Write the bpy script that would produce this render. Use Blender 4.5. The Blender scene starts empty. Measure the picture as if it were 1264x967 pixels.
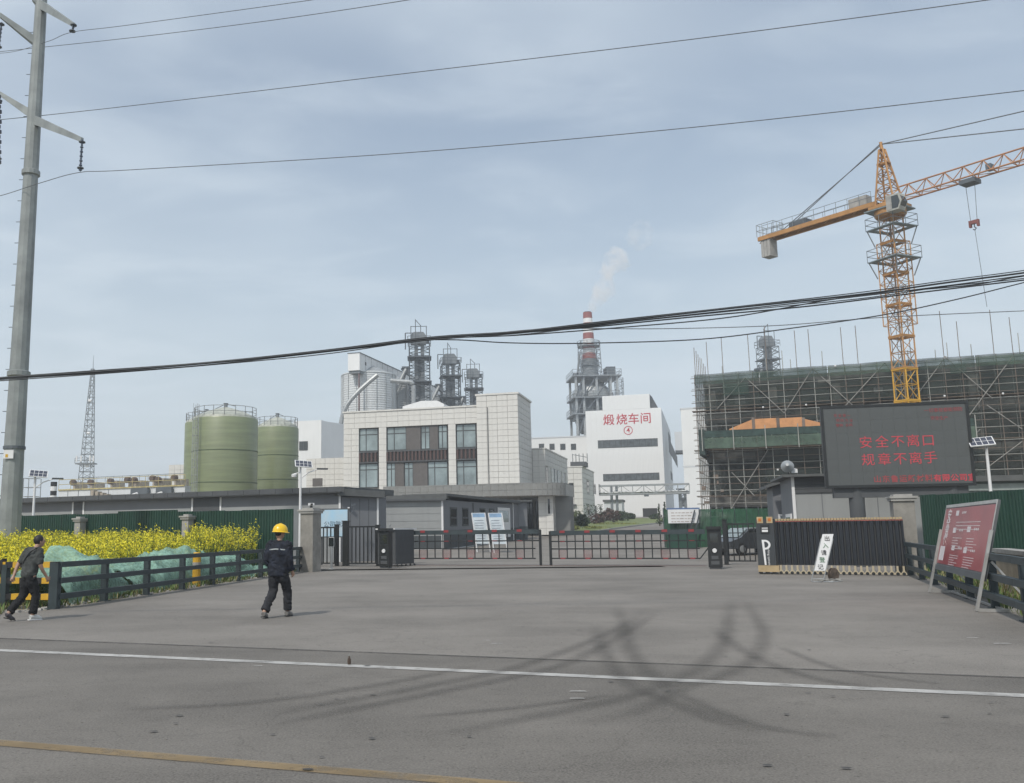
import bpy, bmesh, math, random
from mathutils import Vector, Matrix, noise
random.seed(7)
R = math.radians
sc = bpy.context.scene
COL = sc.collection

# ------------------------------------------------------------------ camera
FOC, CX, CY, CAMH = 1140.0, 520.0, 483.5, 1.65
TH, PHI = math.atan(172.0 / 1140.0), -0.011
fwd = Vector((0, math.cos(TH), math.sin(TH)))
r0 = Vector((1, 0, 0)); u0 = Vector((0, -math.sin(TH), math.cos(TH)))
rgt = r0 * math.cos(PHI) + u0 * math.sin(PHI)
upv = -r0 * math.sin(PHI) + u0 * math.cos(PHI)
cam = bpy.data.cameras.new('camera'); camo = bpy.data.objects.new('camera', cam); COL.objects.link(camo)
M = Matrix((rgt, upv, -fwd)).transposed().to_4x4(); M.translation = Vector((0, 0, CAMH))
camo.matrix_world = M
cam.sensor_width = 36; cam.lens = 36 * FOC / 1264.0
cam.shift_x = (632 - CX) / 1264.0
cam.clip_start = 0.1; cam.clip_end = 9000
sc.cycles.volume_bounces = 3; sc.cycles.max_bounces = 8; sc.cycles.transparent_max_bounces = 40
sc.camera = camo

# ------------------------------------------------------------------ light
SUN_EL, SUN_ROT = R(50), R(211.5)
sc.view_settings.view_transform = 'Standard'; sc.view_settings.look = 'None'
sc.view_settings.gamma = 1; sc.view_settings.exposure = 0.12
w = bpy.data.worlds.new('World'); sc.world = w; w.use_nodes = True
nt = w.node_tree; nt.nodes.clear()
def N(nt, t, **k):
    n = nt.nodes.new(t)
    for a, b in k.items(): setattr(n, a, b)
    return n
sky = N(nt, 'ShaderNodeTexSky', sky_type='NISHITA', sun_disc=False, sun_elevation=SUN_EL, sun_rotation=SUN_ROT)
sky.air_density = 1.3; sky.dust_density = 2.5; sky.ozone_density = 1.2
skm = N(nt, 'ShaderNodeVectorMath', operation='SCALE'); skm.inputs['Scale'].default_value = 1.12
nt.links.new(sky.outputs[0], skm.inputs[0])
geo = N(nt, 'ShaderNodeTexCoord')
sep = N(nt, 'ShaderNodeSeparateXYZ'); nt.links.new(geo.outputs['Generated'], sep.inputs[0])
addz = N(nt, 'ShaderNodeMath', operation='MAXIMUM'); addz.inputs[1].default_value = 0.0
nt.links.new(sep.outputs[2], addz.inputs[0])
az = N(nt, 'ShaderNodeMath', operation='ADD'); az.inputs[1].default_value = 0.10; nt.links.new(addz.outputs[0], az.inputs[0])
def div(a):
    d = N(nt, 'ShaderNodeMath', operation='DIVIDE'); nt.links.new(a, d.inputs[0]); nt.links.new(az.outputs[0], d.inputs[1]); return d.outputs[0]
cmb = N(nt, 'ShaderNodeCombineXYZ'); nt.links.new(div(sep.outputs[0]), cmb.inputs[0]); nt.links.new(div(sep.outputs[1]), cmb.inputs[1])
def cloud(scale, rot, detail, lo, hi, st=(1, 1, 1), off=(0, 0, 0)):
    mp = N(nt, 'ShaderNodeMapping'); mp.inputs['Rotation'].default_value = (0, 0, R(rot)); mp.inputs['Scale'].default_value = st
    mp.inputs['Location'].default_value = off
    nt.links.new(cmb.outputs[0], mp.inputs[0])
    nz = N(nt, 'ShaderNodeTexNoise'); nz.inputs['Scale'].default_value = scale; nz.inputs['Detail'].default_value = detail
    nz.inputs['Distortion'].default_value = 0.4
    nt.links.new(mp.outputs[0], nz.inputs[0])
    mr = N(nt, 'ShaderNodeMapRange', interpolation_type='SMOOTHERSTEP'); mr.inputs[1].default_value = lo; mr.inputs[2].default_value = hi
    nt.links.new(nz.outputs[0], mr.inputs[0]); return mr.outputs[0]
c1 = cloud(0.42, 18, 4, 0.32, 0.70, (1, 1.15, 1), (3.1, 0.7, 0))
c2 = cloud(2.2, 14, 7, 0.38, 0.75, (0.9, 1.3, 1), (0.4, 2.2, 0))
mixc = N(nt, 'ShaderNodeMath', operation='MULTIPLY_ADD'); mixc.inputs[1].default_value = 0.45
nt.links.new(c2, mixc.inputs[0]); nt.links.new(c1, mixc.inputs[2])
clf = N(nt, 'ShaderNodeMath', operation='MULTIPLY_ADD', use_clamp=True); clf.inputs[1].default_value = 0.65; clf.inputs[2].default_value = 0.27
nt.links.new(mixc.outputs[0], clf.inputs[0])
mx = N(nt, 'ShaderNodeMix', data_type='RGBA'); mx.inputs[7].default_value = (6.3, 7.15, 7.95, 1)
nt.links.new(clf.outputs[0], mx.inputs[0]); nt.links.new(skm.outputs[0], mx.inputs[6])
# thin high haze whitening towards the horizon
hz = N(nt, 'ShaderNodeMapRange'); hz.inputs[1].default_value = 0.0; hz.inputs[2].default_value = 0.42; hz.inputs[3].default_value = 0.85; hz.inputs[4].default_value = 0.0
nt.links.new(addz.outputs[0], hz.inputs[0])
mx2 = N(nt, 'ShaderNodeMix', data_type='RGBA'); mx2.inputs[7].default_value = (6.2, 7.15, 7.9, 1)
nt.links.new(hz.outputs[0], mx2.inputs[0]); nt.links.new(mx.outputs[2], mx2.inputs[6])
bg = N(nt, 'ShaderNodeBackground'); bg.inputs[1].default_value = 0.10
out = N(nt, 'ShaderNodeOutputWorld')
nt.links.new(mx2.outputs[2], bg.inputs[0]); nt.links.new(bg.outputs[0], out.inputs[0])
sl = bpy.data.lights.new('sun', 'SUN'); so = bpy.data.objects.new('sun', sl); COL.objects.link(so)
sl.energy = 2.5; sl.angle = R(2.5); sl.color = (1.0, 0.95, 0.87)
sdir = Vector((math.sin(SUN_ROT) * math.cos(SUN_EL), math.cos(SUN_ROT) * math.cos(SUN_EL), math.sin(SUN_EL)))
so.rotation_euler = sdir.to_track_quat('Z', 'Y').to_euler(); so.location = sdir * 60

# ------------------------------------------------------------------ projection helpers (photo pixels -> world)
def ray(px, py): return (fwd * FOC + rgt * (px - CX) + upv * (CY - py)).normalized()
CAM = Vector((0, 0, CAMH))
def gz(x, y):
    d = y + 0.27 * x - 46
    if d <= 0: return 0.0
    d = min(d, 230)
    return 0.025 * (d - 6 * (1 - math.exp(-d / 6)))
def G(px, py):
    d = ray(px, py); t = 5.0
    for i in range(6000):
        p = CAM + d * t
        h = p.z - gz(p.x, p.y)
        if h < 0.0005: break
        t += max(0.002, h)
        if t > 700: raise ValueError('no ground at %s %s' % (px, py))
    return CAM + d * t
def P(px, py, Y):
    d = ray(px, py); return CAM + d * (Y / d.y)
def atz(px, py, z):
    d = ray(px, py); return CAM + d * ((z - CAMH) / d.z)

class Frame:
    """local x to the right along a face, local y away into depth, z up"""
    def __init__(s, x, y, deg, z=None):
        s.a = R(deg); s.deg = deg
        s.o = Vector((x, y, gz(x, y) if z is None else z))
        s.M = Matrix.Translation(s.o) @ Matrix.Rotation(s.a, 4, 'Z'); s.I = s.M.inverted()
    def hit(s, px, py, yl=0.0):
        o = s.I @ CAM; d = s.I.to_3x3() @ ray(px, py)
        t = (yl - o.y) / d.y; p = o + d * t
        return p.x, p.z + s.o.z
    def hx(s, px, py, yl=0.0): return s.hit(px, py, yl)[0]
    def hzz(s, px, py, yl=0.0): return s.hit(px, py, yl)[1]
    def rect(s, x0, y0, x1, y1, yl=0.0):
        a = s.hit(x0, (y0 + y1) / 2, yl); b = s.hit(x1, (y0 + y1) / 2, yl)
        c = s.hit((x0 + x1) / 2, y0, yl); d = s.hit((x0 + x1) / 2, y1, yl)
        return a[0], b[0], d[1], c[1]      # xa xb za zb
    def sub(s, x, y, deg):
        p = s.M @ Vector((x, y, 0)); f = Frame(p.x, p.y, s.deg + deg, s.o.z); return f
    def loc(s, p): return s.I @ Vector(p)
def FP(px, Y, deg, z=None):
    x = (CAM + ray(px, 655) * (Y / ray(px, 655).y)).x
    return Frame(x, Y, deg, z)

# ------------------------------------------------------------------ objects
def prop(o, label=None, cat=None, group=None, kind=None):
    if label: o['label'] = label
    if cat: o['category'] = cat
    if group: o['group'] = group
    if kind: o['kind'] = kind
    return o
def thing(name, label, cat, F=None, group=None, loc=None, rz=0.0):
    o = bpy.data.objects.new(name, None); COL.objects.link(o); o.empty_display_size = 0.3
    if F is not None: o.location = F.o; o.rotation_euler = (0, 0, F.a)
    else: o.location = loc; o.rotation_euler = (0, 0, rz)
    return prop(o, label, cat, group)
def inst(mesh, name, parent, loc=(0, 0, 0), rot=None, scale=None):
    o = bpy.data.objects.new(name, mesh); COL.objects.link(o)
    if parent: o.parent = parent
    o.location = loc
    if rot is not None: o.rotation_euler = rot
    if scale is not None: o.scale = scale
    return o
def copy_tree(o, parent=None):
    c = o.copy(); COL.objects.link(c); c.parent = parent
    for ch in list(o.children): copy_tree(ch, c)
    return c
class MB:
    def __init__(s): s.v = []; s.f = []; s.m = []
    def add(s, vs, fs, m=0):
        b = len(s.v); s.v += [tuple(v) for v in vs]
        for f in fs: s.f.append([b + i for i in f]); s.m.append(m)
        return s
    def box(s, x0, x1, y0, y1, z0, z1, m=0):
        if x0 > x1: x0, x1 = x1, x0
        if y0 > y1: y0, y1 = y1, y0
        if z0 > z1: z0, z1 = z1, z0
        vs = [(x0, y0, z0), (x1, y0, z0), (x1, y1, z0), (x0, y1, z0), (x0, y0, z1), (x1, y0, z1), (x1, y1, z1), (x0, y1, z1)]
        return s.add(vs, [(0, 3, 2, 1), (4, 5, 6, 7), (0, 1, 5, 4), (1, 2, 6, 5), (2, 3, 7, 6), (3, 0, 4, 7)], m)
    def bar(s, p, q, w, h=None, m=0, up=(0, 0, 1)):
        p = Vector(p); q = Vector(q); h = h or w; d = (q - p).normalized(); u = Vector(up)
        if abs(d.dot(u)) > 0.98: u = Vector((0, 1, 0))
        a = d.cross(u).normalized() * w / 2; b = a.normalized().cross(d).normalized() * h / 2
        vs = [p - a - b, p + a - b, p + a + b, p - a + b, q - a - b, q + a - b, q + a + b, q - a + b]
        return s.add(vs, [(0, 1, 2, 3), (7, 6, 5, 4), (0, 4, 5, 1), (1, 5, 6, 2), (2, 6, 7, 3), (3, 7, 4, 0)], m)
    def tube(s, p, q, r, r2=None, n=8, m=0, caps=True):
        p = Vector(p); q = Vector(q); r2 = r if r2 is None else r2
        d = (q - p).normalized(); u = Vector((0, 0, 1)) if abs(d.z) < 0.95 else Vector((1, 0, 0))
        a = d.cross(u).normalized(); b = a.cross(d)
        vs = []
        for c, rr in ((p, r), (q, r2)):
            for k in range(n):
                t = 2 * math.pi * k / n; vs.append(c + (a * math.cos(t) + b * math.sin(t)) * rr)
        fs = [(k, (k + 1) % n, n + (k + 1) % n, n + k) for k in range(n)]
        if caps: fs += [tuple(range(n - 1, -1, -1)), tuple(range(n, 2 * n))]
        return s.add(vs, fs, m)
    def path(s, pts, r, n=6, m=0):
        pts = [Vector(p) for p in pts]; vs = []; L = len(pts)
        rr = r if isinstance(r, (list, tuple)) else [r] * L
        for i, p in enumerate(pts):
            d = (pts[min(i + 1, L - 1)] - pts[max(i - 1, 0)]).normalized()
            u = Vector((0, 0, 1)) if abs(d.z) < 0.95 else Vector((0, 1, 0))
            a = d.cross(u).normalized(); b = a.cross(d)
            for k in range(n):
                t = 2 * math.pi * k / n; vs.append(p + (a * math.cos(t) + b * math.sin(t)) * rr[i])
        fs = []
        for i in range(L - 1):
            for k in range(n): fs.append((i * n + k, i * n + (k + 1) % n, (i + 1) * n + (k + 1) % n, (i + 1) * n + k))
        fs += [tuple(range(n - 1, -1, -1)), tuple(range((L - 1) * n, L * n))]
        return s.add(vs, fs, m)
    def lathe(s, prof, n=24, c=(0, 0, 0), m=0, ms=None):
        vs = []; fs = []
        for (r, z) in prof:
            for k in range(n):
                t = 2 * math.pi * k / n; vs.append((c[0] + r * math.cos(t), c[1] + r * math.sin(t), c[2] + z))
        b = len(s.v); s.v += vs
        for i in range(len(prof) - 1):
            for k in range(n):
                s.f.append([b + i * n + k, b + i * n + (k + 1) % n, b + (i + 1) * n + (k + 1) % n, b + (i + 1) * n + k]); s.m.append(ms[i] if ms else m)
        s.f.append([b + (len(prof) - 1) * n + k for k in range(n)]); s.m.append(ms[-1] if ms else m)
        s.f.append([b + k for k in range(n - 1, -1, -1)]); s.m.append(ms[0] if ms else m)
        return s
    def prism(s, poly, y0, y1, m=0):
        """poly in the x-z plane, extruded along y"""
        n = len(poly)
        vs = [(x, y0, z) for x, z in poly] + [(x, y1, z) for x, z in poly]
        fs = [tuple(range(n)), tuple(range(2 * n - 1, n - 1, -1))] + [(i, n + i, n + (i + 1) % n, (i + 1) % n) for i in range(n)]
        return s.add(vs, fs, m)
    def prismz(s, poly, z0, z1, m=0):
        n = len(poly)
        vs = [(x, y, z0) for x, y in poly] + [(x, y, z1) for x, y in poly]
        fs = [tuple(range(n - 1, -1, -1)), tuple(range(n, 2 * n))] + [(i, (i + 1) % n, n + (i + 1) % n, n + i) for i in range(n)]
        return s.add(vs, fs, m)
    def mesh(s, name, mats, smooth=False, fixn=True):
        me = bpy.data.meshes.new(name); me.from_pydata(s.v, [], s.f)
        mats = mats if isinstance(mats, (list, tuple)) else [mats]
        for m_ in mats: me.materials.append(m_)
        if len(mats) > 1: me.polygons.foreach_set('material_index', s.m)
        if fixn and len(s.f) < 20000:
            bm = bmesh.new(); bm.from_mesh(me); bmesh.ops.recalc_face_normals(bm, faces=bm.faces); bm.to_mesh(me); bm.free()
        if smooth:
            me.polygons.foreach_set('use_smooth', [True] * len(me.polygons))
            try: me.set_sharp_from_angle(angle=R(40))
            except Exception: pass
        me.update(); return me
    def obj(s, name, mats, parent=None, smooth=False, loc=(0, 0, 0), **k):
        o = inst(s.mesh(name, mats, smooth), name, parent, loc); return prop(o, **k)

# ------------------------------------------------------------------ materials
MATS = {}
def mat(name, col, rough=0.8, var=0.12, scale=3.0, metal=0.0, bump=0.0, bscale=40.0, spec=None, stain=0.0, stretch=(1, 1, 1), obj=True, emit=None, alpha=None, col2=None):
    if name in MATS: return MATS[name]
    m = bpy.data.materials.new(name); m.use_nodes = True; t = m.node_tree; b = t.nodes['Principled BSDF']
    b.inputs['Roughness'].default_value = rough; b.inputs['Metallic'].default_value = metal
    if spec is not None: b.inputs['Specular IOR Level'].default_value = spec
    tc = N(t, 'ShaderNodeTexCoord'); mp = N(t, 'ShaderNodeMapping'); mp.inputs['Scale'].default_value = stretch
    t.links.new(tc.outputs['Object'], mp.inputs[0])
    nz = N(t, 'ShaderNodeTexNoise'); nz.inputs['Scale'].default_value = scale; nz.inputs['Detail'].default_value = 5; nz.inputs['Roughness'].default_value = 0.6
    t.links.new(mp.outputs[0], nz.inputs[0])
    c2 = col2 if col2 else tuple(c * (1 - 2.2 * var) for c in col)
    c1 = tuple(min(1, c * (1 + 1.2 * var)) for c in col)
    rmp = N(t, 'ShaderNodeMapRange'); rmp.inputs[1].default_value = 0.3; rmp.inputs[2].default_value = 0.7
    t.links.new(nz.outputs[0], rmp.inputs[0])
    mx = N(t, 'ShaderNodeMix', data_type='RGBA'); mx.inputs[6].default_value = (*c2, 1); mx.inputs[7].default_value = (*c1, 1)
    t.links.new(rmp.outputs[0], mx.inputs[0]); colout = mx.outputs[2]
    if stain > 0:   # vertical rain streaks and grime
        mp2 = N(t, 'ShaderNodeMapping'); mp2.inputs['Scale'].default_value = (2.2, 2.2, 0.18); t.links.new(tc.outputs['Object'], mp2.inputs[0])
        n2 = N(t, 'ShaderNodeTexNoise'); n2.inputs['Scale'].default_value = 1.2; n2.inputs['Detail'].default_value = 6; t.links.new(mp2.outputs[0], n2.inputs[0])
        r2 = N(t, 'ShaderNodeMapRange'); r2.inputs[1].default_value = 0.5; r2.inputs[2].default_value = 0.78; r2.inputs[4].default_value = stain
        t.links.new(n2.outputs[0], r2.inputs[0])
        m2 = N(t, 'ShaderNodeMix', data_type='RGBA'); m2.inputs[7].default_value = (*[c * 0.42 for c in col], 1)
        t.links.new(r2.outputs[0], m2.inputs[0]); t.links.new(colout, m2.inputs[6]); colout = m2.outputs[2]
    t.links.new(colout, b.inputs['Base Color'])
    if bump > 0:
        n3 = N(t, 'ShaderNodeTexNoise'); n3.inputs['Scale'].default_value = bscale; n3.inputs['Detail'].default_value = 4; t.links.new(tc.outputs['Object'], n3.inputs[0])
        bp = N(t, 'ShaderNodeBump'); bp.inputs['Strength'].default_value = bump; bp.inputs['Distance'].default_value = 0.02
        t.links.new(n3.outputs[0], bp.inputs['Height']); t.links.new(bp.outputs[0], b.inputs['Normal'])
    if emit: b.inputs['Emission Color'].default_value = (*emit[0], 1); b.inputs['Emission Strength'].default_value = emit[1]
    if alpha is not None: b.inputs['Alpha'].default_value = alpha
    MATS[name] = m; return m
def netmat(name, col, cover, wscale=30.0):
    """woven safety net: see-through between threads, uneven cover"""
    m = mat(name, col, 0.9, 0.15, 1.5)
    t = m.node_tree; b = t.nodes['Principled BSDF']
    tc = N(t, 'ShaderNodeTexCoord'); nz = N(t, 'ShaderNodeTexNoise'); nz.inputs['Scale'].default_value = 0.7; nz.inputs['Detail'].default_value = 4
    t.links.new(tc.outputs['Object'], nz.inputs[0])
    mr = N(t, 'ShaderNodeMapRange'); mr.inputs[1].default_value = 0.3; mr.inputs[2].default_value = 0.7; mr.inputs[3].default_value = cover - 0.15; mr.inputs[4].default_value = cover + 0.12
    t.links.new(nz.outputs[0], mr.inputs[0]); t.links.new(mr.outputs[0], b.inputs['Alpha'])
    return m
def glassmat(name, col=(0.10, 0.14, 0.16)):
    m = mat(name, col, 0.06, 0.25, 0.35, spec=0.9); return m

mWhite = mat('white_cladding', (0.76, 0.765, 0.76), 0.6, 0.03, 0.15, stain=0.10)
mWhite2 = mat('pale_cladding', (0.62, 0.64, 0.66), 0.6, 0.03, 0.2, stain=0.12)
mTile = mat('stone_tile', (0.66, 0.645, 0.61), 0.75, 0.05, 0.6, stain=0.12, bump=0.1)
mJoint = mat('dark_joint', (0.48, 0.47, 0.44), 0.9)
mGTile = mat('grey_tile', (0.25, 0.25, 0.24), 0.7, 0.08, 0.8, stain=0.12)
mBrown = mat('brown_panel', (0.115, 0.105, 0.10), 0.7, 0.06)
mRed = mat('dark_red_louver', (0.085, 0.05, 0.044), 0.6, 0.1)
mFrame = mat('window_frame', (0.055, 0.062, 0.065), 0.5)
mGlass = glassmat('window_glass', (0.26, 0.32, 0.33)); mDarkGlass = glassmat('dark_glass', (0.03, 0.035, 0.035))
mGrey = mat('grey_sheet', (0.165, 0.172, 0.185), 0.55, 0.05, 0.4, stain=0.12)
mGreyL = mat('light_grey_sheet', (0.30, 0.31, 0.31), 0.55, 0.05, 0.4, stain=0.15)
mGreyD = mat('dark_grey_sheet', (0.075, 0.08, 0.085), 0.6, 0.08, 1)
mRoof = mat('roof_edge', (0.10, 0.105, 0.105), 0.7, 0.1, 2)
mTrim = mat('white_trim', (0.72, 0.72, 0.72), 0.5, 0.03)
mGreen = mat('green_sheet', (0.012, 0.052, 0.034), 0.5, 0.2, 0.5, stain=0.25)
mConc = mat('concrete', (0.27, 0.255, 0.23), 0.9, 0.16, 1.6, bump=0.3, stain=0.35)
mConcL = mat('pale_concrete', (0.36, 0.35, 0.33), 0.9, 0.12, 1.5, bump=0.25, stain=0.3)
mRail = mat('rail_paint', (0.035, 0.05, 0.055), 0.55, 0.15, 2.5, stain=0.2)
mBlack = mat('black_paint', (0.018, 0.02, 0.021), 0.45, 0.15, 3)
mSteel = mat('galvanised', (0.36, 0.375, 0.38), 0.45, 0.1, 2.5, metal=0.35, stain=0.15)
mSteelD = mat('dark_steel', (0.10, 0.115, 0.13), 0.6, 0.12, 1)
mSteelM = mat('mid_steel', (0.20, 0.22, 0.235), 0.6, 0.12, 1)
mYel = mat('yellow_paint', (0.62, 0.36, 0.025), 0.6, 0.1, 3, stain=0.25)
mBlk = mat('black_stripe', (0.02, 0.02, 0.022), 0.6)
mTank = mat('green_fibreglass', (0.185, 0.215, 0.105), 0.42, 0.10, 0.5, spec=0.9, stretch=(0.4, 0.4, 6), stain=0.1)
mTankD = mat('tank_seam', (0.09, 0.12, 0.06), 0.6)
mTankTop = mat('tank_dome', (0.42, 0.43, 0.37), 0.5)
mSilo = mat('silo_sheet', (0.56, 0.58, 0.59), 0.6, 0.05, 0.4, metal=0.0, stain=0.2)
mOrange = mat('crane_orange', (0.44, 0.225, 0.075), 0.6, 0.15, 0.6, stain=0.3)
mYelCr = mat('crane_yellow', (0.60, 0.33, 0.03), 0.55, 0.1, 0.6, stain=0.2)
mRedP = mat('chimney_red', (0.26, 0.075, 0.065), 0.6, 0.08)
mCharRed = mat('sign_red', (0.48, 0.035, 0.055), 0.5, 0.03)
mRustP = mat('scaffold_tube', (0.20, 0.155, 0.125), 0.7, 0.25, 0.5)
mPaleP = mat('pale_scaffold_tube', (0.40, 0.40, 0.37), 0.6, 0.15, 0.5)
mCable = mat('cable', (0.03, 0.034, 0.038), 0.6)
mWire = mat('wire', (0.13, 0.14, 0.15), 0.6)
mGold = mat('gold_trim', (0.50, 0.38, 0.22), 0.4, 0.1, metal=0.3)
# ------------------------------------------------------------------ ground, road, driveway
def sheet(name, fn, us, vs, mats, off=0.0, kind='structure', parent=None):
    mb = MB(); W = len(us)
    pts = []
    for v in vs:
        for u in us:
            x, y = fn(u, v); pts.append((x, y, gz(x, y) + off))
    fs = [(j * W + i, j * W + i + 1, (j + 1) * W + i + 1, (j + 1) * W + i) for j in range(len(vs) - 1) for i in range(W - 1)]
    mb.add(pts, fs); o = mb.obj(name, mats, parent); prop(o, kind=kind); return o
def lin(a, b, n): return [a + (b - a) * i / (n - 1) for i in range(n)]
def surface_mat(name, base, dark, light, scale=0.35, speck=0.25, fine=220.0, crack=0.0, bump=0.35):
    m = bpy.data.materials.new(name); m.use_nodes = True; t = m.node_tree; b = t.nodes['Principled BSDF']; b.inputs['Roughness'].default_value = 0.88
    tc = N(t, 'ShaderNodeTexCoord')
    def nz(s, d, st=(1, 1, 1), rot=0):
        mp = N(t, 'ShaderNodeMapping'); mp.inputs['Scale'].default_value = st; mp.inputs['Rotation'].default_value = (0, 0, rot); t.links.new(tc.outputs['Object'], mp.inputs[0])
        n = N(t, 'ShaderNodeTexNoise'); n.inputs['Scale'].default_value = s; n.inputs['Detail'].default_value = d; n.inputs['Roughness'].default_value = 0.62
        t.links.new(mp.outputs[0], n.inputs[0]); return n.outputs[0]
    def rng(o, a, b2, c=0.0, d=1.0):
        r = N(t, 'ShaderNodeMapRange'); r.inputs[1].default_value = a; r.inputs[2].default_value = b2; r.inputs[3].default_value = c; r.inputs[4].default_value = d
        t.links.new(o, r.inputs[0]); return r.outputs[0]
    def mix(f, a, c, kind='MIX'):
        x = N(t, 'ShaderNodeMix', data_type='RGBA', blend_type=kind)
        if isinstance(f, float): x.inputs[0].default_value = f
        else: t.links.new(f, x.inputs[0])
        for i, q in ((6, a), (7, c)):
            if isinstance(q, tuple): x.inputs[i].default_value = (*q, 1)
            else: t.links.new(q, x.inputs[i])
        return x.outputs[2]
    c = mix(rng(nz(scale, 6), 0.36, 0.64), dark, light)
    c = mix(rng(nz(0.9, 8, (0.25, 1.4, 1), R(20)), 0.40, 0.72, 0, 0.35), c, base)          # streaks along the traffic
    c = mix(rng(nz(0.35, 7, (0.22, 1.6, 1), R(20)), 0.48, 0.70, 0, 0.65), c, light)           # pale dusty bands
    vm = N(t, 'ShaderNodeMapping'); vm.inputs['Scale'].default_value = (.32, .42, 1); nd = N(t, 'ShaderNodeTexNoise'); nd.inputs['Scale'].default_value = 1.3; nd.inputs['Detail'].default_value = 6; t.links.new(tc.outputs['Object'], nd.inputs[0])
    va = N(t, 'ShaderNodeVectorMath', operation='ADD'); t.links.new(tc.outputs['Object'], va.inputs[0]); t.links.new(nd.outputs[1], va.inputs[1]); t.links.new(va.outputs[0], vm.inputs[0])
    vo = N(t, 'ShaderNodeTexVoronoi', feature='DISTANCE_TO_EDGE'); t.links.new(vm.outputs[0], vo.inputs[0]); vo.inputs['Scale'].default_value = 1.0
    c = mix(rng(vo.outputs[0], 0.0, 0.007, 0.42, 0.0), c, tuple(k * 0.45 for k in dark))      # hairline cracks
    c = mix(rng(nz(3.2, 6), 0.56, 0.75, 0, 0.42), c, tuple(k * 0.72 for k in dark))        # oil and damp patches
    c = mix(rng(nz(fine, 2), 0.35, 0.7, 0, speck), c, tuple(min(1, k * 1.9) for k in light))  # aggregate
    c = mix(rng(nz(fine * 0.55, 2), 0.60, 0.72, 0, 0.5), c, tuple(k * 0.5 for k in dark))
    t.links.new(c, b.inputs['Base Color'])
    bp = N(t, 'ShaderNodeBump'); bp.inputs['Strength'].default_value = bump; bp.inputs['Distance'].default_value = 0.01
    t.links.new(nz(fine, 3), bp.inputs['Height']); t.links.new(bp.outputs[0], b.inputs['Normal'])
    return m
mAsph = surface_mat('worn_asphalt', (0.108, 0.099, 0.088), (0.066, 0.060, 0.053), (0.146, 0.134, 0.119), speck=0.5, fine=55)
mDrive = surface_mat('dusty_driveway', (0.152, 0.139, 0.124), (0.105, 0.096, 0.085), (0.200, 0.183, 0.164), scale=0.25, speck=0.35, fine=60)
mDirt = surface_mat('dry_dirt', (0.24, 0.20, 0.15), (0.12, 0.12, 0.06), (0.28, 0.24, 0.18), scale=0.6, speck=0.2, fine=40)
mLawn = surface_mat('mown_lawn', (0.13, 0.16, 0.05), (0.08, 0.12, 0.035), (0.17, 0.19, 0.07), scale=0.5, speck=0.2, fine=30)

ys = [-80, -20, 0, 10, 20, 30, 40, 46, 48, 50, 53, 57, 62, 70, 80, 100, 130, 160, 200, 240, 300, 420, 700, 1500]
xs = [-1200, -800, -400, -200, -120, -80, -60, -50, -40, -30, -20, -15, -10, -5, 0, 5, 10, 15, 20, 25, 30, 40, 50, 60, 80, 120, 200, 400, 800, 1200]
sheet('ground', lambda u, v: (u, v), xs, ys, mDirt, 0.0)
A = G(0, 805); B = G(1264, 862); rdeg = math.degrees(math.atan2(B.y - A.y, B.x - A.x))
RF = Frame(A.x, A.y, rdeg, 0)
def rloc(u, v): p = RF.M @ Vector((u, v, 0)); return p.x, p.y
sheet('road', rloc, lin(-120, 120, 25), lin(-14, 1.3, 4), mAsph, 0.02)
# driveway: widens past the two guard rails, narrows to the gate, opens to the yard behind
FL0, FL1 = G(60, 755), G(386, 704); FR0, FR1 = G(1247, 749), G(1124, 710)
def lx(y):
    if y < FL0.y: return -40
    if y < FL1.y: return FL0.x + (FL1.x - FL0.x) * (y - FL0.y) / (FL1.y - FL0.y) - 0.12
    return -6.5 - (y - FL1.y) * 0.10 if y < 70 else -9.6
def rx(y):
    if y < FR1.y: return FR0.x + (FR1.x - FR0.x) * (y - FR0.y) / (FR1.y - FR0.y) + 0.12
    return 17 + (y - FR1.y) * 0.35
mb = MB(); rows = []
yy = [FL0.y, 22, 25, 28, 31, 34, FL1.y, 40, 43, 46, 48, 50, 53, 57, 62, 70, 80, 95, 110, 125, 140, 170, 205]
pa = rloc(-60, 1.3); pb = rloc(60, 1.3); nu = 22
def edge_y(x): return pa[1] + (pb[1] - pa[1]) * (x - pa[0]) / (pb[0] - pa[0])
vs_ = []
for k, y in enumerate([None] + yy):
    for i in range(nu):
        f = i / (nu - 1)
        if k == 0:
            x = lx(FL0.y) * 0 + (FL0.x - 0.12) + (rx(FL0.y) - FL0.x + 0.12) * f; yv = edge_y(x)
        else: x = lx(y + 0.001) + (rx(y) - lx(y + 0.001)) * f; yv = y
        vs_.append((x, yv, gz(x, yv) + 0.02))
mb.add(vs_, [(j * nu + i, j * nu + i + 1, (j + 1) * nu + i + 1, (j + 1) * nu + i) for j in range(len(yy)) for i in range(nu - 1)])
# the shoulders left and right of the rails
xl = FL0.x - 0.12; xr = rx(FL0.y)
mb.add([(-45, edge_y(-45), 0.02), (xl, edge_y(xl), 0.02), (xl, FL0.y, 0.02), (-45, FL0.y + 14, 0.02)], [(0, 1, 2, 3)])
mb.add([(xr, edge_y(xr), 0.02), (60, edge_y(60), 0.02), (60, edge_y(60) + 6, 0.02), (xr + 0.4, FR0.y - 0.6, 0.02)], [(0, 1, 2, 3)])
prop(mb.obj('driveway', mDrive), kind='structure')
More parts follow.
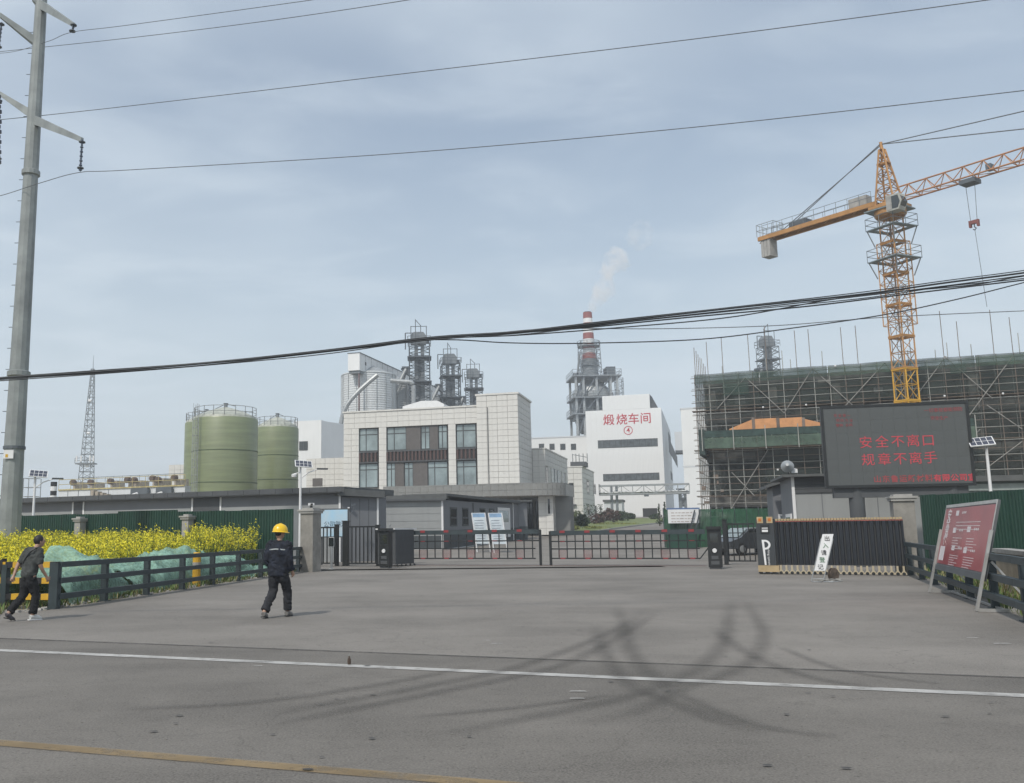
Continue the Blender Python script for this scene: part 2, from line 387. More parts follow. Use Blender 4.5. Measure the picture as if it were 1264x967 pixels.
# painted lines, worn through to the asphalt
def worn(name, col, cover=0.85, sc_=3.0, under=None):
    m = mat(name, col, 0.75, 0.12, 1.2); t = m.node_tree; b = t.nodes['Principled BSDF']
    tc = N(t, 'ShaderNodeTexCoord')
    nz = N(t, 'ShaderNodeTexNoise'); nz.inputs['Scale'].default_value = sc_; nz.inputs['Detail'].default_value = 8; nz.inputs['Roughness'].default_value = 0.7
    t.links.new(tc.outputs['Object'], nz.inputs[0])
    mr = N(t, 'ShaderNodeMapRange'); mr.inputs[1].default_value = 0.30; mr.inputs[2].default_value = 0.52; mr.inputs[3].default_value = cover - 0.55; mr.inputs[4].default_value = cover
    t.links.new(nz.outputs[0], mr.inputs[0]); t.links.new(mr.outputs[0], b.inputs['Alpha']); return m
mLineW = worn('worn_white_paint', (0.50, 0.49, 0.47), 0.85); mLineY = worn('worn_yellow_paint', (0.30, 0.215, 0.11), 0.70)
sheet('white_road_line', lambda u, v: rloc(u, v), lin(-60, 60, 60), [-0.10, 0.10], mLineW, 0.026)
Ya = RF.loc(G(0, 921)); Yb = RF.loc(G(520, 965))
sheet('yellow_road_line', lambda u, v: rloc(u, Ya.y + (Yb.y - Ya.y) * (u - Ya.x) / (Yb.x - Ya.x) + v), lin(-50, 50, 50), [-0.085, 0.085], mLineY, 0.026)
mJointR = worn('joint_stain', (0.075, 0.07, 0.066), 0.60, 5)
sheet('road_joint', lambda u, v: rloc(u, 1.22 + v), lin(-60, 60, 50), [-0.04, 0.04], mJointR, 0.026)
# tyre marks
mTyre = worn('rubber_mark', (0.055, 0.05, 0.045), 0.28, 3.5)
def softedge(m):
    t = m.node_tree; b = t.nodes['Principled BSDF']; src = b.inputs['Alpha'].links[0].from_socket
    uv = N(t, 'ShaderNodeUVMap', uv_map='UVMap'); s = N(t, 'ShaderNodeSeparateXYZ'); t.links.new(uv.outputs[0], s.inputs[0])
    a = N(t, 'ShaderNodeMath', operation='PINGPONG'); a.inputs[1].default_value = 0.5; t.links.new(s.outputs[1], a.inputs[0])
    r = N(t, 'ShaderNodeMapRange', interpolation_type='SMOOTHSTEP'); r.inputs[1].default_value = 0.0; r.inputs[2].default_value = 0.5; t.links.new(a.outputs[0], r.inputs[0])
    e = N(t, 'ShaderNodeMath', operation='PINGPONG'); e.inputs[1].default_value = 0.5; t.links.new(s.outputs[0], e.inputs[0])
    r2 = N(t, 'ShaderNodeMapRange', interpolation_type='SMOOTHSTEP'); r2.inputs[1].default_value = 0.0; r2.inputs[2].default_value = 0.2; t.links.new(e.outputs[0], r2.inputs[0])
    m1 = N(t, 'ShaderNodeMath', operation='MULTIPLY'); m2 = N(t, 'ShaderNodeMath', operation='MULTIPLY')
    t.links.new(src, m1.inputs[0]); t.links.new(r.outputs[0], m1.inputs[1]); t.links.new(m1.outputs[0], m2.inputs[0]); t.links.new(r2.outputs[0], m2.inputs[1])
    t.links.new(m2.outputs[0], b.inputs['Alpha'])
softedge(mTyre)
for _nd in mTyre.node_tree.nodes:
    if _nd.type == 'MAP_RANGE' and abs(_nd.inputs[2].default_value - .52) < 1e-4:
        _nd.inputs[1].default_value = .25; _nd.inputs[2].default_value = .75; _nd.inputs[3].default_value = .14; _nd.inputs[4].default_value = .27
def crom(ps, n=12):
    o = []
    ps = [ps[0]] + ps + [ps[-1]]
    for i in range(1, len(ps) - 2):
        for k in range(n):
            t = k / n; a, b, c, d = ps[i - 1], ps[i], ps[i + 1], ps[i + 2]
            o.append(0.5 * ((2 * b) + (c - a) * t + (2 * a - 5 * b + 4 * c - d) * t * t + (3 * b - a - 3 * c + d) * t ** 3))
    o.append(ps[-2]); return o
def ribbon(name, pix, width, m, z, kind='structure'):
    pts = crom([G(*p) for p in pix], 10); vs = []; uvs = []
    for i, p in enumerate(pts):
        d = (pts[min(i + 1, len(pts) - 1)] - pts[max(0, i - 1)]); d.z = 0; d.normalize(); s = Vector((-d.y, d.x, 0)) * width / 2
        vs += [p - s, p + s]
    vs = [(v.x, v.y, gz(v.x, v.y) + z) for v in vs]
    me = bpy.data.meshes.new(name); me.from_pydata(vs, [], [(2 * i, 2 * i + 1, 2 * i + 3, 2 * i + 2) for i in range(len(pts) - 1)])
    uv = me.uv_layers.new(name='UVMap'); L = len(pts) - 1
    for i in range(L):
        for k, (a, b) in enumerate(((i / L, 0), (i / L, 1), ((i + 1) / L, 1), ((i + 1) / L, 0))): uv.data[i * 4 + k].uv = (a, b)
    me.materials.append(m); o = inst(me, name, None); prop(o, kind=kind); return o
z_ = 0.0262
for pix, wd in [([(300, 893), (400, 873), (500, 855), (619, 831), (678, 813), (737, 790), (777, 770), (800, 750)], .24), ([(300, 908), (400, 886), (500, 866), (619, 842), (690, 825), (737, 803), (793, 770), (815, 752)], .24),
                ([(757, 745), (770, 770), (773, 784), (780, 807), (805, 837), (840, 860)], .26), ([(735, 770), (741, 796), (757, 827), (785, 853), (816, 865), (895, 896), (960, 915)], .24),
                ([(905, 735), (900, 760), (895, 792), (868, 823), (828, 845), (777, 863), (706, 879), (600, 900), (480, 925)], .26), ([(915, 735), (932, 762), (943, 784), (931, 815), (890, 838), (845, 852), (790, 880), (700, 905)], .24),
                ([(880, 775), (903, 796), (943, 819), (1010, 841), (1100, 855)], .22), ([(830, 855), (880, 880), (950, 903), (1050, 915)], .20),
                ([(500, 890), (650, 876), (760, 860)], .14), ([(960, 800), (1040, 830), (1180, 850)], .16), ([(120, 880), (300, 872), (470, 848), (600, 822)], .20)]:
    z_ += 0.0006; ribbon('tyre_mark', pix, wd * 1.6, mTyre, z_)
mSpot = mat('tar_spot', (0.06, 0.056, 0.053), 0.7)
mb = MB()
for i in range(46):
    px, py = random.choice([(random.uniform(20, 1240), random.uniform(850, 960)), (random.uniform(200, 1000), random.uniform(740, 850))])
    p = G(px, py); r = random.uniform(.008, .026); a0 = random.random() * 6
    mb.add([(p.x + r * math.cos(a0 + k * 1.05) * random.uniform(1.0, 2.4), p.y + r * math.sin(a0 + k * 1.05), 0.034) for k in range(6)], [tuple(range(6))])
prop(mb.obj('tar_spots', mSpot), label='small dark tar and oil spots scattered over the grey asphalt', kind='stuff')
mb = MB()
for i in range(500):
    px, py = random.uniform(0, 1264), random.uniform(700, 960)
    p = G(px, py); r = random.uniform(.002, .006)
    mb.box(p.x - r, p.x + r * 1.2, p.y - r, p.y + r, 0.02, 0.02 + r * 1.2)
prop(mb.obj('grit', mat('grit_grey', (.22, .21, .19), .9)), label='loose pale grit and small stones lying on the road', kind='stuff')
mb = MB()
for px, py, s in ((613, 797, .06), (600, 793, .04), (713, 857, .06), (712, 866, .05), (318, 825, .04), (1236, 797, .08), (1200, 790, .06)):
    p = G(px, py)
    mb.add([(p.x - s * 1.5, p.y - s * .3, .031), (p.x + s * 1.6, p.y - s * .5, .031), (p.x + s * 1.3, p.y + s * .4, .031), (p.x - s, p.y + s * .5, .031)], [(0, 1, 2, 3)])
prop(mb.obj('plaster_splash', worn('plaster', (0.55, 0.54, 0.52), 0.7, 9)), label='pale plaster splashes dried on the grey road', kind='stuff')

# ------------------------------------------------------------------ generic parts
def lattice(mb, c0, c1, w0, w1, n, r, m=0, brace=0.6, axes=None, zig=True, rings=True):
    """square lattice between two centre points; w half widths; axes = two unit vectors spanning the section"""
    c0 = Vector(c0); c1 = Vector(c1); ax, ay = axes or (Vector((1, 0, 0)), Vector((0, 1, 0)))
    cor = lambda t, k: c0.lerp(c1, t) + (ax * (1 if k in (1, 2) else -1) + ay * (1 if k in (2, 3) else -1)) * (w0 + (w1 - w0) * t)
    for k in range(4): mb.tube(cor(0, k), cor(1, k), r, n=4, m=m, caps=False)
    for i in range(n):
        for k in range(4):
            k2 = (k + 1) % 4
            if rings: mb.tube(cor(i / n, k), cor(i / n, k2), r * brace, n=3, m=m, caps=False)
            if zig:
                if i % 2: mb.tube(cor(i / n, k), cor((i + 1) / n, k2), r * brace, n=3, m=m, caps=False)
                else: mb.tube(cor(i / n, k2), cor((i + 1) / n, k), r * brace, n=3, m=m, caps=False)
            if zig == 2: mb.tube(cor(i / n, k), cor((i + 1) / n, k2), r * brace, n=3, m=m, caps=False)
    for k in range(4): mb.tube(cor(1, k), cor(1, (k + 1) % 4), r * brace, n=3, m=m, caps=False)
def railing(mb, pts, h, r=0.03, closed=False, m=0, step=1.5):
    pts = [Vector(p) for p in pts]; n = len(pts)
    for i in range(n if closed else n - 1):
        a, b = pts[i], pts[(i + 1) % n]; L = (b - a).length; k = max(1, int(L / step))
        for hh in (h, h * .5): mb.tube(a + Vector((0, 0, hh)), b + Vector((0, 0, hh)), r, n=4, m=m, caps=False)
        for j in range(k + 1): p = a.lerp(b, j / k); mb.tube(p, p + Vector((0, 0, h)), r, n=4, m=m, caps=False)
_tile = {}
def tiles(parent, xa, xb, za, zb, y, tw, th, mt=None, gap=0.035, name='tile', cnt=[0], t=0.04):
    mt = mt or mTile
    nx = max(1, round((xb - xa) / tw)); nz = max(1, round((zb - za) / th)); w = (xb - xa) / nx; h = (zb - za) / nz
    key = (round(w, 3), round(h, 3), mt.name, t)
    if key not in _tile: _tile[key] = MB().box(gap / 2, w - gap / 2, -t, 0, gap / 2, h - gap / 2).mesh(name, mt)
    for j in range(nz):
        for i in range(nx):
            inst(_tile[key], name, parent, (xa + i * w, y + random.uniform(-.008, .008), za + j * h))
def window(parent, xa, xb, za, zb, y, cols=(0.5,), rows=(), fw=0.09, glass=None, frame=None, name='window', depth=0.12):
    """frame with mullions; y is the wall face; frame proud by a little, pane set back"""
    frame = frame or mFrame; mb = MB()
    mb.box(xa, xb, y - .03, y + depth, za, za + fw); mb.box(xa, xb, y - .03, y + depth, zb - fw, zb)
    mb.box(xa, xa + fw, y - .028, y + depth, za + fw, zb - fw); mb.box(xb - fw, xb, y - .028, y + depth, za + fw, zb - fw)
    for c in cols: x = xa + (xb - xa) * c; mb.box(x - fw / 2, x + fw / 2, y - .026, y + depth, za + fw, zb - fw)
    for r in rows: z = za + (zb - za) * r; mb.box(xa + fw, xb - fw, y - .024, y + depth, z - fw / 2, z + fw / 2)
    o = mb.obj(name, frame, parent)
    MB().box(xa + fw * .5, xb - fw * .5, y - .010, y + .01, za + fw * .5, zb - fw * .5).obj('pane', glass or mGlass, o)
    return o
_fontc = {}
def glyph(ch, size, m, parent, loc, depth=0.01, name='character', rot=(R(90), 0, 0), align='CENTER', bold=0.0, sx=1.0):
    cu = bpy.data.curves.new('txt', 'FONT'); cu.body = ch; cu.size = size; cu.align_x = align; cu.align_y = 'CENTER'; cu.extrude = depth; cu.resolution_u = 2; cu.offset = bold
    to = bpy.data.objects.new('txt', cu); COL.objects.link(to)
    dg = bpy.context.evaluated_depsgraph_get(); me = bpy.data.meshes.new_from_object(to.evaluated_get(dg)); me.name = name
    bpy.data.objects.remove(to); me.materials.clear(); me.materials.append(m)
    o = inst(me, name, parent, loc, rot, (sx, 1, 1)); return o

p = G(431, 823); t = thing('bottle', 'tiny dark bottle standing on the white road line, left of centre', 'bottle', loc=(p.x, p.y, .028))
MB().lathe([(.020, 0), (.022, .01), (.022, .06), (.010, .085), (.009, .10)], 10).obj('glass', mat('bottle_brown', (.07, .045, .03), .3), t, smooth=True); MB().lathe([(.011, .1005), (.011, .112)], 10).obj('cap', mat('bottle_cap', (.3, .3, .28), .5), t)
# ------------------------------------------------------------------ left steel guard rail
def rail_fence(p0, p1, n, label, h=1.06, group=None):
    p0 = Vector(p0); p1 = Vector(p1); d = p1 - p0; L = d.length; a = math.degrees(math.atan2(d.y, d.x))
    F = Frame(p0.x, p0.y, a, 0); t = thing('guard_rail', label, 'fence', F, group)
    po = MB().box(-.07, .07, -.07, .07, 0, h - .02).mesh('post', mRail)
    fl = MB().box(-.12, .12, -.12, .12, .021, .04).mesh('base_plate', mRail)
    ra = MB().box(-.0, L / n - .012, -.055, .055, -.06, .06).mesh('rail', mRail)
    for i in range(n + 1):
        q = inst(po, 'post', t, (i * L / n, .07, 0)); inst(fl, 'base_plate', q, (0, 0, 0))
        if i < n:
            for z in (h - .07, h * .60, h * .27): inst(ra, 'rail', t, (i * L / n + .006, -.035 if False else -.055, z), (random.uniform(-.01, .01), random.uniform(-.002, .002), 0))
    return t, F, L
FLp0 = G(68, 753); FLp1 = G(389, 704)
t, FL, LL = rail_fence(FLp0, FLp1, 9, 'dark green three-rail steel guard rail running along the left side of the driveway')
# striped corner on the far left: turns off along the road
a_st = rdeg + 180
dirv = Vector((math.cos(R(a_st + 7)), math.sin(R(a_st + 7)), 0))
F = Frame(FLp0.x, FLp0.y, a_st + 7, 0)
t = thing('striped_rail', 'black and yellow striped end of the guard rail behind the man in grey', 'fence', F)
for z, L in ((.99, 1.35), (.64, 2.5), (.285, 2.5)):
    k = 0; x = -.05
    while x < L:
        MB().box(x, x + .19, -.07, .07, z - .065, z + .065).obj('stripe', mYel if k % 2 else mBlk, t); x += .191; k += 1
MB().box(-.075, .075, -.075, .075, 0, 1.02).obj('post', mRail, t)
MB().box(1.24, 1.38, -.06, .08, 0, 1.0).obj('post', mRail, t)
# bent-down plate
k = 0; x = 1.36
while x < 3.0:
    z0 = 1.0 - (x - 1.36) * .62
    MB().add([(x, -.08, z0 - .13), (x + .26, -.08, z0 - .29), (x + .26, -.08, z0 + .01 - .03), (x, -.08, z0 + .13), (x, .08, z0 - .13), (x + .26, .08, z0 - .29), (x + .26, .08, z0 - .02), (x, .08, z0 + .13)],
             [(0, 1, 2, 3), (7, 6, 5, 4), (0, 4, 5, 1), (1, 5, 6, 2), (2, 6, 7, 3), (3, 7, 4, 0)]).obj('stripe', mYel if k % 2 else mBlk, t); x += .261; k += 1
# yellow bollard in the flowers
p = FL.M @ Vector((LL * .56, .9, 0)); p = G(243, 708)
p = P(243, 690, 29.5); p.z = 0
t = thing('bollard', 'short faded yellow marker post among the flowers behind the left guard rail', 'bollard', loc=p)
MB().lathe([(.13, 0), (.13, 1.0), (.10, 1.06)], 12).obj('post', mYel, t); MB().lathe([(.132, .62), (.132, .75)], 12).obj('band', mConcL, t)

# right guard rail
FRp0 = G(1320, 792); FRp1 = G(1122, 711)
t, FR, LR = rail_fence(FRp1, FRp0, 7, 'dark green three-rail steel guard rail along the right side behind the red notice board', h=1.12)
# low kerb wall behind it
p = P(1228, 690, 24); q = P(1290, 700, 19.5)
F = Frame(p.x, p.y, math.degrees(math.atan2(q.y - p.y, q.x - p.x)), 0)
t = thing('low_wall', 'low beige rendered wall stub behind the right guard rail', 'wall', F)
L = (q - p).length; MB().box(0, L + 3, 0, .3, 0, .95).obj('wall_body', mat('beige_render', (.33, .28, .21), .9, .15, 2, stain=.4), t); MB().box(-.04, L + 3.04, -.04, .34, .952, 1.05).obj('coping', mConcL, t)

# ------------------------------------------------------------------ concrete gate pillars
def pillar(x, y, deg, label, w=.62, h=2.55, group='concrete fence pillars', name='gate_pillar', mt=None):
    F = Frame(x, y, deg, 0); t = thing(name, label, 'pillar', F, group)
    MB().box(-w / 2, w / 2, 0, w, 0, h - .2).obj('shaft', mt or mConc, t)
    MB().box(-w / 2 - .06, w / 2 + .06, -.06, w + .06, h - .2, h - .11).obj('cap', mConcL, t)
    MB().box(-w / 2 - .10, w / 2 + .10, -.10, w + .10, h - .109, h - .04).obj('cap', mConcL, t)
    MB().box(-w / 2 + .04, w / 2 - .04, .04, w - .04, h - .039, h + .03).obj('cap', mConcL, t)
    return t
pl = G(378, 707); pillar(pl.x, pl.y, -27, 'weathered concrete gate pillar at the end of the left guard rail', .62, 2.62, None)
pr = P(1123, 705, 31.6); pillar(pr.x, pr.y, -17, 'weathered concrete gate pillar beside the folded sliding gate and right guard rail', .66, 2.68, None)
# security lights on top of the left pillar
t = thing('gate_camera', 'small white security camera and lamp on top of the left gate pillar', 'camera', loc=(pl.x + .15, pl.y + .3, 2.655), rz=R(20))
MB().box(-.05, .05, -.05, .05, 0, .1).obj('mount', mBlack, t); MB().box(-.12, .12, -.06, .06, .1, .2).obj('housing', mTrim, t); MB().lathe([(.05, 0), (.05, .06)], 10, (0, -.09, .12)).obj('lens', mBlack, t)

# ------------------------------------------------------------------ green corrugated hoarding
def hoarding(p0, p1, htop, label, steps=True, pw=.9):
    """ribbed sheet panels, each one object"""
    p0 = Vector(p0); p1 = Vector(p1); d = p1 - p0; L = d.length; F = Frame(p0.x, p0.y, math.degrees(math.atan2(d.y, d.x)), 0)
    t = thing('hoarding', label, 'fence', F)
    n = max(1, round(L / pw)); w = L / n; meshes = []
    for v in range(3):
        poly = []; ribs = 6
        for r in range(ribs):
            x = w * r / ribs; s = w / ribs
            poly += [(x, 0), (x + s * .55, 0), (x + s * .68, -.035), (x + s * .87, -.035)]
        poly.append((w - .004, 0)); mb = MB(); hh = htop + (0, .0, .10)[v]
        k = len(poly); vs = [(a, b, 0) for a, b in poly] + [(a, b, hh) for a, b in poly] + [(a, b + .02, 0) for a, b in poly] + [(a, b + .02, hh) for a, b in poly]
        fs = [(i, i + 1, k + i + 1, k + i) for i in range(k - 1)] + [(2 * k + i + 1, 2 * k + i, 3 * k + i, 3 * k + i + 1) for i in range(k - 1)] + [(k + i, k + i + 1, 3 * k + i + 1, 3 * k + i) for i in range(k - 1)]
        mb.add(vs, fs); meshes.append(mb.mesh('panel', mGreen))
    for i in range(n):
        v = 2 if (steps and (i // 4) % 3 == 1) else 0
        inst(meshes[v], 'panel', t, (i * w, random.uniform(-.012, .012), random.uniform(-.02, .01)))
    return t, F, L
wl1 = Vector((pl.x - .6, pl.y + .35, 0)); ang = R(180 - 26)
wlL = wl1 + Vector((math.cos(ang), math.sin(ang), 0)) * 15
wl0 = wl1 + Vector((math.cos(ang), math.sin(ang), 0)) * 24
hoarding(wl0, wl1, 2.62, 'dark green ribbed sheet hoarding behind the yellow flowers on the left')
Fw = Frame(wl1.x, wl1.y, -26, 0)
for px, lb in ((96, 'slim concrete pillar against the green hoarding, nearest the tall steel pole'), (229, 'slim concrete pillar in the middle of the left green hoarding')):
    x, z = Fw.hit(px, 650, -.38); q = Fw.M @ Vector((x, -.42, 0)); pillar(q.x, q.y, -26, lb, .36, 2.46, None, 'fence_pillar', mConcL)
# right hoarding (behind the red board)
h0 = P(1138, 640, 33.5); h1 = P(1300, 650, 27.5); h0.z = h1.z = 0
hoarding(h0, h1, 2.72, 'dark green ribbed sheet hoarding on the right behind the red notice board', steps=False)

# ------------------------------------------------------------------ barrier gate line
gl = G(508, 698.5); gr_ = G(872, 699.5)
gd = gr_ - gl; gdeg = math.degrees(math.atan2(gd.y, gd.x)); GF = Frame(gl.x, gl.y, gdeg, 0)
mRefl = mat('reflector_red', (.26, .035, .04), .4)
def grille_gate(px0, px1, label, endleft, post):
    xa = GF.hx(px0, 690); xb = GF.hx(px1, 690)
    zt = GF.hzz((px0 + px1) / 2, 654.5); z1 = GF.hzz((px0 + px1) / 2, 668.0); z2 = GF.hzz((px0 + px1) / 2, 677.5); zb = GF.hzz((px0 + px1) / 2, 689.5)
    t = thing('barrier_grille', label, 'gate', Frame((GF.M @ Vector((xa, 0, 0))).x, (GF.M @ Vector((xa, 0, 0))).y, gdeg, 0), 'folding barrier grilles across the entrance')
    L = xb - xa
    MB().box(0, L, -.06, .06, zt - .20, zt).obj('boom', mRail, t)
    for z in (z1, z2, zb): MB().box(0, L - (.25 if z != z1 else 0), -.025, .025, z - .028, z + .028).obj('rail', mBlack, t)
    n = round(L / .385); bm_ = MB().box(-.022, .022, -.02, .02, zb + .03, zt - .2).mesh('bar', mBlack)
    for i in range(1, n + 1):
        if i * L / n < L - .2: inst(bm_, 'bar', t, (i * L / n, 0.045, 0))
    k = 0
    rp = MB().box(-.12, .12, -.075, -.0655, -.06, .05).mesh('reflector', mRefl)
    rp2 = MB().box(-.11, .11, -.045, -.03, -.03, .03).mesh('reflector', mRefl)
    for i in range(2, n, 3):
        inst(rp, 'reflector', t, (i * L / n - .19, .003, zt - .04)); inst(rp2, 'reflector', t, (i * L / n - .19, 0.0, zb)); inst(rp2, 'reflector', t, (i * L / n - .19, 0, z1), None, (1, 1, .5))
        MB().box(i * L / n - .38, i * L / n, .0, .012, zb + .03, z2 - .03).obj('red_film', mRedFilm, t)
    if endleft is not None:
        x = 0.0 if endleft else L - .02
        MB().box(x - .05, x + .05, -.062, .062, 0.02, zt - .02).obj('support_leg', mBlack, t)
    if post == 'R': MB().bar((L - .25, 0, zb), (L + .12, 0, z2 + .05), .05).obj('end_brace', mBlack, t)
    return t
mRedFilm = netmat('red_film', (.30, .14, .14), .18)
grille_gate(508, 668, 'left half of the low black barrier grille with red reflectors', False, '')
grille_gate(680, 872, 'right half of the low black barrier grille with red reflectors', True, 'R')
MB_t = MB().box(GF.hx(508, 699), GF.hx(872, 699), -.12, .12, .021, .034); o = MB_t.obj('gate_track', mat('track_rust', (.16, .10, .09), .8), None); o.matrix_world = GF.M; prop(o, kind='structure')

def barrier_box(px, py, label, side, w=.46, h=1.78, deg=None):
    p = G(px, py); t = thing('barrier_machine', label, 'barrier', Frame(p.x, p.y, gdeg if deg is None else deg, 0), 'barrier cabinets')
    MB().box(-w / 2, w / 2, 0, .45, .1, h - .12).obj('cabinet', mBlack, t); MB().box(-w / 2 + .03, w / 2 - .03, .03, .42, .02, .1).obj('plinth', mGreyD, t)
    MB().prism([(-w / 2 - .05, h - .12), (w / 2 + .05, h - .12), (w / 2 + .02, h), (-w / 2 - .02, h)], -.08, .5).obj('hood', mBlack, t)
    MB().box(-.15, .15, -.012, -.0005, h * .62, h * .84).obj('display', mDarkGlass, t)
    MB().lathe([(.09, 0), (.08, .03)], 14, (0, 0, 0)).obj('lamp', mTrim, t, loc=(0, -.035, h * .44), smooth=True).rotation_euler = (R(90), 0, 0)
    MB().box(-.13, .13, -.010, -.0005, h * .24, h * .32).obj('vent', mGreyD, t)
    MB().box(-.16, .16, -.010, -.0005, h * .12, h * .2).obj('vent', mGreyD, t)
    return t
barrier_box(474, 702.5, 'black plate-reading cabinet with a white lamp at the left side of the entrance', 'l')
barrier_box(883.5, 703.5, 'black plate-reading cabinet with a white lamp at the right end of the barrier', 'r', .52, 1.70)
# square posts near the machines
def post(px, py, pt, wpx, label, mt=mBlack, name='gate_post', cap=False):
    p = G(px, py); Y = p.y; w = wpx * Y / FOC; h = P(px, pt, Y).z
    t = thing(name, label, 'post', Frame(p.x, p.y, gdeg, 0))
    MB().box(-w / 2, w / 2, 0, w, .02, h).obj('shaft', mt, t); MB().box(-w / 2 - .03, w / 2 + .03, -.03, w + .03, h, h + .04).obj('cap', mt, t)
    MB().box(-w / 2 - .05, w / 2 + .05, -.05, w + .05, .02, .035).obj('base_plate', mt, t)
    if cap: MB().box(-w / 2 - .1, -w / 2 - .001, .0, .2, h - .35, h - .15).obj('speaker', mGreyD, t)
    return t
post(503, 696.5, 653, 6.5, 'black post holding the left barrier grille, small floodlights on top', cap=True)
post(425.5, 699.5, 644, 6.5, 'tallest black square post in the pedestrian gate at left')
post(415, 699.5, 648.5, 4, 'slim black post left of the tallest pedestrian gate post')
post(466, 699.5, 649, 3.6, 'black end post where the pedestrian railing meets the entrance cabinet')
post(481, 702, 649, 1.3, 'thin silver pole beside the black plate-reading cabinet', mSteel, 'pole')
post(897, 698, 642.5, 5, 'tall black square post right of the barrier, holding side railing')
# card readers on a silver post
p = G(409, 703.5); t = thing('card_reader', 'slim silver stand with a black face-reading terminal by the pedestrian gate', 'terminal', Frame(p.x, p.y, gdeg, 0))
MB().lathe([(.14, .02), (.14, .035), (.05, .05), (.05, 1.05)], 12).obj('stand', mSteel, t); MB().box(-.11, .11, -.05, .0, 1.02, 1.40).obj('screen', mDarkGlass, t); MB().box(-.12, .12, -.0, .03, 1.0, 1.42).obj('back', mTrim, t)
# bar railings
def bar_rail(px0, px1, pyb, pt, n, label, yb=None, extra=True):
    a = G(px0, pyb); F = Frame(a.x, a.y, gdeg, 0); L = F.hx(px1, pyb); h = F.hzz((px0 + px1) / 2, pt)
    t = thing('bar_railing', label, 'fence', F)
    MB().box(0, L, .01, .06, h - .07, h).obj('top_rail', mBlack, t); MB().box(0, L, .01, .06, .14, .2).obj('bottom_rail', mBlack, t)
    if extra: MB().box(0, L, .012, .058, h - .45, h - .41).obj('mid_rail', mBlack, t)
    b = MB().box(-.025, .025, .015, .055, .2, h - .07).mesh('bar', mBlack)
    for i in range(n + 1): inst(b, 'bar', t, (.03 + i * (L - .06) / n, 0, 0))
    return t
bar_rail(393.5, 413, 700, 650.5, 4, 'short black bar railing between the left gate pillar and the pedestrian gate', extra=False)
bar_rail(428.5, 464, 700, 649.5, 7, 'black bar railing of the pedestrian gate, eight upright bars', extra=False)
bar_rail(899.5, 934, 697.5, 646, 5, 'black bar railing between the right barrier cabinet and the parking head unit')

# folded sliding gate, left (seen end-on)
p = G(497, 699); a_f = 58
F = Frame(p.x, p.y, a_f, 0)
t = thing('folded_gate', 'dark folded sliding gate packed tight beside the left barrier post', 'gate', F)
sl_ = MB().box(-.05, .05, -.5, .5, .12, 1.72).mesh('slat', mGreyD)
for i in range(14): inst(sl_, 'slat', t, (-.12 + i * .115 - 1.0, 0.12, 0), (0, 0, 0))
MB().box(-1.3, .6, -.42, .66, 1.722, 1.78).obj('top_cover', mTrim, t)
for i in range(5): MB().lathe([(.05, 0), (.05, .05)], 10).obj('wheel', mBlack, t, loc=(-1.1 + i * .37, -.40, .07)).rotation_euler = (R(90), 0, 0)

# ------------------------------------------------------------------ sliding accordion gate with P head unit (right)
hb = G(949, 709.5); eb = G(1120, 711.5); dd = eb - hb; sdeg = math.degrees(math.atan2(dd.y, dd.x)) if abs(dd.y) > 0 else 0
SF = Frame(hb.x, hb.y, sdeg, 0)
t = thing('sliding_gate_motor', 'charcoal head unit of the sliding gate with a big white letter P', 'gate motor', SF, )
xa = SF.hx(935.5, 680); xb = SF.hx(957.5, 680); zt = SF.hzz(946, 641); zb = SF.hzz(946, 698)
MB().box(xa, xb, -.1, .5, zb, zt).obj('body', mat('charcoal_body', (.045, .05, .055), .4, .06), t)
MB().box(xa - .0, xb + .1, -.16, .56, .10, zb - .002).obj('base', mGold, t)
for k in (.12, .5, .88): MB().lathe([(.07, 0), (.07, .06)], 12).obj('wheel', mBlack, t, loc=(xa + (xb - xa) * k, -.08, .09)).rotation_euler = (R(90), 0, 0)
for k in (.08, .62): 
    x0 = xa + (xb - xa) * k; o = MB().box(x0, x0 + .2, -.125, -.101, zt - .14, zt + .08).obj('lamp_housing', mGold, t)
    MB().box(x0 + .05, x0 + .15, -.14, -.1255, zt - .08, zt + .03).obj('amber_lens', mat('amber', (.5, .16, .03), .3), o)
xm = (xa + xb) / 2
o = MB().box(xm - .15, xm + .15, -.125, -.1005, zt - .50, zt - .20).obj('display', mBlack, t)
MB().box(xm - .10, xm + .10, -.135, -.1255, zt - .45, zt - .37).obj('display_line', mTrim, o)
MB().box(xm - .10, xm + .10, -.134, -.1255, zt - .33, zt - .30).obj('display_line', mTrim, o)
# letter P: long stem and bowl
zP = SF.hzz(946, 666.5); zPb = SF.hzz(946, 697.5); xs_ = SF.hx(941.5, 680)
mPw = mat('letter_white', (.75, .75, .75), .5, .02)
MB().prism([(xs_, zP), (xs_ + .075, zP), (xs_ + .115, zPb), (xs_ + .055, zPb)], -.108, -.1005).obj('letter', mPw, t)
mb = MB(); c = Vector((xs_ + .10, 0, zP - .17)); n = 12
for i in range(n):
    a0, a1 = R(90 - 180 * i / n), R(90 - 180 * (i + 1) / n); ro, ri = .17, .105
    pts = [(c.x + ri * math.cos(a0) * 1.1, c.z + ri * math.sin(a0)), (c.x + ro * math.cos(a0) * 1.1, c.z + ro * math.sin(a0)), (c.x + ro * math.cos(a1) * 1.1, c.z + ro * math.sin(a1)), (c.x + ri * math.cos(a1) * 1.1, c.z + ri * math.sin(a1))]
    mb.prism(pts, -.109, -.1005)
mb.prism([(xs_ + .07, zP), (c.x, zP), (c.x, zP - .065), (xs_ + .07, zP - .065)], -.109, -.1005); mb.prism([(xs_ + .07, zP - .275), (c.x, zP - .275), (c.x, zP - .34), (xs_ + .07, zP - .34)], -.109, -.1005)
mb.obj('letter', mPw, t)
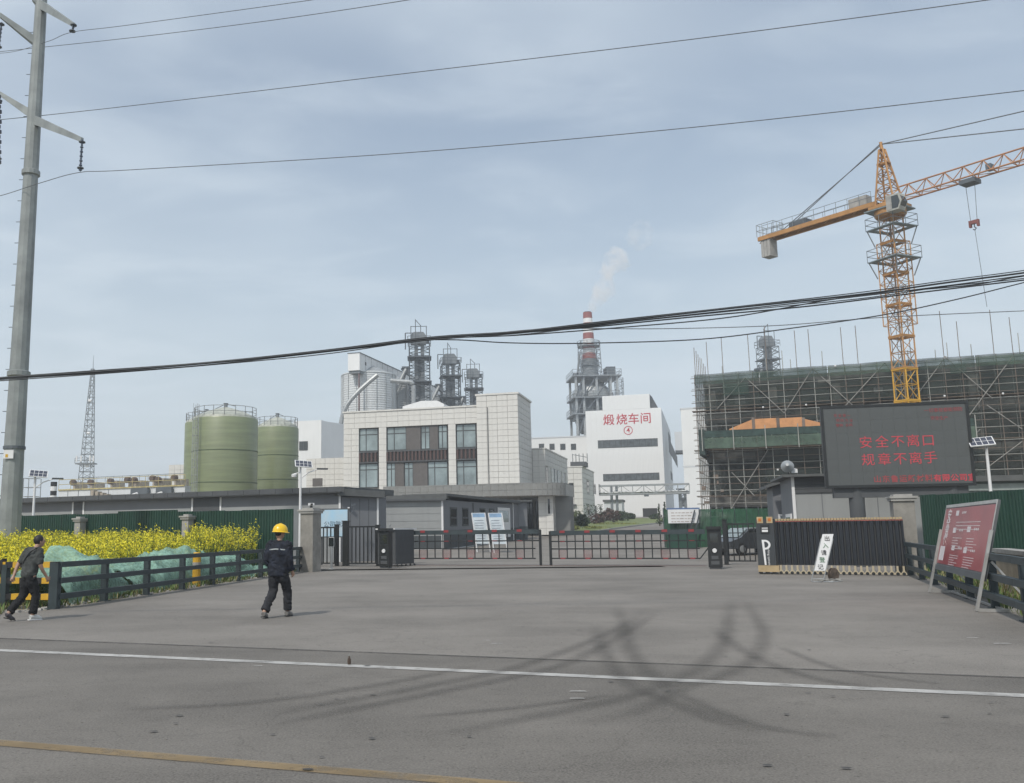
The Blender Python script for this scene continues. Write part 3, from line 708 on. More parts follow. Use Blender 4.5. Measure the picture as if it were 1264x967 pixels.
g_ = glyph('Parking system', .11, mPw, t, (xs_ + .21, -.104, zPb + .32), .003, 'lettering', (R(90), R(90), 0))
# the folded leaves
t = thing('accordion_gate', 'long charcoal accordion sliding gate with gold feet, folded beside the right pillar', 'gate', SF)
x0 = SF.hx(958.5, 680) + .03; x1 = SF.hx(1117.5, 680)
zt = SF.hzz(1030, 640); n = 42; zb2 = SF.hzz(1030, 698)
ms = MB().box(-.03, .03, -.05, .0, zb2, zt - .06).mesh('slat', mat('gate_slat', (.05, .055, .064), .35, .06, metal=.4))
ms2 = MB().box(-.022, .022, .05, .10, zb2, zt - .06).mesh('rear_slat', mGreyD)
for i in range(n):
    x = x0 + (i + .5) * (x1 - x0) / n
    inst(ms, 'slat', t, (x, 0, 0), (0, 0, R(32 if i % 2 else -32))); inst(ms2, 'rear_slat', t, (x + .03, 0, 0))
MB().box(x0, x1, .10, .13, zb2, zt - .08).obj('back_sheet', mGreyD, t)
cb = MB().box(0, (x1 - x0) / n * .82, -.07, .14, zt - .06, zt + .01).mesh('top_cap', mGold)
for i in range(n): inst(cb, 'top_cap', t, (x0 + i * (x1 - x0) / n, 0, random.uniform(-.006, .006)))
MB().box(x0, x1, -.055, -.045, zt - .10, zt - .065).obj('red_strip', mat('red_strip', (.33, .1, .08), .6), t)
nf = 22
ft = MB().box(-.03, .03, -.05, .05, .16, zb2 - .01).prism([(-.09, .05), (.09, .05), (.09, .09), (.03, .17), (-.03, .17), (-.09, .09)], -.06, .06).mesh('foot', mat('gold_foot', (.55, .47, .33), .4, .1, metal=.2))
wh = MB().lathe([(.055, 0), (.055, .05)], 10).mesh('wheel', mBlack)
for i in range(nf):
    x = x0 + (i + .5) * (x1 - x0) / nf; f_ = inst(ft, 'foot', t, (x, -.06, 0)); inst(wh, 'wheel', f_, (0, -.03, .075), (R(90), 0, 0))
# small white stand sign
p = G(1013, 719); q = G(1002, 717)
F = Frame(p.x, p.y, -12, 0); t = thing('stand_sign', 'narrow leaning white upright sign on a wire stand before the sliding gate', 'sign', F)
lean = R(15)
ta = thing('sign_board', None, None, None, loc=(0, 0, 0)); bpy.data.objects.remove(ta)
W2, z0, z1 = .155, .34, 1.42
def lp(x, z, y=0): return (x + math.sin(lean) * z * 1.25 - .1, y + math.sin(R(10)) * z, z)
mb = MB(); mb.add([lp(-W2, z0), lp(W2, z0), lp(W2, z1), lp(-W2, z1), lp(-W2, z0, .03), lp(W2, z0, .03), lp(W2, z1, .03), lp(-W2, z1, .03)], [(0, 1, 2, 3), (7, 6, 5, 4), (0, 4, 5, 1), (1, 5, 6, 2), (2, 6, 7, 3), (3, 7, 4, 0)])
mb.obj('board', mTrim, t)
mb = MB()
for s in (-1, 1): mb.path([lp(s * (W2 + .015), z1 * .9), lp(s * (W2 + .015), .05), (s * W2 - .12, -.28, .035), (s * W2 + .1, -.5, .035)], .014, 6)
mb.path([(W2 - .12, -.28, .035), (.45, -.2, .035), (.62, .05, .035), (.2, .15, .035)], .012, 6); mb.path([lp(-W2, .1), lp(W2, .1)], .012, 6)
mb.obj('wire_stand', mSteel, t)
for i, ch in enumerate('出入请登记'):
    zc = z1 - .14 - i * .21
    if ch in '入登': m_ = mat('ink_green', (.10, .22, .12), .6)
    else: m_ = mat('ink_black', (.04, .04, .04), .6)
    glyph(ch, .17, m_, t, lp(0, zc, -.012), .002, 'character', (R(90 - 10), 0, R(0)))
t = thing('cable_reel', 'small rusty wheel and cable heap on the ground by the narrow sign', 'reel', Frame(p.x + .36, p.y + .02, 10, 0))
MB().lathe([(.06, -.05), (.2, -.05), (.2, -.035), (.07, -.03), (.07, .03), (.2, .035), (.2, .05), (.06, .05)], 18).obj('wheel', mat('rust', (.12, .09, .07), .9, .3, 8), t, loc=(.05, 0, .22)).rotation_euler = (R(90), 0, R(20))
mb = MB(); pts = []
for k in range(60):
    a0 = k * .55; rr = .25 + .1 * math.sin(k * 1.7); pts.append((-.2 + rr * math.cos(a0) * 1.3, -.05 + rr * .6 * math.sin(a0), .05 + .03 * math.sin(k * 2.1) + k * .0006))
mb.path(pts, .012, 5); mb.obj('cable', mConcL, t)

# ------------------------------------------------------------------ red notice board on frame
la = G(1149, 733); lb_ = G(1208, 757); dv = lb_ - la; L = dv.length; ndeg = math.degrees(math.atan2(dv.y, dv.x))
NF = Frame(la.x, la.y, ndeg, 0)     # local x from far leg to near leg, local y to the right/back
t = thing('notice_board', 'large red notice board leaning back in a silver tube frame beside the right rail', 'notice board', NF)
lean = R(14); H = 2.16
def q3(x, s, y=0): return (x, math.sin(lean) * s + y * math.cos(lean), .03 + math.cos(lean) * s - y * math.sin(lean))
mb = MB()
mFr = mat('brushed_tube', (.48, .47, .45), .35, .08, 3, metal=.5)
for x in (0, L): MB().bar(q3(x, 0, -.03), q3(x, H * .72, -.03), .08, .05).obj('leg', mFr, t)
for x in (0, L):
    MB().bar((x, 0, .055), (x, 1.15, .055), .06).obj('foot', mFr, t); MB().bar((x, .95, .07), q3(x, H * .45, .06), .04).obj('brace', mFr, t)
MB().bar((0, .45, .055), (L, .45, .055), .04).obj('cross_bar', mFr, t)
def slab(s0, s1, x0, x1, y0, y1): 
    vs = [q3(x0, s0, y0), q3(x1, s0, y0), q3(x1, s1, y0), q3(x0, s1, y0), q3(x0, s0, y1), q3(x1, s0, y1), q3(x1, s1, y1), q3(x0, s1, y1)]
    return vs, [(0, 1, 2, 3), (7, 6, 5, 4), (0, 4, 5, 1), (1, 5, 6, 2), (2, 6, 7, 3), (3, 7, 4, 0)]
S0, S1 = .58, H
pnl = MB().add(*slab(S0, S1, .05, L - .05, 0, .05)).obj('panel', mat('board_backing', (.10, .105, .11), .5), t)
pst = MB().add(*slab(S0 + .16, S1 - .09, .10, L - .10, -.006, -.001)).obj('poster', mat('poster_red', (.32, .035, .045), .28, .12, .6, spec=.7), pnl)
for a, b, c, d in ((S0, S0 + .12, .05, L - .05), (S1 - .07, S1, .05, L - .05)): MB().add(*slab(a, b, c, d, -.014, -.0005)).obj('frame', mGreyD if a == S0 else mFr, pnl)
for c in (.05, L - .09): MB().add(*slab(S0 + .121, S1 - .071, c, c + .04, -.013, -.0005)).obj('frame', mFr, pnl)
mInk = mat('poster_white', (.68, .62, .62), .5, .05)
mb = MB(); ry = -.0085
def pt_(fx, fs, w_, h_): x = .1 + (L - .2) * fx; s = S0 + .16 + (S1 - S0 - .25) * fs; mb.add([q3(x, s, ry), q3(x + w_, s, ry), q3(x + w_, s + h_, ry), q3(x, s + h_, ry)], [(0, 1, 2, 3)])
for fx, fs, c in ((.26, .86, 1), (.26, .56, 1), (.56, .58, 1), (.30, .26, 1), (.56, .24, 1)):
    pt_(fx, fs, .36, .12)
    for k in range(3): pt_(fx + .14 + .03 * k, fs + .03, .10, .05)
for k in range(3): pt_(.30, .74 - k * .06, 2.6, .012)
for fx in (.28, .58):
    for r_ in range(5):
        pt_(fx, .47 - r_ * .045, random.uniform(.7, 1.2), .012)
        pt_(fx, .17 - r_ * .04, random.uniform(.6, 1.15), .012)
pt_(.03, .06, .62, .34)
mb.obj('printing', mInk, pnl)
for i, ch in enumerate('安全责任'):
    fx = .115; fs = .86 - i * .145
    x = .1 + (L - .2) * fx; s = S0 + .16 + (S1 - S0 - .25) * fs
    glyph(ch, .30, mInk, pnl, q3(x, s, ry - .002), .002, 'character', (R(90) - lean, 0, 0), sx=1.6, bold=.004)
# ------------------------------------------------------------------ LED screen
Lb0 = P(1021, 602, 38.0); F = Frame(Lb0.x, Lb0.y, -14, 0); xr_ = F.hx(1203, 597)
zb_ = .5 * (F.hzz(1021, 602) + F.hzz(1203, 597)); zt_ = .5 * (F.hzz(1015, 505) + F.hzz(1196, 495)); LEDF = F
t = thing('led_screen', 'big dark grey LED message screen with red Chinese characters above the guardhouse', 'LED screen', F)
MB().box(-.03, xr_ + .03, .0, .35, zb_ - .05, zt_ + .05).obj('cabinet', mat('led_case', (.03, .032, .034), .5), t)
mb = MB()
for a in ((-.05, xr_ + .05, zt_ - .04, zt_ + .06), (-.05, xr_ + .05, zb_ - .06, zb_ + .05)): mb.box(a[0], a[1], -.05, -.001, a[2], a[3])
for a in ((-.05, .06), (xr_ - .06, xr_ + .05)): mb.box(a[0], a[1], -.048, -.001, zb_ + .05, zt_ - .04)
mb.obj('frame', mBlack, t)
nx_, nz_ = 12, 6; wx = (xr_ - .12) / nx_; wz = (zt_ - zb_ - .09) / nz_
mm = MB().box(.0015, wx - .0015, -.02, -.0008, .0015, wz - .0015).mesh('display_module', mat('led_face', (.085, .092, .092), .45, .03, 1.5, bump=.2, bscale=120))
for i in range(nx_):
    for j in range(nz_): inst(mm, 'display_module', t, (.06 + i * wx, -random.uniform(0, .0015), zb_ + .05 + j * wz))
mLed = mat('led_red', (.30, .04, .05), .5, emit=((1.0, .10, .14), .20)); mLedD = mat('led_red_dim', (.2, .05, .05), .5, emit=((1.0, .14, .17), .10))
for row, (txt, yy_) in enumerate((('安全不离口', 546), ('规章不离手', 567.5))):
    for i, ch in enumerate(txt):
        px = (1068.5, 1088.5, 1108, 1127, 1145.5)[i] + (3 if row else 0)
        x, z = F.hit(px, yy_ - (px - 1108) * .035); glyph(ch, .52, mLed, t, (x, -.028, z), .002, 'character')
for i, ch in enumerate('山东鲁运新材料有限公司宣'):
    x, z = F.hit(1083 + i * 10.6, 592.3 - i * .22); glyph(ch, .30, mLed if i > 6 else mLedD, t, (x, -.028, z), .002, 'character', bold=.006)
for i, ch in enumerate('一切事故都能预防'): x, z = F.hit(1143 + i * 6, 507.5 - i * .3); glyph(ch, .18, mLedD, t, (x, -.028, z), .002, 'character')
for i, ch in enumerate('安全生产'): x, z = F.hit(1151 + i * 5.5, 516.5); glyph(ch, .17, mLedD, t, (x, -.028, z), .002, 'character')
for i, ch in enumerate('安全第一'): x, z = F.hit(1031 + i * 5.5, 513.5); glyph(ch, .14, mLedD, t, (x, -.028, z), .002, 'character')
for i, ch in enumerate('预防为主'): x, z = F.hit(1034 + i * 5.5, 519.5); glyph(ch, .14, mLedD, t, (x, -.028, z), .002, 'character')
x, z = F.hit(1042, 525.5); glyph('警钟  长鸣', .14, mLedD, t, (x, -.028, z), .002, 'character')
for px in (1060, 1180): x = F.hx(px, 620); MB().lathe([(.30, 0.0), (.30, zb_ - .05)], 16, (x, .35, 0)).obj('support_column', mGreyD, t, smooth=True)
MB().box(F.hx(1030, 606), xr_ - .2, .1, .5, zb_ - .45, zb_ - .052).obj('support_beam', mGreyD, t)

# ------------------------------------------------------------------ right guardhouse row
GH = FP(982, 42.5, -15, 0)
t = thing('guardhouse', 'grey prefab guardhouse with dark fascia and white corner trim under the LED screen', 'guardhouse', GH)
def ghz(py, px=990): return GH.hzz(px, py)
zr = ghz(586); xR = GH.hx(1140, 620)
MB().box(0, xR, 0, 4.5, 0, ghz(609)).obj('wall', mGreyL, t)
# planks of the dark fascia band
z0f, z1f = ghz(609), zr - .12
for k in range(4):
    a = z0f + (z1f - z0f) * k / 4; MB().box(0.05, xR, -.06, 0.3, a + .008, z0f + (z1f - z0f) * (k + 1) / 4 - .008).obj('fascia_board', mGreyD, t)
MB().box(-.45, xR + .2, -.45, 4.9, z1f + .003, zr).obj('roof', mRoof, t)
MB().box(-.05, .08, -.09, -.061, 0, z1f).obj('corner_trim', mTrim, t)
for k in range(5): x = 1.2 + k * 1.15; MB().box(x, x + .03, -.012, -.0005, 0, z0f).obj('panel_joint', mGrey, t)
# left side wall of guardhouse runs into depth
sd = GH.sub(0, 0, -90)
S = GH.sub(0, 0, 180 - 0); 
Ls = 4.5
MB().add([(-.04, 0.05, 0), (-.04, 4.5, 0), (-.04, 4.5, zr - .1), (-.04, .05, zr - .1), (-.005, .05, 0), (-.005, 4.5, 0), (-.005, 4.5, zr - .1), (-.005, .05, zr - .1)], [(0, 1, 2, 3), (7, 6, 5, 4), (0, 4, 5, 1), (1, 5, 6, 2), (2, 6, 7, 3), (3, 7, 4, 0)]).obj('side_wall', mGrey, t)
# side window facing left (white frame)
o = MB().box(-.10, -.041, .6, 2.6, .8, 2.25).obj('window', mTrim, t); MB().box(-.11, -.1005, .8, 1.55, .95, 2.1).obj('pane', mGlass, o); MB().box(-.11, -.1005, 1.65, 2.4, .95, 2.1).obj('pane', mGlass, o)
# left annexe with its shallow roof in front (x 955..985)
FA = FP(957, 48, -15, 0)
t2 = thing('gatehouse_annexe', 'small grey annexe with a sloping roof edge at the left end of the guardhouse', 'booth', FA)
xr2 = FA.hx(981, 620); za_ = FA.hzz(957, 599); zb3 = FA.hzz(981, 592)
MB().prism([(0, 0), (xr2, 0), (xr2, zb3 - .08), (0, za_ - .08)], .1, 3.2).obj('wall', mGrey, t2)
MB().prism([(-.35, za_ - .16), (xr2 + .1, zb3), (xr2 + .1, zb3 + .28), (-.35, za_ - .02)], -.3, 3.6).obj('roof', mRoof, t2)
o = MB().box(.2, xr2 - .25, .05, .095, .9, 2.3).obj('window', mTrim, t2); MB().box(.3, xr2 - .35, .04, .0495, 1.0, 2.2).obj('pane', mGlass, o)
# round floodlight / horn
q = P(972, 576, 44)
t = thing('floodlight', 'round silver floodlight pointing left on the guardhouse roof', 'floodlight', loc=(q.x, q.y, q.z), rz=R(-15))
MB().lathe([(.07, .30), (.10, .26), (.25, .09), (.30, 0), (.27, -.01), (.0, .03)], 22).obj('reflector', mSteel, t, smooth=True).rotation_euler = (R(75), R(-25), 0)
MB().bar((0, .2, -.05), (.1, .25, q.z * 0 - .42), .05).obj('bracket', mBlack, t); MB().box(.2, .45, .12, .34, -.3, -.12).obj('lamp_box', mTrim, t)
MB().tube((.05, .3, .0), (.42, .3, -.15), .05).obj('arm', mSteel, t)
# long shed right of the guardhouse
SH = P(1140, 620, 41); F = Frame(SH.x, SH.y, -15, 0)
t = thing('right_shed', 'long low grey green shed with a pale roof edge behind the right hoarding', 'shed', F)
zz = F.hzz(1200, 588); MB().box(0, 22, 0, 6, 0, zz - .25).obj('wall', mat('dull_green_sheet', (.13, .16, .155), .6, .1, 1, stain=.3), t)
MB().box(-.2, 22.2, -.3, 6.3, zz - .248, zz).obj('roof', mRoof, t); MB().box(-.1, 22, -.05, -.002, F.hzz(1200, 606), F.hzz(1200, 598)).obj('roof_trim', mat('green_grey_trim', (.30, .34, .33), .6, .1), t)
for k in range(9): MB().box(.6 + k * 2.1, .66 + k * 2.1, -.03, -.001, 0, F.hzz(1200, 607)).obj('panel_joint', mGreyD, t)

# ------------------------------------------------------------------ solar street lamps
def solar_lamp(px, pyb, pyt, Y, label, panel, head, rz=0, pw=1.0):
    p = P(px, pyb, Y); q = P(px, pyt, Y); z0 = gz(p.x, p.y) ; h = q.z - z0
    t = thing('solar_lamp', label, 'street lamp', loc=(q.x, p.y, z0), rz=R(rz), group='solar street lamps')
    MB().lathe([(.10, 0), (.085, .3), (.05, h - .25), (.05, h)], 10).obj('pole', mTrim, t, smooth=True)
    o = MB().box(-.55 * pw, .55 * pw, -.36 * pw, .36 * pw, -.02, .02).obj('solar_panel', mTrim, t, loc=(panel * .15, 0, h + .12)); o.rotation_euler = (R(38), R(panel * 4), 0)
    ce = MB().box(-.115 * pw, .115 * pw, -.145 * pw, .145 * pw, .0205, .028).mesh('solar_cell', mat('solar_cell', (.055, .06, .085), .2, .1, 5))
    for i in range(4):
        for j in range(2): inst(ce, 'solar_cell', o, ((i - 1.5) * .26 * pw, (j - .5) * .33 * pw, 0))
    MB().path([(0, 0, h - .6), (head * .4, -.05, h - .3), (head * .9, -.1, h - .12)], .03).obj('arm', mTrim, t)
    MB().prismz([(head * .8, -.18), (head * 1.35, -.16), (head * 1.35, -.02), (head * .8, -.02)], h - .16, h - .08).obj('lamp_head', mGreyD, t)
    MB().tube((0, 0, h - .1), (0, 0, h + .12), .04).obj('bracket', mSteel, t)
    return t
solar_lamp(1217, 611, 549, 36.5, 'solar street lamp on the right, standing just behind the LED screen edge', -1, 0.01, -20, .80)
solar_lamp(371, 640, 576, 46, 'solar street lamp standing between the green tanks and the office building', 1, 1, 15, .78)
solar_lamp(43.5, 640, 588, 47, 'solar street lamp at far left beside the big steel pole', 1, 1, 20, .8)
# camera bracket on centre lamp
t = thing('dome_camera', 'white dome camera bracket hanging left of the middle solar lamp', 'camera', loc=P(363, 586, 46))
MB().lathe([(.0, -.16), (.12, -.12), (.14, 0), (.05, .04)], 14).obj('dome', mTrim, t, smooth=True); MB().tube((0, 0, .03), (.36, 0, .12), .025).obj('arm', mTrim, t)

# ------------------------------------------------------------------ left boards and signs behind the gate
bl = G(394, 672); F = FP(394, 46.5, -15, 0)
t = thing('info_board', 'blue and white printed board standing behind the pedestrian gate', 'notice board', F)
xw = F.hx(429, 640); za_ = F.hzz(410, 651); zb_ = F.hzz(410, 629.5)
MB().box(-.06, xw + .06, 0, .06, za_ - .5, zb_ + .06).obj('frame', mGreyD, t)
mSkyP = mat('board_blue', (.25, .42, .55), .4, .35, .9, col2=(.55, .6, .62)); MB().box(0, xw, -.012, -.001, za_ - .45, zb_).obj('poster', mSkyP, t)
for i, ch in enumerate('公司简介'): glyph(ch, .32, mat('ink_blue', (.05, .10, .16), .5), t, (.4 + i * .3, -.016, za_ + .12), .002, 'character', (R(90), R(8), 0))
for x in (.1, xw - .1): MB().box(x - .04, x + .04, .062, .12, 0, za_).obj('leg', mGreyD, t)
for k, (px, lb) in enumerate(((597, 'left of two pale posters leaning side by side near the guard cabin'), (618, 'right of two pale posters leaning side by side near the guard cabin'))):
    p = P(px, 665, 60 - k * 1.0); F = Frame(p.x, p.y, -8, gz(p.x, p.y)); t = thing('leaning_poster', lb, 'poster stand', F, 'poster stands by the guard cabin')
    w_ = .85; h_ = F.hzz(px, 633) - F.o.z; L_ = R(-9)
    def q4(x, s, y=0): return (x - .14 * s, .2 * s + y, s)
    mb = MB(); s0, s1 = .55, h_; mb.add([q4(-w_ / 2, s0), q4(w_ / 2, s0), q4(w_ / 2, s1), q4(-w_ / 2, s1), q4(-w_ / 2, s0, .04), q4(w_ / 2, s0, .04), q4(w_ / 2, s1, .04), q4(-w_ / 2, s1, .04)], [(0, 1, 2, 3), (7, 6, 5, 4), (0, 4, 5, 1), (1, 5, 6, 2), (2, 6, 7, 3), (3, 7, 4, 0)])
    mb.obj('board', mat('poster_pale%d' % 0, (.50, .56, .60), .4, .12, 1.5), t)
    mb = MB()
    for r_ in range(9): s = s0 + .15 + r_ * (s1 - s0 - .5) / 9; mb.add([q4(-w_ * .38, s, -.006), q4(w_ * random.uniform(.1, .38), s, -.006), q4(w_ * .3, s + .05, -.006), q4(-w_ * .38, s + .05, -.006)], [(0, 1, 2, 3)])
    mb.obj('printing', mat('print_grey', (.22, .25, .3), .6), t)
    mb = MB(); s = s1 - .28; mb.add([q4(-w_ * .46, s, -.006), q4(w_ * .46, s, -.006), q4(w_ * .46, s1 - .04, -.006), q4(-w_ * .46, s1 - .04, -.006)], [(0, 1, 2, 3)]); mb.obj('header', mat('header_blue', (.2, .33, .5), .5), t)
    for sx in (-1, 1):
        MB().bar(q4(sx * w_ / 2, .0, -.02), q4(sx * w_ / 2, s1, -.02), .05).obj('leg', mTrim, t); MB().bar(q4(sx * w_ / 2, s1 * .8, .05), (sx * w_ / 2, 1.0, .02), .04).obj('strut', mSteel, t)

# ------------------------------------------------------------------ people
def fuse(name, mb, m, parent, voxel=.016, smooth=5, wrinkle=0.0, seed=0.0):
    """weld overlapping closed volumes into one continuous surface"""
    me = mb.mesh('tmp', m, fixn=True); o = bpy.data.objects.new('tmp', me); COL.objects.link(o)
    md = o.modifiers.new('Remesh', 'REMESH'); md.mode = 'VOXEL'; md.voxel_size = voxel
    ms_ = o.modifiers.new('Smooth', 'SMOOTH'); ms_.iterations = smooth; ms_.factor = .6
    dg = bpy.context.evaluated_depsgraph_get(); nm = bpy.data.meshes.new_from_object(o.evaluated_get(dg)); bpy.data.objects.remove(o)
    if wrinkle:
        for v in nm.vertices:
            c = v.co; n = noise.noise(Vector((c.x * 9 + seed, c.y * 9, c.z * 15 + 4 * noise.noise(c * 5)))); v.co = c + v.normal * wrinkle * n
    nm.polygons.foreach_set('use_smooth', [True] * len(nm.polygons)); nm.name = name; nm.update()
    return inst(nm, name, parent)
def limb(mb, pts, rads, n=14):
    """rounded tapered chain; rads may be (rx, ry) pairs for flattened torso sections"""
    P3 = crom([Vector(p) for p in pts], 6); R3 = crom([Vector((r[0], r[1], 0)) if isinstance(r, tuple) else Vector((r, r, 0)) for r in rads], 6); vs = []; L = len(P3)
    for i, p in enumerate(P3):
        d = (P3[min(i + 1, L - 1)] - P3[max(i - 1, 0)]).normalized()
        a = Vector((1, 0, 0)); a = (a - d * a.dot(d)).normalized(); b = d.cross(a)
        e = 1.0
        for k in range(n):
            t = 2 * math.pi * k / n; vs.append(p + a * math.cos(t) * R3[i].x * e + b * math.sin(t) * R3[i].y * e)
    b0 = len(vs); mb.add(vs, [(i * n + k, i * n + (k + 1) % n, (i + 1) * n + (k + 1) % n, (i + 1) * n + k) for i in range(L - 1) for k in range(n)] + [tuple(range(n - 1, -1, -1)), tuple(range((L - 1) * n, L * n))])
def ellipsoid(c, r, n=16, k=10, zmin=-1.0):
    mb = MB(); prof = []
    for i in range(k + 1):
        a = -math.pi / 2 + math.pi * i / k; z = max(zmin, math.sin(a)); prof.append((max(.001, math.cos(a)), z))
    mb.lathe(prof, n); mb.v = [(x * r[0] + c[0], y * r[1] + c[1], z * r[2] + c[2]) for x, y, z in mb.v]; return mb
mSkinT = mat('skin', (.36, .22, .16), .55, .06, 8)
mHair = mat('black_hair', (.012, .011, .011), .6, .2, 30)
mSole = mat('shoe_sole', (.05, .05, .05), .8)
def person(loc, rz, label, P_, kind):
    """y axis local = walking direction. P_ holds joint positions (metres)"""
    t = thing('person', label, 'person', loc=loc, rz=rz)
    J = {k: Vector(v) for k, v in P_.items()}
    mb = MB()
    limb(mb, [J['pel'] + Vector((0, 0, -.08)), J['pel'], J['waist'], J['chest'], J['neck'] - Vector((0, 0, .07)), J['neck'] - Vector((0, 0, .02))], [(.13, .09), (.155, .105), (.135, .095), (.165, .11), (.13, .085), (.055, .055)])
    limb(mb, [J['neck'] - Vector((0, 0, .08)), J['neck'], J['head']], [.055, .052, .055])
    for s in 'LR':
        limb(mb, [J['neck'] - Vector((0, 0, .09)), J['s' + s], J['e' + s], J['w' + s], J['w' + s] + (J['w' + s] - J['e' + s]).normalized() * .05], [.055, .058, .043, .029, .030])
        limb(mb, [J['pel'] + (J['h' + s] - J['pel']) * .5, J['h' + s], J['k' + s], J['a' + s], J['t' + s] - Vector((0, 0, .0))], [.09, .088, .058, .042, .034])
    fuse('body', mb, mSkinT, t, .014, 4)
    # hands: four curled fingers and a thumb, grown from the palm
    for s, sg in (('L', -1), ('R', 1)):
        w0 = J['w' + s]; d = (w0 - J['e' + s]).normalized(); side = Vector((0, 1, 0)); side = (side - d * side.dot(d)).normalized(); inw = d.cross(side).normalized() * (sg)
        palm = w0 + d * .085
        mb = MB(); mb.path([w0 + d * .01, w0 + d * .05, palm + d * .01], [.026, .036, .032], 8)
        for f in range(4):
            b0 = palm + side * (.030 - f * .020); ln = (.036, .041, .038, .030)[f]
            mb.path([b0 - d * .01, b0 + d * ln * .7, b0 + d * (ln * 1.15) + inw * -.018, b0 + d * (ln * 1.1) + inw * -.042], [.0095, .009, .008, .0065], 6)
        b0 = w0 + d * .045 + side * .030
        mb.path([b0, b0 + side * .022 + d * .022, b0 + side * .024 + d * .052 + inw * -.012], [.011, .0095, .0075], 6)
        mb.obj('hand', mSkinT, t, smooth=True)
    return t, J
def shoe(t, ank, toe, m, sole=mSole):
    d = (toe - ank); d.z = 0; d.normalize(); heel = ank - d * .05; heel.z = ank.z - .055
    tz = toe.z - .02
    mb = MB(); mb.path([heel + Vector((0, 0, .02)), heel + d * .05 + Vector((0, 0, .03)), heel.lerp(toe, .6) + Vector((0, 0, .012)), toe + Vector((0, 0, -.0)), toe + d * .055 + Vector((0, 0, -.008))], [.040, .052, .046, .043, .018], 12)
    o = mb.obj('shoe', m, t, smooth=True)
    mb = MB(); n = (Vector((-d.y, d.x, 0))); b = heel - d * .03 + Vector((0, 0, -.035)); e = toe + d * .065 + Vector((0, 0, -.045))
    vs = []
    for zz in (0, .02):
        for k, (c, wd) in enumerate(((b, .035), (b.lerp(e, .3), .043), (b.lerp(e, .7), .047), (e, .022))): vs += [c - n * wd + Vector((0, 0, zz)), c + n * wd + Vector((0, 0, zz))]
    fs = [(0, 1, 3, 2), (2, 3, 5, 4), (4, 5, 7, 6), (8, 10, 11, 9), (10, 12, 13, 11), (12, 14, 15, 13), (0, 8, 9, 1), (6, 7, 15, 14), (0, 2, 10, 8), (2, 4, 12, 10), (4, 6, 14, 12), (1, 9, 11, 3), (3, 11, 13, 5), (5, 13, 15, 7)]
    mb.add(vs, fs); mb.obj('sole', sole, o)
    return o
def face(t, h, fd, hair=True):
    """h head centre, fd facing unit vector"""
    n = Vector((-fd.y, fd.x, 0))
    mb = ellipsoid((0, 0, 0), (.074, .092, .115)); o = mb.obj('head', mSkinT, t, smooth=True, loc=h); o.rotation_euler = (0, 0, math.atan2(fd.y, fd.x) - R(90))
    MB().path([(0, .085, .02), (0, .108, -.012), (0, .088, -.02)], [.008, .014, .008], 6).obj('nose', mSkinT, o, smooth=True)
    MB().box(-.022, .022, .083, .091, -.055, -.047).obj('mouth', mat('lips', (.3, .12, .1), .6), o)
    for s in (-1, 1):
        ellipsoid((s * .03, .080, .018), (.012, .008, .007), 8, 6).obj('eye', mBlack, o, smooth=True); ellipsoid((s * .076, -.002, 0), (.010, .018, .03), 8, 6).obj('ear', mSkinT, o, smooth=True)
    return o
# --- worker with yellow helmet, walking to the gate (back to camera, slightly turned)
pf = G(343, 763.5); k_ = 1.0
fd = Vector((0.25, 0.97, 0))
Jw = dict(pel=(0, 0, .93), waist=(0, .01, 1.08), chest=(0, .02, 1.28), neck=(.0, .03, 1.47), head=(.0, .05, 1.60),
          sL=(-.175, .02, 1.39), eL=(-.235, -.03, 1.12), wL=(-.20, .12, .93), sR=(.175, .02, 1.39), eR=(.235, -.02, 1.12), wR=(.245, .10, .885),
          hL=(-.09, 0, .88), kL=(-.115, .02, .50), aL=(-.15, -.30, .12), tL=(-.155, -.20, .045), hR=(.09, 0, .88), kR=(.12, .16, .49), aR=(.12, .18, .10), tR=(.13, .31, .045))
wk, J = person((pf.x, pf.y, .02), R(-16), 'worker in dark navy workwear and a yellow hard hat walking towards the gate', Jw, 'w')
mNavy = mat('navy_cloth', (.012, .016, .028), .9, .35, 9, bump=.4, bscale=16)
mPant = mat('charcoal_trousers', (.022, .023, .028), .9, .3, 9, bump=.4, bscale=14)
def O(n, x=0, y=0, z=0): return J[n] + Vector((x, y, z))
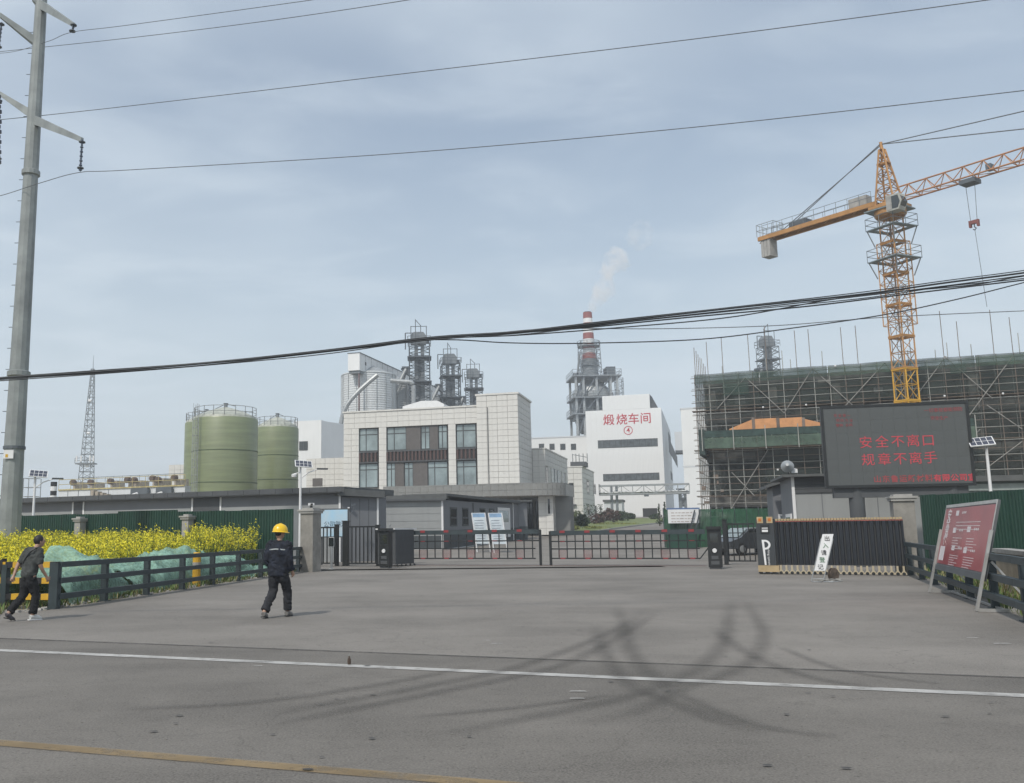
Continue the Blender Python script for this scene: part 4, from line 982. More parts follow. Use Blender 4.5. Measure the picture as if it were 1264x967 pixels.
def dress(t, J, coat, pants, k, sleeve, hem, wr):
    global_J = J
    mb = MB()
    limb(mb, [J['pel'] + Vector((0, 0, hem)), J['pel'] + Vector((0, 0, hem * .4)), J['waist'], J['chest'], J['neck'] + Vector((0, -.005, -.085)), J['neck'] + Vector((0, 0, -.03)), J['neck'] + Vector((0, 0, .012))],
         [(.190 * k, .150 * k), (.196 * k, .152 * k), (.182 * k, .140 * k), (.205 * k, .148 * k), (.165 * k, .115 * k), (.088, .085), (.070, .072)], 20)
    for s in 'LR':
        e = J['e' + s]; w_ = J['w' + s] - (J['w' + s] - e).normalized() * .015
        pts = [J['neck'] + Vector((0, -.005, -.10)), J['s' + s], J['s' + s].lerp(e, .5), e]; rr = [.085 * k, .088 * k, .078 * k, .066 * k]
        if sleeve: pts += [e.lerp(w_, .5), w_]; rr += [.060 * k, .050 * k]
        else: pts[-1] = J['s' + s].lerp(e, .92)
        limb(mb, pts, rr)
    fuse('jacket' if sleeve else 'shirt', mb, coat, t, .015, 5, wr, 1.0)
    mb = MB(); limb(mb, [J['pel'] + Vector((0, 0, .07)), J['pel'], J['pel'] + Vector((0, -.005, -.10))], [(.165 * k, .125 * k), (.178 * k, .135 * k), (.150 * k, .115 * k)], 18)
    for s in 'LR':
        a_ = J['a' + s]; kn = J['k' + s]
        limb(mb, [J['pel'] + (J['h' + s] - J['pel']) * .7 + Vector((0, 0, .02)), J['h' + s] + Vector((0, 0, -.09)), J['h' + s].lerp(kn, .6), kn, kn.lerp(a_, .55), a_.lerp(kn, .06)], [.105 * k, .112 * k, .096 * k, .084 * k, .080 * k, .079 * k])
    fuse('trousers', mb, pants, t, .015, 4, wr, 7.0)
dress(wk, J, mNavy, mPant, 1.06, True, -.14, .022)
mShoe = mat('grey_shoe', (.20, .19, .18), .7, .1, 9)
shoe(wk, J['aL'], J['tL'], mShoe); shoe(wk, J['aR'], J['tR'], mShoe)
f2 = Vector((.55, .83, 0)); face(wk, Vector(Jw['head']), f2)
o = ellipsoid((0, 0, 0), (.082, .10, .095), 16, 10).obj('hair', mHair, wk, smooth=True, loc=Vector(Jw['head']) + Vector((-.012, -.014, .03)))
hm = mat('helmet_yellow', (.78, .50, .01), .3, .03, 4, spec=.6)
mb = MB(); mb.lathe([(.150, -.005), (.148, .0), (.136, .012), (.134, .05), (.118, .10), (.082, .143), (.035, .163), (.001, .166)], 24)
mb.v = [(x, y * 1.15 + (.03 if (z < .01 and y > 0) else 0), z) for x, y, z in mb.v]
o = mb.obj('hard_hat', hm, wk, smooth=True, loc=Vector(Jw['head']) + Vector((.005, .0, .035))); o.rotation_euler = (R(-4), 0, R(-30))
MB().path([(0, -.14, .06), (0, -.09, .135), (0, 0, .168), (0, .09, .135), (0, .14, .06)], .012, 6).obj('ridge', hm, o, smooth=True)
# reflective band across the upper back, sits on the jacket
mRef = mat('reflective_band', (.42, .45, .46), .35)
mb = MB(); pts = []
for k in range(13):
    a0 = R(-90 + (k - 6) * 13); pts.append((.214 * math.cos(a0), .02 + .160 * math.sin(a0), 1.30 - abs(k - 6) * .004))
for k in range(12):
    p, q = pts[k], pts[k + 1]; mb.add([p, q, (q[0] * 1.01, q[1], q[2] + .022), (p[0] * 1.01, p[1], p[2] + .022), (p[0] * .95, p[1] * .95 + .004, p[2]), (q[0] * .95, q[1] * .95 + .004, q[2]), (q[0] * .95, q[1] * .95, q[2] + .022), (p[0] * .95, p[1] * .95, p[2] + .022)], [(0, 1, 2, 3), (7, 6, 5, 4), (0, 4, 5, 1), (3, 2, 6, 7)])
mb.obj('reflective_band', mRef, wk)

# --- man in grey with cross-body strap, walking right along the rail
pf = G(33, 767.5)
Jm = dict(pel=(0, 0, .90), waist=(0, .02, 1.03), chest=(0, .07, 1.21), neck=(0, .12, 1.385), head=(0, .19, 1.50),
          sL=(-.17, .07, 1.32), eL=(-.23, -.10, 1.07), wL=(-.20, -.20, .86), sR=(.17, .09, 1.32), eR=(.22, .10, 1.05), wR=(.20, .24, .84),
          hL=(-.085, 0, .85), kL=(-.09, -.05, .48), aL=(-.08, -.33, .16), tL=(-.08, -.26, .055), hR=(.085, 0, .85), kR=(.10, .10, .46), aR=(.09, .06, .10), tR=(.09, .19, .045))
mn, J = person((pf.x, pf.y, .02), R(-38), 'man in dark grey shirt and black trousers with a cross-body strap, at far left', Jm, 'm')
mShirt = mat('grey_shirt', (.055, .06, .058), .9, .25, 10, bump=.4, bscale=16); mJean = mat('black_trousers', (.010, .011, .013), .9, .3, 9, bump=.4, bscale=14)
dress(mn, J, mShirt, mJean, .98, False, -.03, .020)
mWs = mat('white_shoe', (.55, .55, .53), .7, .08, 9)
shoe(mn, J['aL'], J['tL'], mat('dark_shoe', (.07, .065, .075), .7)); shoe(mn, J['aR'], J['tR'], mWs, mTrim)
face(mn, Vector(Jm['head']), Vector((.35, .93, 0)))
ellipsoid((0, 0, 0), (.088, .100, .105), 16, 10).obj('hair', mHair, mn, smooth=True, loc=Vector(Jm['head']) + Vector((-.006, -.024, .032)))
mb = MB(); pts = []
for k in range(17):
    a0 = 2 * math.pi * k / 16; c = Vector((0, .06, 1.17)); pts.append(c + Vector((.20 * math.cos(a0) * .95, .160 * math.sin(a0), .22 * math.cos(a0))))
mb.path(pts, .016, 6); mb.obj('strap', mBlack, mn)
# ------------------------------------------------------------------ long grey shed on the left, and cabins by the gate
F = FP(421, 50.5, -27, 0.0)
t = thing('long_shed', 'long low grey shed with dark roof edge behind the left green hoarding', 'shed', F)
xl = F.hx(-60, 620); zt = F.hzz(250, 607.5); zw = F.hzz(250, 614.5)
MB().box(xl, 0, 0, 5, 0, zw).obj('wall', mGrey, t)
MB().box(xl, 0, -.02, -.001, 0, F.hzz(250, 627.5)).obj('lower_band', mGreyL, t)
MB().box(xl - .3, .25, -.5, 5.5, zw + .002, zt).obj('roof', mRoof, t)
for px in (91, 104, 238, 273, 420): x = F.hx(px, 620); MB().box(x - .07, x + .05, -.05, -.021, 0, zw - .01).obj('corner_trim', mTrim, t)
for a, b in ((91.5, 103), (239, 272)): MB().box(F.hx(a, 620), F.hx(b, 620), -.035, -.0205, 0, zw - .02).obj('dark_bay', mGreyD, t)
x0 = xl; mb = MB()
while x0 < 0: 
    MB().box(x0, x0 + 1.1, -.53, -.505, zw + .05, zt - .03).obj('roof_edge_sheet', mGreyD, t); x0 += 1.125
# side bay
F2 = Frame(F.o.x, F.o.y, 20, 0); x2 = F2.hx(466, 640); 
t = thing('grey_cabin', 'grey cabin wall with slanting dark roof, left of the white-framed guard cabin', 'cabin', F2)
za = F2.hzz(421, 603.5); zb = F2.hzz(466, 607); zc = F2.hzz(466, 612)
MB().box(.03, x2, .0, 4, 0, min(za, zb) - .3).obj('wall', mGrey, t)
MB().prism([(-.25, za - .38), (x2 + .3, zc - .12), (x2 + .3, zb), (-.25, za)], -.4, 4.3).obj('roof', mRoof, t)
for k in range(1, 4): MB().box(x2 * k / 4, x2 * k / 4 + .025, -.010, -.0005, 0, zb - .4).obj('panel_joint', mGreyD, t)
for px in (466,): x = F2.hx(px, 640); MB().box(x - .04, x + .06, -.03, -.001, 0, zb - .35).obj('corner_trim', mTrim, t)
t = thing('lamp_arm', 'thin grey lamp arm fixed on the grey cabin wall', 'lamp', loc=P(432, 636, 49.6))
MB().path([(0, 0, 0), (.22, 0, .28), (.2, 0, .5)], .025).obj('arm', mSteelD, t); MB().box(.05, .3, -.05, .05, .5, .56).obj('head', mSteelD, t); MB().box(-.12, -.02, -.05, .05, .36, .42).obj('lamp', mTrim, t)

# guard cabin: front face px 466..547, side face 547..650 receding
Yc = 64.8; F = FP(547, Yc, -6); 
t = thing('guard_cabin', 'pale grey guard cabin with white corner posts, small dark windows and a white door', 'cabin', F)
xl = F.hx(467, 640); z0 = 0; zt = F.hzz(510, 612) - F.o.z; zw = F.hzz(510, 616.5) - F.o.z; zd = F.hzz(510, 662) - F.o.z
MB().box(xl, 0, 0, 3, 0, zw).obj('wall', mGreyL, t)
for k in range(5):
    a = zd + (zw - zd) * k / 5; MB().box(xl, -.08, -.03, -.001, a + .01, zd + (zw - zd) * (k + 1) / 5 - .012).obj('wall_board', mGreyL, t)
MB().box(xl, -.08, -.035, -.001, .1, zd).obj('lower_band', mat('slate_band', (.055, .065, .07), .6, .1), t)
MB().box(xl - .1, .05, -.06, -.0355, -.0, .1).obj('base_rail', mTrim, t)
MB().box(xl - .25, .3, -.35, 3.2, zw + .002, zt + .02).obj('roof', mRoof, t)
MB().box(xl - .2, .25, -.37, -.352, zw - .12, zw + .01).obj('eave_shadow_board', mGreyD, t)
for x in (xl + .02, -.04): MB().box(x - .07, x + .07, -.07, -.036, 0, zw - .13).obj('corner_trim', mTrim, t)
# right side: runs to px 636 at Y 80
e = P(640, 650, 80.5); dx, dy = e.x - F.o.x, e.y - F.o.y; sa = math.degrees(math.atan2(dy, dx)); FS = Frame(F.o.x, F.o.y, sa); Ls = math.hypot(dx, dy)
def zs(px, py): return FS.hzz(px, py) - FS.o.z
slope = gz(e.x, e.y) - gz(F.o.x, F.o.y)
t = thing('guard_cabin_wing', 'grey side row of the guard cabin with four narrow dark windows and white-framed door', 'cabin', FS)
zt2 = zs(600, 618.5)
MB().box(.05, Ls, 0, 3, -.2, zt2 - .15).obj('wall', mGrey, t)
MB().prism([(-.05, zs(548, 612.5)), (Ls + .3, zs(640, 621.5)), (Ls + .3, zs(640, 618.5)), (-.05, zs(548, 609.5))], -.3, 3.1).obj('roof', mRoof, t)
MB().prism([(.08, .05), (Ls, slope + .05), (Ls, zs(640, 651.5)), (.08, zs(549, 654.8))], -.03, -.001).obj('lower_band', mat('slate_band', (.05, .06, .065)), t)
MB().prism([(.0, -.1), (Ls, slope - .12), (Ls, slope + .045), (.0, .045)], -.06, -.031).obj('base_rail', mTrim, t)
for a, b, c, d in ((555.5, 626.5, 564, 650), (570.5, 627, 578, 649.5), (592, 627.5, 599, 645), (604, 628, 610, 645)):
    xa, xb, za, zb = FS.rect(a, b, c, d); window(t, xa, xb, za - FS.o.z, zb - FS.o.z, 0, (), (.45,), .12, mDarkGlass)
xa, xb, za, zb = FS.rect(614, 627, 629, 663); za -= FS.o.z; zb -= FS.o.z
o = MB().box(xa, xa + .35, -.06, -.032, za, zb).box(xb - .35, xb, -.06, -.032, za, zb).box(xa + .35, xb - .35, -.06, -.032, zb - .22, zb).box(xa + .35, xb - .35, -.06, -.032, za + 1.0, za + 1.2).obj('door', mTrim, t)
MB().box(xa + .35, xb - .35, -.045, -.032, za + 1.2, zb - .22).obj('pane', mGlass, o); MB().box(xa + .35, xb - .35, -.046, -.032, za, za + 1.0).obj('door_leaf', mTrim, o)
for px in (584, 633): x = FS.hx(px, 640); MB().box(x - .08, x + .08, -.05, -.032, .2, zs(px, 621)).obj('corner_trim', mTrim if px == 633 else mGreyD, t)
e2 = Frame(e.x, e.y, 10); t = thing('cabin_end', 'grey end block of the guard cabin row beside the office entrance', 'cabin', e2)
xe = e2.hx(651, 640); MB().box(.02, xe, 0, 3, 0, e2.hzz(645, 620) - e2.o.z).obj('wall', mGrey, t); MB().box(-.2, xe + .3, -.4, 3.2, e2.hzz(645, 619.6) - e2.o.z, e2.hzz(645, 617.5) - e2.o.z).obj('roof', mRoof, t)
MB().box(.02, xe, -.03, -.001, 0, e2.hzz(645, 650) - e2.o.z).obj('lower_band', mat('slate_band', (.05, .06, .065)), t)

# ------------------------------------------------------------------ office building
OF = Frame(10.0, 95.0, -17); oz = OF.o.z
def oz_(px, py, y=0): return OF.hzz(px, py, y) - oz
def orc(a, b, c, d, y=0): r = OF.rect(a, b, c, d, y); return r[0], r[1], r[2] - oz, r[3] - oz
t = thing('office_building', 'three-storey pale stone-tiled office block with large dark framed windows and a square tower', 'office building', OF)
xTl = OF.hx(589, 560); xL = OF.hx(424, 560, .4); zTop = oz_(615, 487.5); zPar = oz_(589, 502, .4); zCan = oz_(560, 599, .4)
# core
MB().box(xL + .02, xTl, .85, 13, 0, zPar - .3).obj('wall', mJoint, t)
MB().box(xTl, 0 - .06, .06, 7.4, 0, zTop - .1).obj('tower_core', mJoint, t)
MB().box(xTl - .1, .12, -.06, 7.55, zTop, zTop + .18).obj('tower_coping', mTile, t)
tiles(t, xTl, 0, zCan - .6, zTop, .05, 1.02, .62, gap=.035)
# tower side (faces right)
TS = t
ts_mesh = {}
def side_tiles(xface, y0, y1, z0, z1, tw, th, holes=(), parent=t, mt=None, gap=.035):
    ny = max(1, round((y1 - y0) / tw)); nz = max(1, round((z1 - z0) / th)); w = (y1 - y0) / ny; h = (z1 - z0) / nz
    me = MB().box(-.06, .0, gap / 2, w - gap / 2, gap / 2, h - gap / 2).mesh('tile', mt or mTile)
    for j in range(nz):
        for i in range(ny):
            yc, zc = y0 + (i + .5) * w, z0 + (j + .5) * h
            if any(a < yc < b and c < zc < d for a, b, c, d in holes): continue
            inst(me, 'tile', parent, (xface + random.uniform(-.006, .006), y0 + i * w, z0 + j * h))
side_tiles(0.0, .05, 7.4, zCan - .6, zTop, 1.45, .62, holes=((1.5, 2.2, zCan - 1, zTop - 3.9),))
MB().box(-.05, -.02, 1.55, 2.35, zCan - .5, zTop - 3.9).obj('slit_window', mDarkGlass, t)
# drain pipe on tower
x = OF.hx(603, 560); MB().tube((x, -.08, zCan), (x, -.08, oz_(603, 503)), .035).obj('drain_pipe', mGreyD, t)
# main facade: parapet band, piers, left pier
Yf = .4
xr_f = xTl - .0
xs_f = [(424, 443), (467.5, 477), (553.5, 563)]
zW1 = oz_(500, 529, Yf); zW0 = oz_(500, 601, Yf)
zWt = oz_(563, 523.5, Yf)
MB().box(xL + .05, xTl, Yf + .05, .86, zWt, zPar - .02).obj('parapet', mJoint, t)
tiles(t, xL, xTl - .02, zWt, zPar, Yf + .05, 1.28, .62, gap=.035)
MB().box(xL - .1, xTl, Yf - .08, .9, zPar + .001, zPar + .16).obj('coping', mTile, t)
for a, b in xs_f:
    xa, xb = OF.hx(a, 565, Yf), OF.hx(b, 565, Yf)
    MB().box(xa + .05, xb - .05, Yf + .05, .86, zCan - .5, zWt - .002).obj('pier_core', mJoint, t)
    tiles(t, xa, xb, zCan - .5, zWt, Yf + .05, (.95 if b - a > 12 else .86), .62, gap=.035)
# windows (two rows) with red louvre band between
def winrow(px0, px1, parts, ya, yb, yl=.85):
    """parts: list of (px0, px1, kind)"""
    for a, b, k in parts:
        xa, xb = OF.hx(a, (ya + yb) / 2, yl), OF.hx(b, (ya + yb) / 2, yl)
        za, zb = oz_((a + b) / 2, yb, yl), oz_((a + b) / 2, ya, yl)
        if k == 'p': MB().box(xa, xb, yl - .25, yl - .001, za, zb).obj('brown_panel', mBrown, t)
        else: window(t, xa, xb, za, zb, yl - .14, (k,), (.70,), .10)
zu1, zu0 = oz_(500, 528.5, .85), oz_(500, 556, .85); zl1, zl0 = oz_(500, 571, .85), oz_(500, 601.5, .85)
for grp in ([(443.5, 467.5, .38)], [(478, 502.5, .38), (502.5, 520, 'p'), (520, 531.5, .5), (531.5, 541.5, 'p'), (541.5, 553, .45)], [(563.5, 588.5, .36)]):
    for a, b, k in grp:
        xa, xb = OF.hx(a, 545, .85), OF.hx(b, 545, .85)
        if k == 'p': MB().box(xa, xb, .58, .849, zu0, zWt - .01).obj('brown_panel', mBrown, t)
        else: window(t, xa, xb, zu0, zWt - .01, .71, (k,), (.72,), .10)
for grp in ([(443.5, 467.5, .38)], [(477.5, 489, .55), (489, 499.5, 'p'), (499.5, 511, .5), (511, 528.5, 'p'), (528.5, 553.5, .35)], [(564, 589, .36)]):
    for a, b, k in grp:
        xa, xb = OF.hx(a, 585, .85), OF.hx(b, 585, .85)
        if k == 'p': MB().box(xa, xb, .58, .849, zl0, zl1).obj('brown_panel', mBrown, t)
        else: window(t, xa, xb, zl0, zl1, .71, (k,), (.74,), .10)
for a, b in ((443.5, 467.5), (477.3, 553.3), (563.5, 588.7)):
    xa, xb = OF.hx(a, 563, .85), OF.hx(b, 563, .85)
    MB().box(xa, xb, .52, .849, zl1 + .002, zu0 - .002).obj('louvre_back', mBlk, t)
    MB().box(xa, xb, .42, .519, zu0 - .16, zu0 - .02).obj('band_trim', mGreyD, t); MB().box(xa, xb, .42, .519, zl1 + .01, zl1 + .15).obj('band_trim', mGreyD, t)
    n = max(2, int((xb - xa) / .40)); me = MB().box(-.10, .10, .40, .519, zl1 + .16, zu0 - .17).mesh('louvre', mRed)
    for i in range(n): inst(me, 'louvre', t, (xa + (i + .5) * (xb - xa) / n, 0, 0))
# roof-top skylight hood
xa, xb, za, zb = orc(497, 499.5, 548, 506.5, 4)
MB().prism([(xa, zPar - .4), (xb, zPar - .4), (xb, zb - .05), (xb - .8, zb + .35), (xa + 2.2, zb + .42), (xa, zb - .1)], 4, 8).obj('roof_hood', mTrim, t)
# left lower wing behind (px 380..443, y 565)
xa = OF.hx(378, 590, 5); xb = OF.hx(424.5, 590, 5); zz = oz_(410, 565.5, 5)
MB().box(xa, xb + .3, 5.05, 12, 0, zz).obj('low_wing', mJoint, t)
tiles(t, xa, xb, zz - 5.0, zz, 5.05, 1.3, .62, gap=.035)
MB().box(OF.hx(386, 590, 5), OF.hx(398, 590, 5), 4.95, 5.0, zz - 3.2, zz - 2.3).obj('wall_niche', mBrown, t)
# right wing behind the tower
W0 = 7.5; xw = 1.44
zz = oz_(672, 554.5, W0)
MB().box(-1.0, xw - .06, W0 + .05, W0 + 17, 0, zz - .02).obj('right_wing', mJoint, t)
xa = -.0; tiles(t, xa, xw, zCan - 1, zz, W0 + .05, .72, .62, gap=.035)
SW = OF.sub(xw, W0, 90)
def swr(a, b, c, d): r = SW.rect(a, b, c, d); return r[0], r[1], r[2] - oz, r[3] - oz
hs = []
for r in ((674.5, 578, 677.5, 596), (681, 580, 692.5, 597), (695, 585, 697.5, 598)):
    q = swr(*r); hs.append((W0 + q[0], W0 + q[1], q[2], q[3]))
    o = MB().box(xw - .055, xw - .02, W0 + q[0], W0 + q[1], q[2], q[3]).obj('window', mDarkGlass if q[1] - q[0] < 3 else mGlass, t)
    if q[1] - q[0] > 3:
        for f_ in (.3, .6): MB().box(xw - .02, xw + .01, W0 + q[0] + (q[1] - q[0]) * f_, W0 + q[0] + (q[1] - q[0]) * f_ + .12, q[2], q[3]).obj('mullion', mFrame, o)
side_tiles(xw, W0, W0 + 17, zCan - .8, zz, 1.7, .62, holes=hs)
MB().box(-1.05, xw + .06, W0 - .05, W0 + 17.1, zz + .001, zz + .14).obj('coping', mTile, t)
# canopy with rounded right end, ribbed grey tiles
yC = -7.0; xa = OF.hx(473, 606, yC); xb = OF.hx(656, 606, yC); zc1 = oz_(600, 599, yC); zc0 = oz_(600, 613.2, yC)
ty = thing('entrance_canopy', 'wide grey tiled canopy band with a rounded right end over the office entrance', 'canopy', OF)
arc = [(xa, yC), (xb, yC)]; rad = 2.7; cx_, cy_ = xb, yC + rad
for k in range(1, 9): a0 = R(-90 + k * 9.5); arc.append((cx_ + rad * 1.12 * math.cos(a0), cy_ + rad * math.sin(a0)))
arc += [(arc[-1][0] + .05, 0.5), (xa, 6.5)]
MB().prismz(arc, zc0, zc1).obj('slab', mJoint, ty)
edge = arc[:10]; L0 = [(Vector((*edge[i], 0)), Vector((*edge[i + 1], 0))) for i in range(9)]
tm = {}
for i, (a, b) in enumerate(L0):
    d = b - a; Ln = d.length; n = max(1, round(Ln / .78)); w_ = Ln / n; ag = math.atan2(d.y, d.x)
    for j in range(2):
        h_ = (zc1 - zc0) / 2; key = (round(w_, 3), j)
        if key not in tm: tm[key] = MB().box(.02, w_ - .02, -.05, -.0, .02, h_ - .02).mesh('tile', mGTile)
        for k in range(n): p_ = a + d * (k / n); inst(tm[key], 'tile', ty, (p_.x, p_.y, zc0 + j * h_), (0, 0, ag))
MB().prismz([(x * 1.0, y - .04 if y < 0 else y) for x, y in arc], zc1 + .001, zc1 + .1).obj('coping', mGTile, ty)
# entrance: dark glass wall, tiled pier, fluted grey pier
zc0_ = zc0
t3 = thing('entrance_pier', 'pale tiled pier with narrow slit window under the entrance canopy', 'pier', OF)
xa = OF.hx(664.5, 630, -5.4); xb = OF.hx(683, 630, -5.4)
MB().box(xa + .05, xb - .02, -5.34, -2, 0, zc0 - .003).obj('core', mJoint, t3); tiles(t3, xa, xb, 0, zc0 - .02, -5.34, .8, .6, gap=.035)
x = OF.hx(677.5, 630, -5.5); MB().box(x - .09, x + .09, -5.42, -5.385, 2.0, 3.4).obj('slit_window', mDarkGlass, t3)
t3 = thing('fluted_pier', 'dark grey fluted pier under the rounded end of the canopy', 'pier', OF)
xc = OF.hx(693, 630, -4); n = 14
MB().box(xc - .70, xc + .75, -3.85, -1.2, 0, zc0 - .003).obj('core', mGreyD, t3)
fl = MB().box(-.045, .045, -.06, 0, 0, zc0 - .004).mesh('flute', mGTile)
for i in range(n): inst(fl, 'flute', t3, (xc - .65 + i * 1.35 / (n - 1), -3.851, 0))
for i in range(12): inst(fl, 'flute', t3, (xc + .751, -3.75 + i * .22, 0), (0, 0, R(90)))
t3 = thing('entrance_lobby', 'dark glazed lobby wall in shade below the office canopy', 'entrance', OF)
xa = OF.hx(640, 630, 2) - 6; xb = OF.hx(690, 630, 2)
MB().box(xa, xb, 2, 2.3, 0, zc0 - .003).obj('wall', mConcL, t3)
x0_ = OF.hx(650, 630, 2); 
window(t3, x0_, OF.hx(658, 630, 2), .6, zc0 - .4, 1.9, (.5,), (.7,), .1, mDarkGlass)
window(t3, OF.hx(661, 630, 2), OF.hx(664.5, 630, 2), .0, zc0 - .3, 1.9, (), (), .1, mDarkGlass, name='door')
# beyond: second tiled office (px 700..745)
F = FP(721, 140, -17); z_0 = F.o.z
t = thing('rear_office', 'two-storey pale tiled office behind the entrance canopy with narrow slot windows', 'office building', F)
def frc(a, b, c, d, y=0): r = F.rect(a, b, c, d, y); return r[0], r[1], r[2] - z_0, r[3] - z_0
xl, xr2, zb, zt = frc(698, 577, 721, 640)
D = 15.5
MB().box(xl, -.06, .06, D, 0, zt - .05).obj('core', mJoint, t); tiles(t, xl, 0, 0, zt, .05, 1.5, .95, gap=.07)
S = F.sub(0, 0, 90); hs = []
for r in ((724.8, 594, 727.5, 608), (733, 597.5, 735.6, 610), (739.5, 598, 741.5, 612), (726, 624.5, 729, 636), (734.5, 624.5, 736.5, 636), (741, 625, 743, 636)):
    q = S.rect(*r); q = (q[0], q[1], q[2] - z_0, q[3] - z_0); hs.append(q); MB().box(-.055, -.02, q[0], q[1], q[2], q[3]).obj('slot_window', mDarkGlass, t)
ny, nz = 9, 11
me = MB().box(-.06, 0, .035, D / ny - .035, .035, zt / nz - .035).mesh('tile', mTile)
for j in range(nz):
    for i in range(ny):
        yc, zc = (i + .5) * D / ny, (j + .5) * zt / nz
        if any(a - .3 < yc < b + .3 and c - .2 < zc < d + .2 for a, b, c, d in hs): continue
        inst(me, 'tile', t, (0, i * D / ny, j * zt / nz))
MB().box(xl - .1, .08, -.05, D + .1, zt + .001, zt + .15).obj('coping', mTile, t)
xa, xb, za, zb = frc(703, 574, 722, 577); MB().box(xa, xb, 1, 4, zt + .152, zt + .9).obj('roof_plant', mGreyD, t)
mb = MB()
for px in (707, 711, 715, 720, 725): x = F.hx(px, 570, 2); mb.tube((x, 2, zt + .9), (x, 2, zt + 2.2), .06, n=5)
mb.tube((F.hx(707, 570, 2), 2, zt + 2.1), (F.hx(725, 570, 2), 2, zt + 1.6), .05, n=5); mb.obj('roof_pipes', mSteelM, t)
MB().box(xl, xl + 1.6, -.4, -.051, 2.8, 3.0).obj('small_canopy', mGreyD, t); MB().box(xl + .3, xl + 1.0, -.03, -.0105, .2, 2.5).obj('door', mDarkGlass, t)
x = xl + .9; MB().box(x - .35, x + .35, -.03, -.0105, zt * .62, zt * .62 + .9).obj('window', mDarkGlass, t)
# ------------------------------------------------------------------ calcining workshop and neighbours
WS = FP(823.5, 200, -17); wz_ = WS.o.z
def wrc(a, b, c, d, y=0): r = WS.rect(a, b, c, d, y); return r[0], r[1], r[2] - wz_, r[3] - wz_
t = thing('workshop_building', 'tall white workshop with big red Chinese characters and a circled number four', 'workshop', WS)
D = 52.0
xl = WS.hx(724.5, 560); z1 = WS.hzz(823.5, 503) - wz_; z2 = WS.hzz(770, 488) - wz_; xm0, xm1 = WS.hx(743.5, 498), WS.hx(802, 495)
MB().box(xl, 0, 0, D, 0, z1).obj('wall', mWhite, t)
MB().prism([(xm0, z1 + .002), (xm1, z1 + .002), (xm1, z2), (xm0, z2)], .0, 14).obj('raised_block', mWhite, t)
MB().add([(xm1 + .01, .5, z1 + .01), (xm1 + .01, 13, z1 + .01), (xm1 + .01, 13, z2 - .3), (xm1 + .01, .5, z2 - .05), (xm1 + 1.7, 1.2, z1 + .01), (xm1 + 1.7, 13, z1 + .01), (xm1 + .5, 13, z2 - 1.2), (xm1 + .5, 1.0, z2 - .6)], [(0, 1, 2, 3), (4, 7, 6, 5), (0, 4, 5, 1), (3, 2, 6, 7), (0, 3, 7, 4), (1, 5, 6, 2)]).obj('ventilator', mGreyD, t)
# cladding seams: vertical sheets on the front
ncl = 14; wc_ = -xl / ncl
cs = MB().box(.02, wc_ - .02, -.035, -.0, .2, z1 - .25).mesh('cladding_sheet', mWhite)
for i in range(ncl): inst(cs, 'cladding_sheet', t, (xl + i * wc_, -random.uniform(0, .006), 0))
ncl2 = 6; wc2 = (xm1 - xm0) / ncl2; cs = MB().box(.02, wc2 - .02, -.035, -.0, z1 + .01, z2 - .1).mesh('cladding_sheet', mWhite)
for i in range(ncl2): inst(cs, 'cladding_sheet', t, (xm0 + i * wc2, -random.uniform(0, .006), 0))
MB().box(xl - .1, 0.1, -.1, D, z1 - .2, z1 - .001).obj('eave_trim', mGreyL, t) if False else None
mBand = mat('dark_window_band', (.10, .115, .12), .35, .3, 1.2, stain=.3)
for r in ((738, 542.5, 812, 552.5), (744.5, 584.5, 814, 593.5)):
    xa, xb, za, zb = wrc(*r); o = MB().box(xa, xb, -.07, -.042, za, zb).obj('window_band', mFrame, t)
    n = 10
    for i in range(n): w_ = (xb - xa) / n; MB().box(xa + i * w_ + .08, xa + (i + 1) * w_ - .08, -.085, -.0705, za + .12, zb - .12).obj('pane', mBand, o)
# red characters
for i, ch in enumerate('煅烧车间'):
    x, z = WS.hit((751.5, 767.5, 782.2, 797)[i], (519.5, 518.8, 518, 517.2)[i]); glyph(ch, 2.55, mCharRed, t, (x, -.06, z - wz_), .02, 'character', bold=.015)
x, z = WS.hit(775.5, 531.5); z -= wz_
mb = MB(); n = 32
for i in range(n):
    a0, a1 = 2 * math.pi * i / n, 2 * math.pi * (i + 1) / n
    mb.prism([(x + .82 * math.cos(a0), z + .82 * math.sin(a0)), (x + .97 * math.cos(a0), z + .97 * math.sin(a0)), (x + .97 * math.cos(a1), z + .97 * math.sin(a1)), (x + .82 * math.cos(a1), z + .82 * math.sin(a1))], -.08, -.042)
mb.obj('number_ring', mCharRed, t); glyph('4', 1.5, mCharRed, t, (x, -.06, z), .02, 'number', bold=.01)
# loading opening and side features
xa, xb, za, zb = wrc(793.5, 627.5, 811.5, 639.5); MB().box(xa, xb, -.05, -.04, 0, zb).obj('loading_opening', mBlk, t)
S = WS.sub(0, 0, 90)
for r in ((825.5, 545, 834, 566), (836.5, 572, 842, 583), (828, 587, 834.5, 596)):
    q = S.rect(*r); MB().box(.001, .04, max(1, q[0]), min(D - 1, q[1]), q[2] - wz_, q[3] - wz_).obj('window_band', mGreyD, t)
ns = 12; cs = MB().box(.0, .035, .03, D / ns - .03, .2, z1 - .2).mesh('cladding_sheet', mWhite2)
for i in range(ns): 
    inst(cs, 'cladding_sheet', t, (-.0, i * D / ns, 0), None)
# annex on left bottom
F = FP(747, 176, -17); zt = F.hzz(755, 617) - F.o.z; xr2 = F.hx(768, 630)
t = thing('small_annexe', 'small pale annexe with a dark roof strip below the truss bridge', 'shed', F)
MB().box(0, xr2, 0, 5, 0, zt - .4).obj('wall', mWhite2, t); MB().box(-.2, xr2 + .2, -.3, 5.2, zt - .398, zt).obj('roof', mRoof, t)
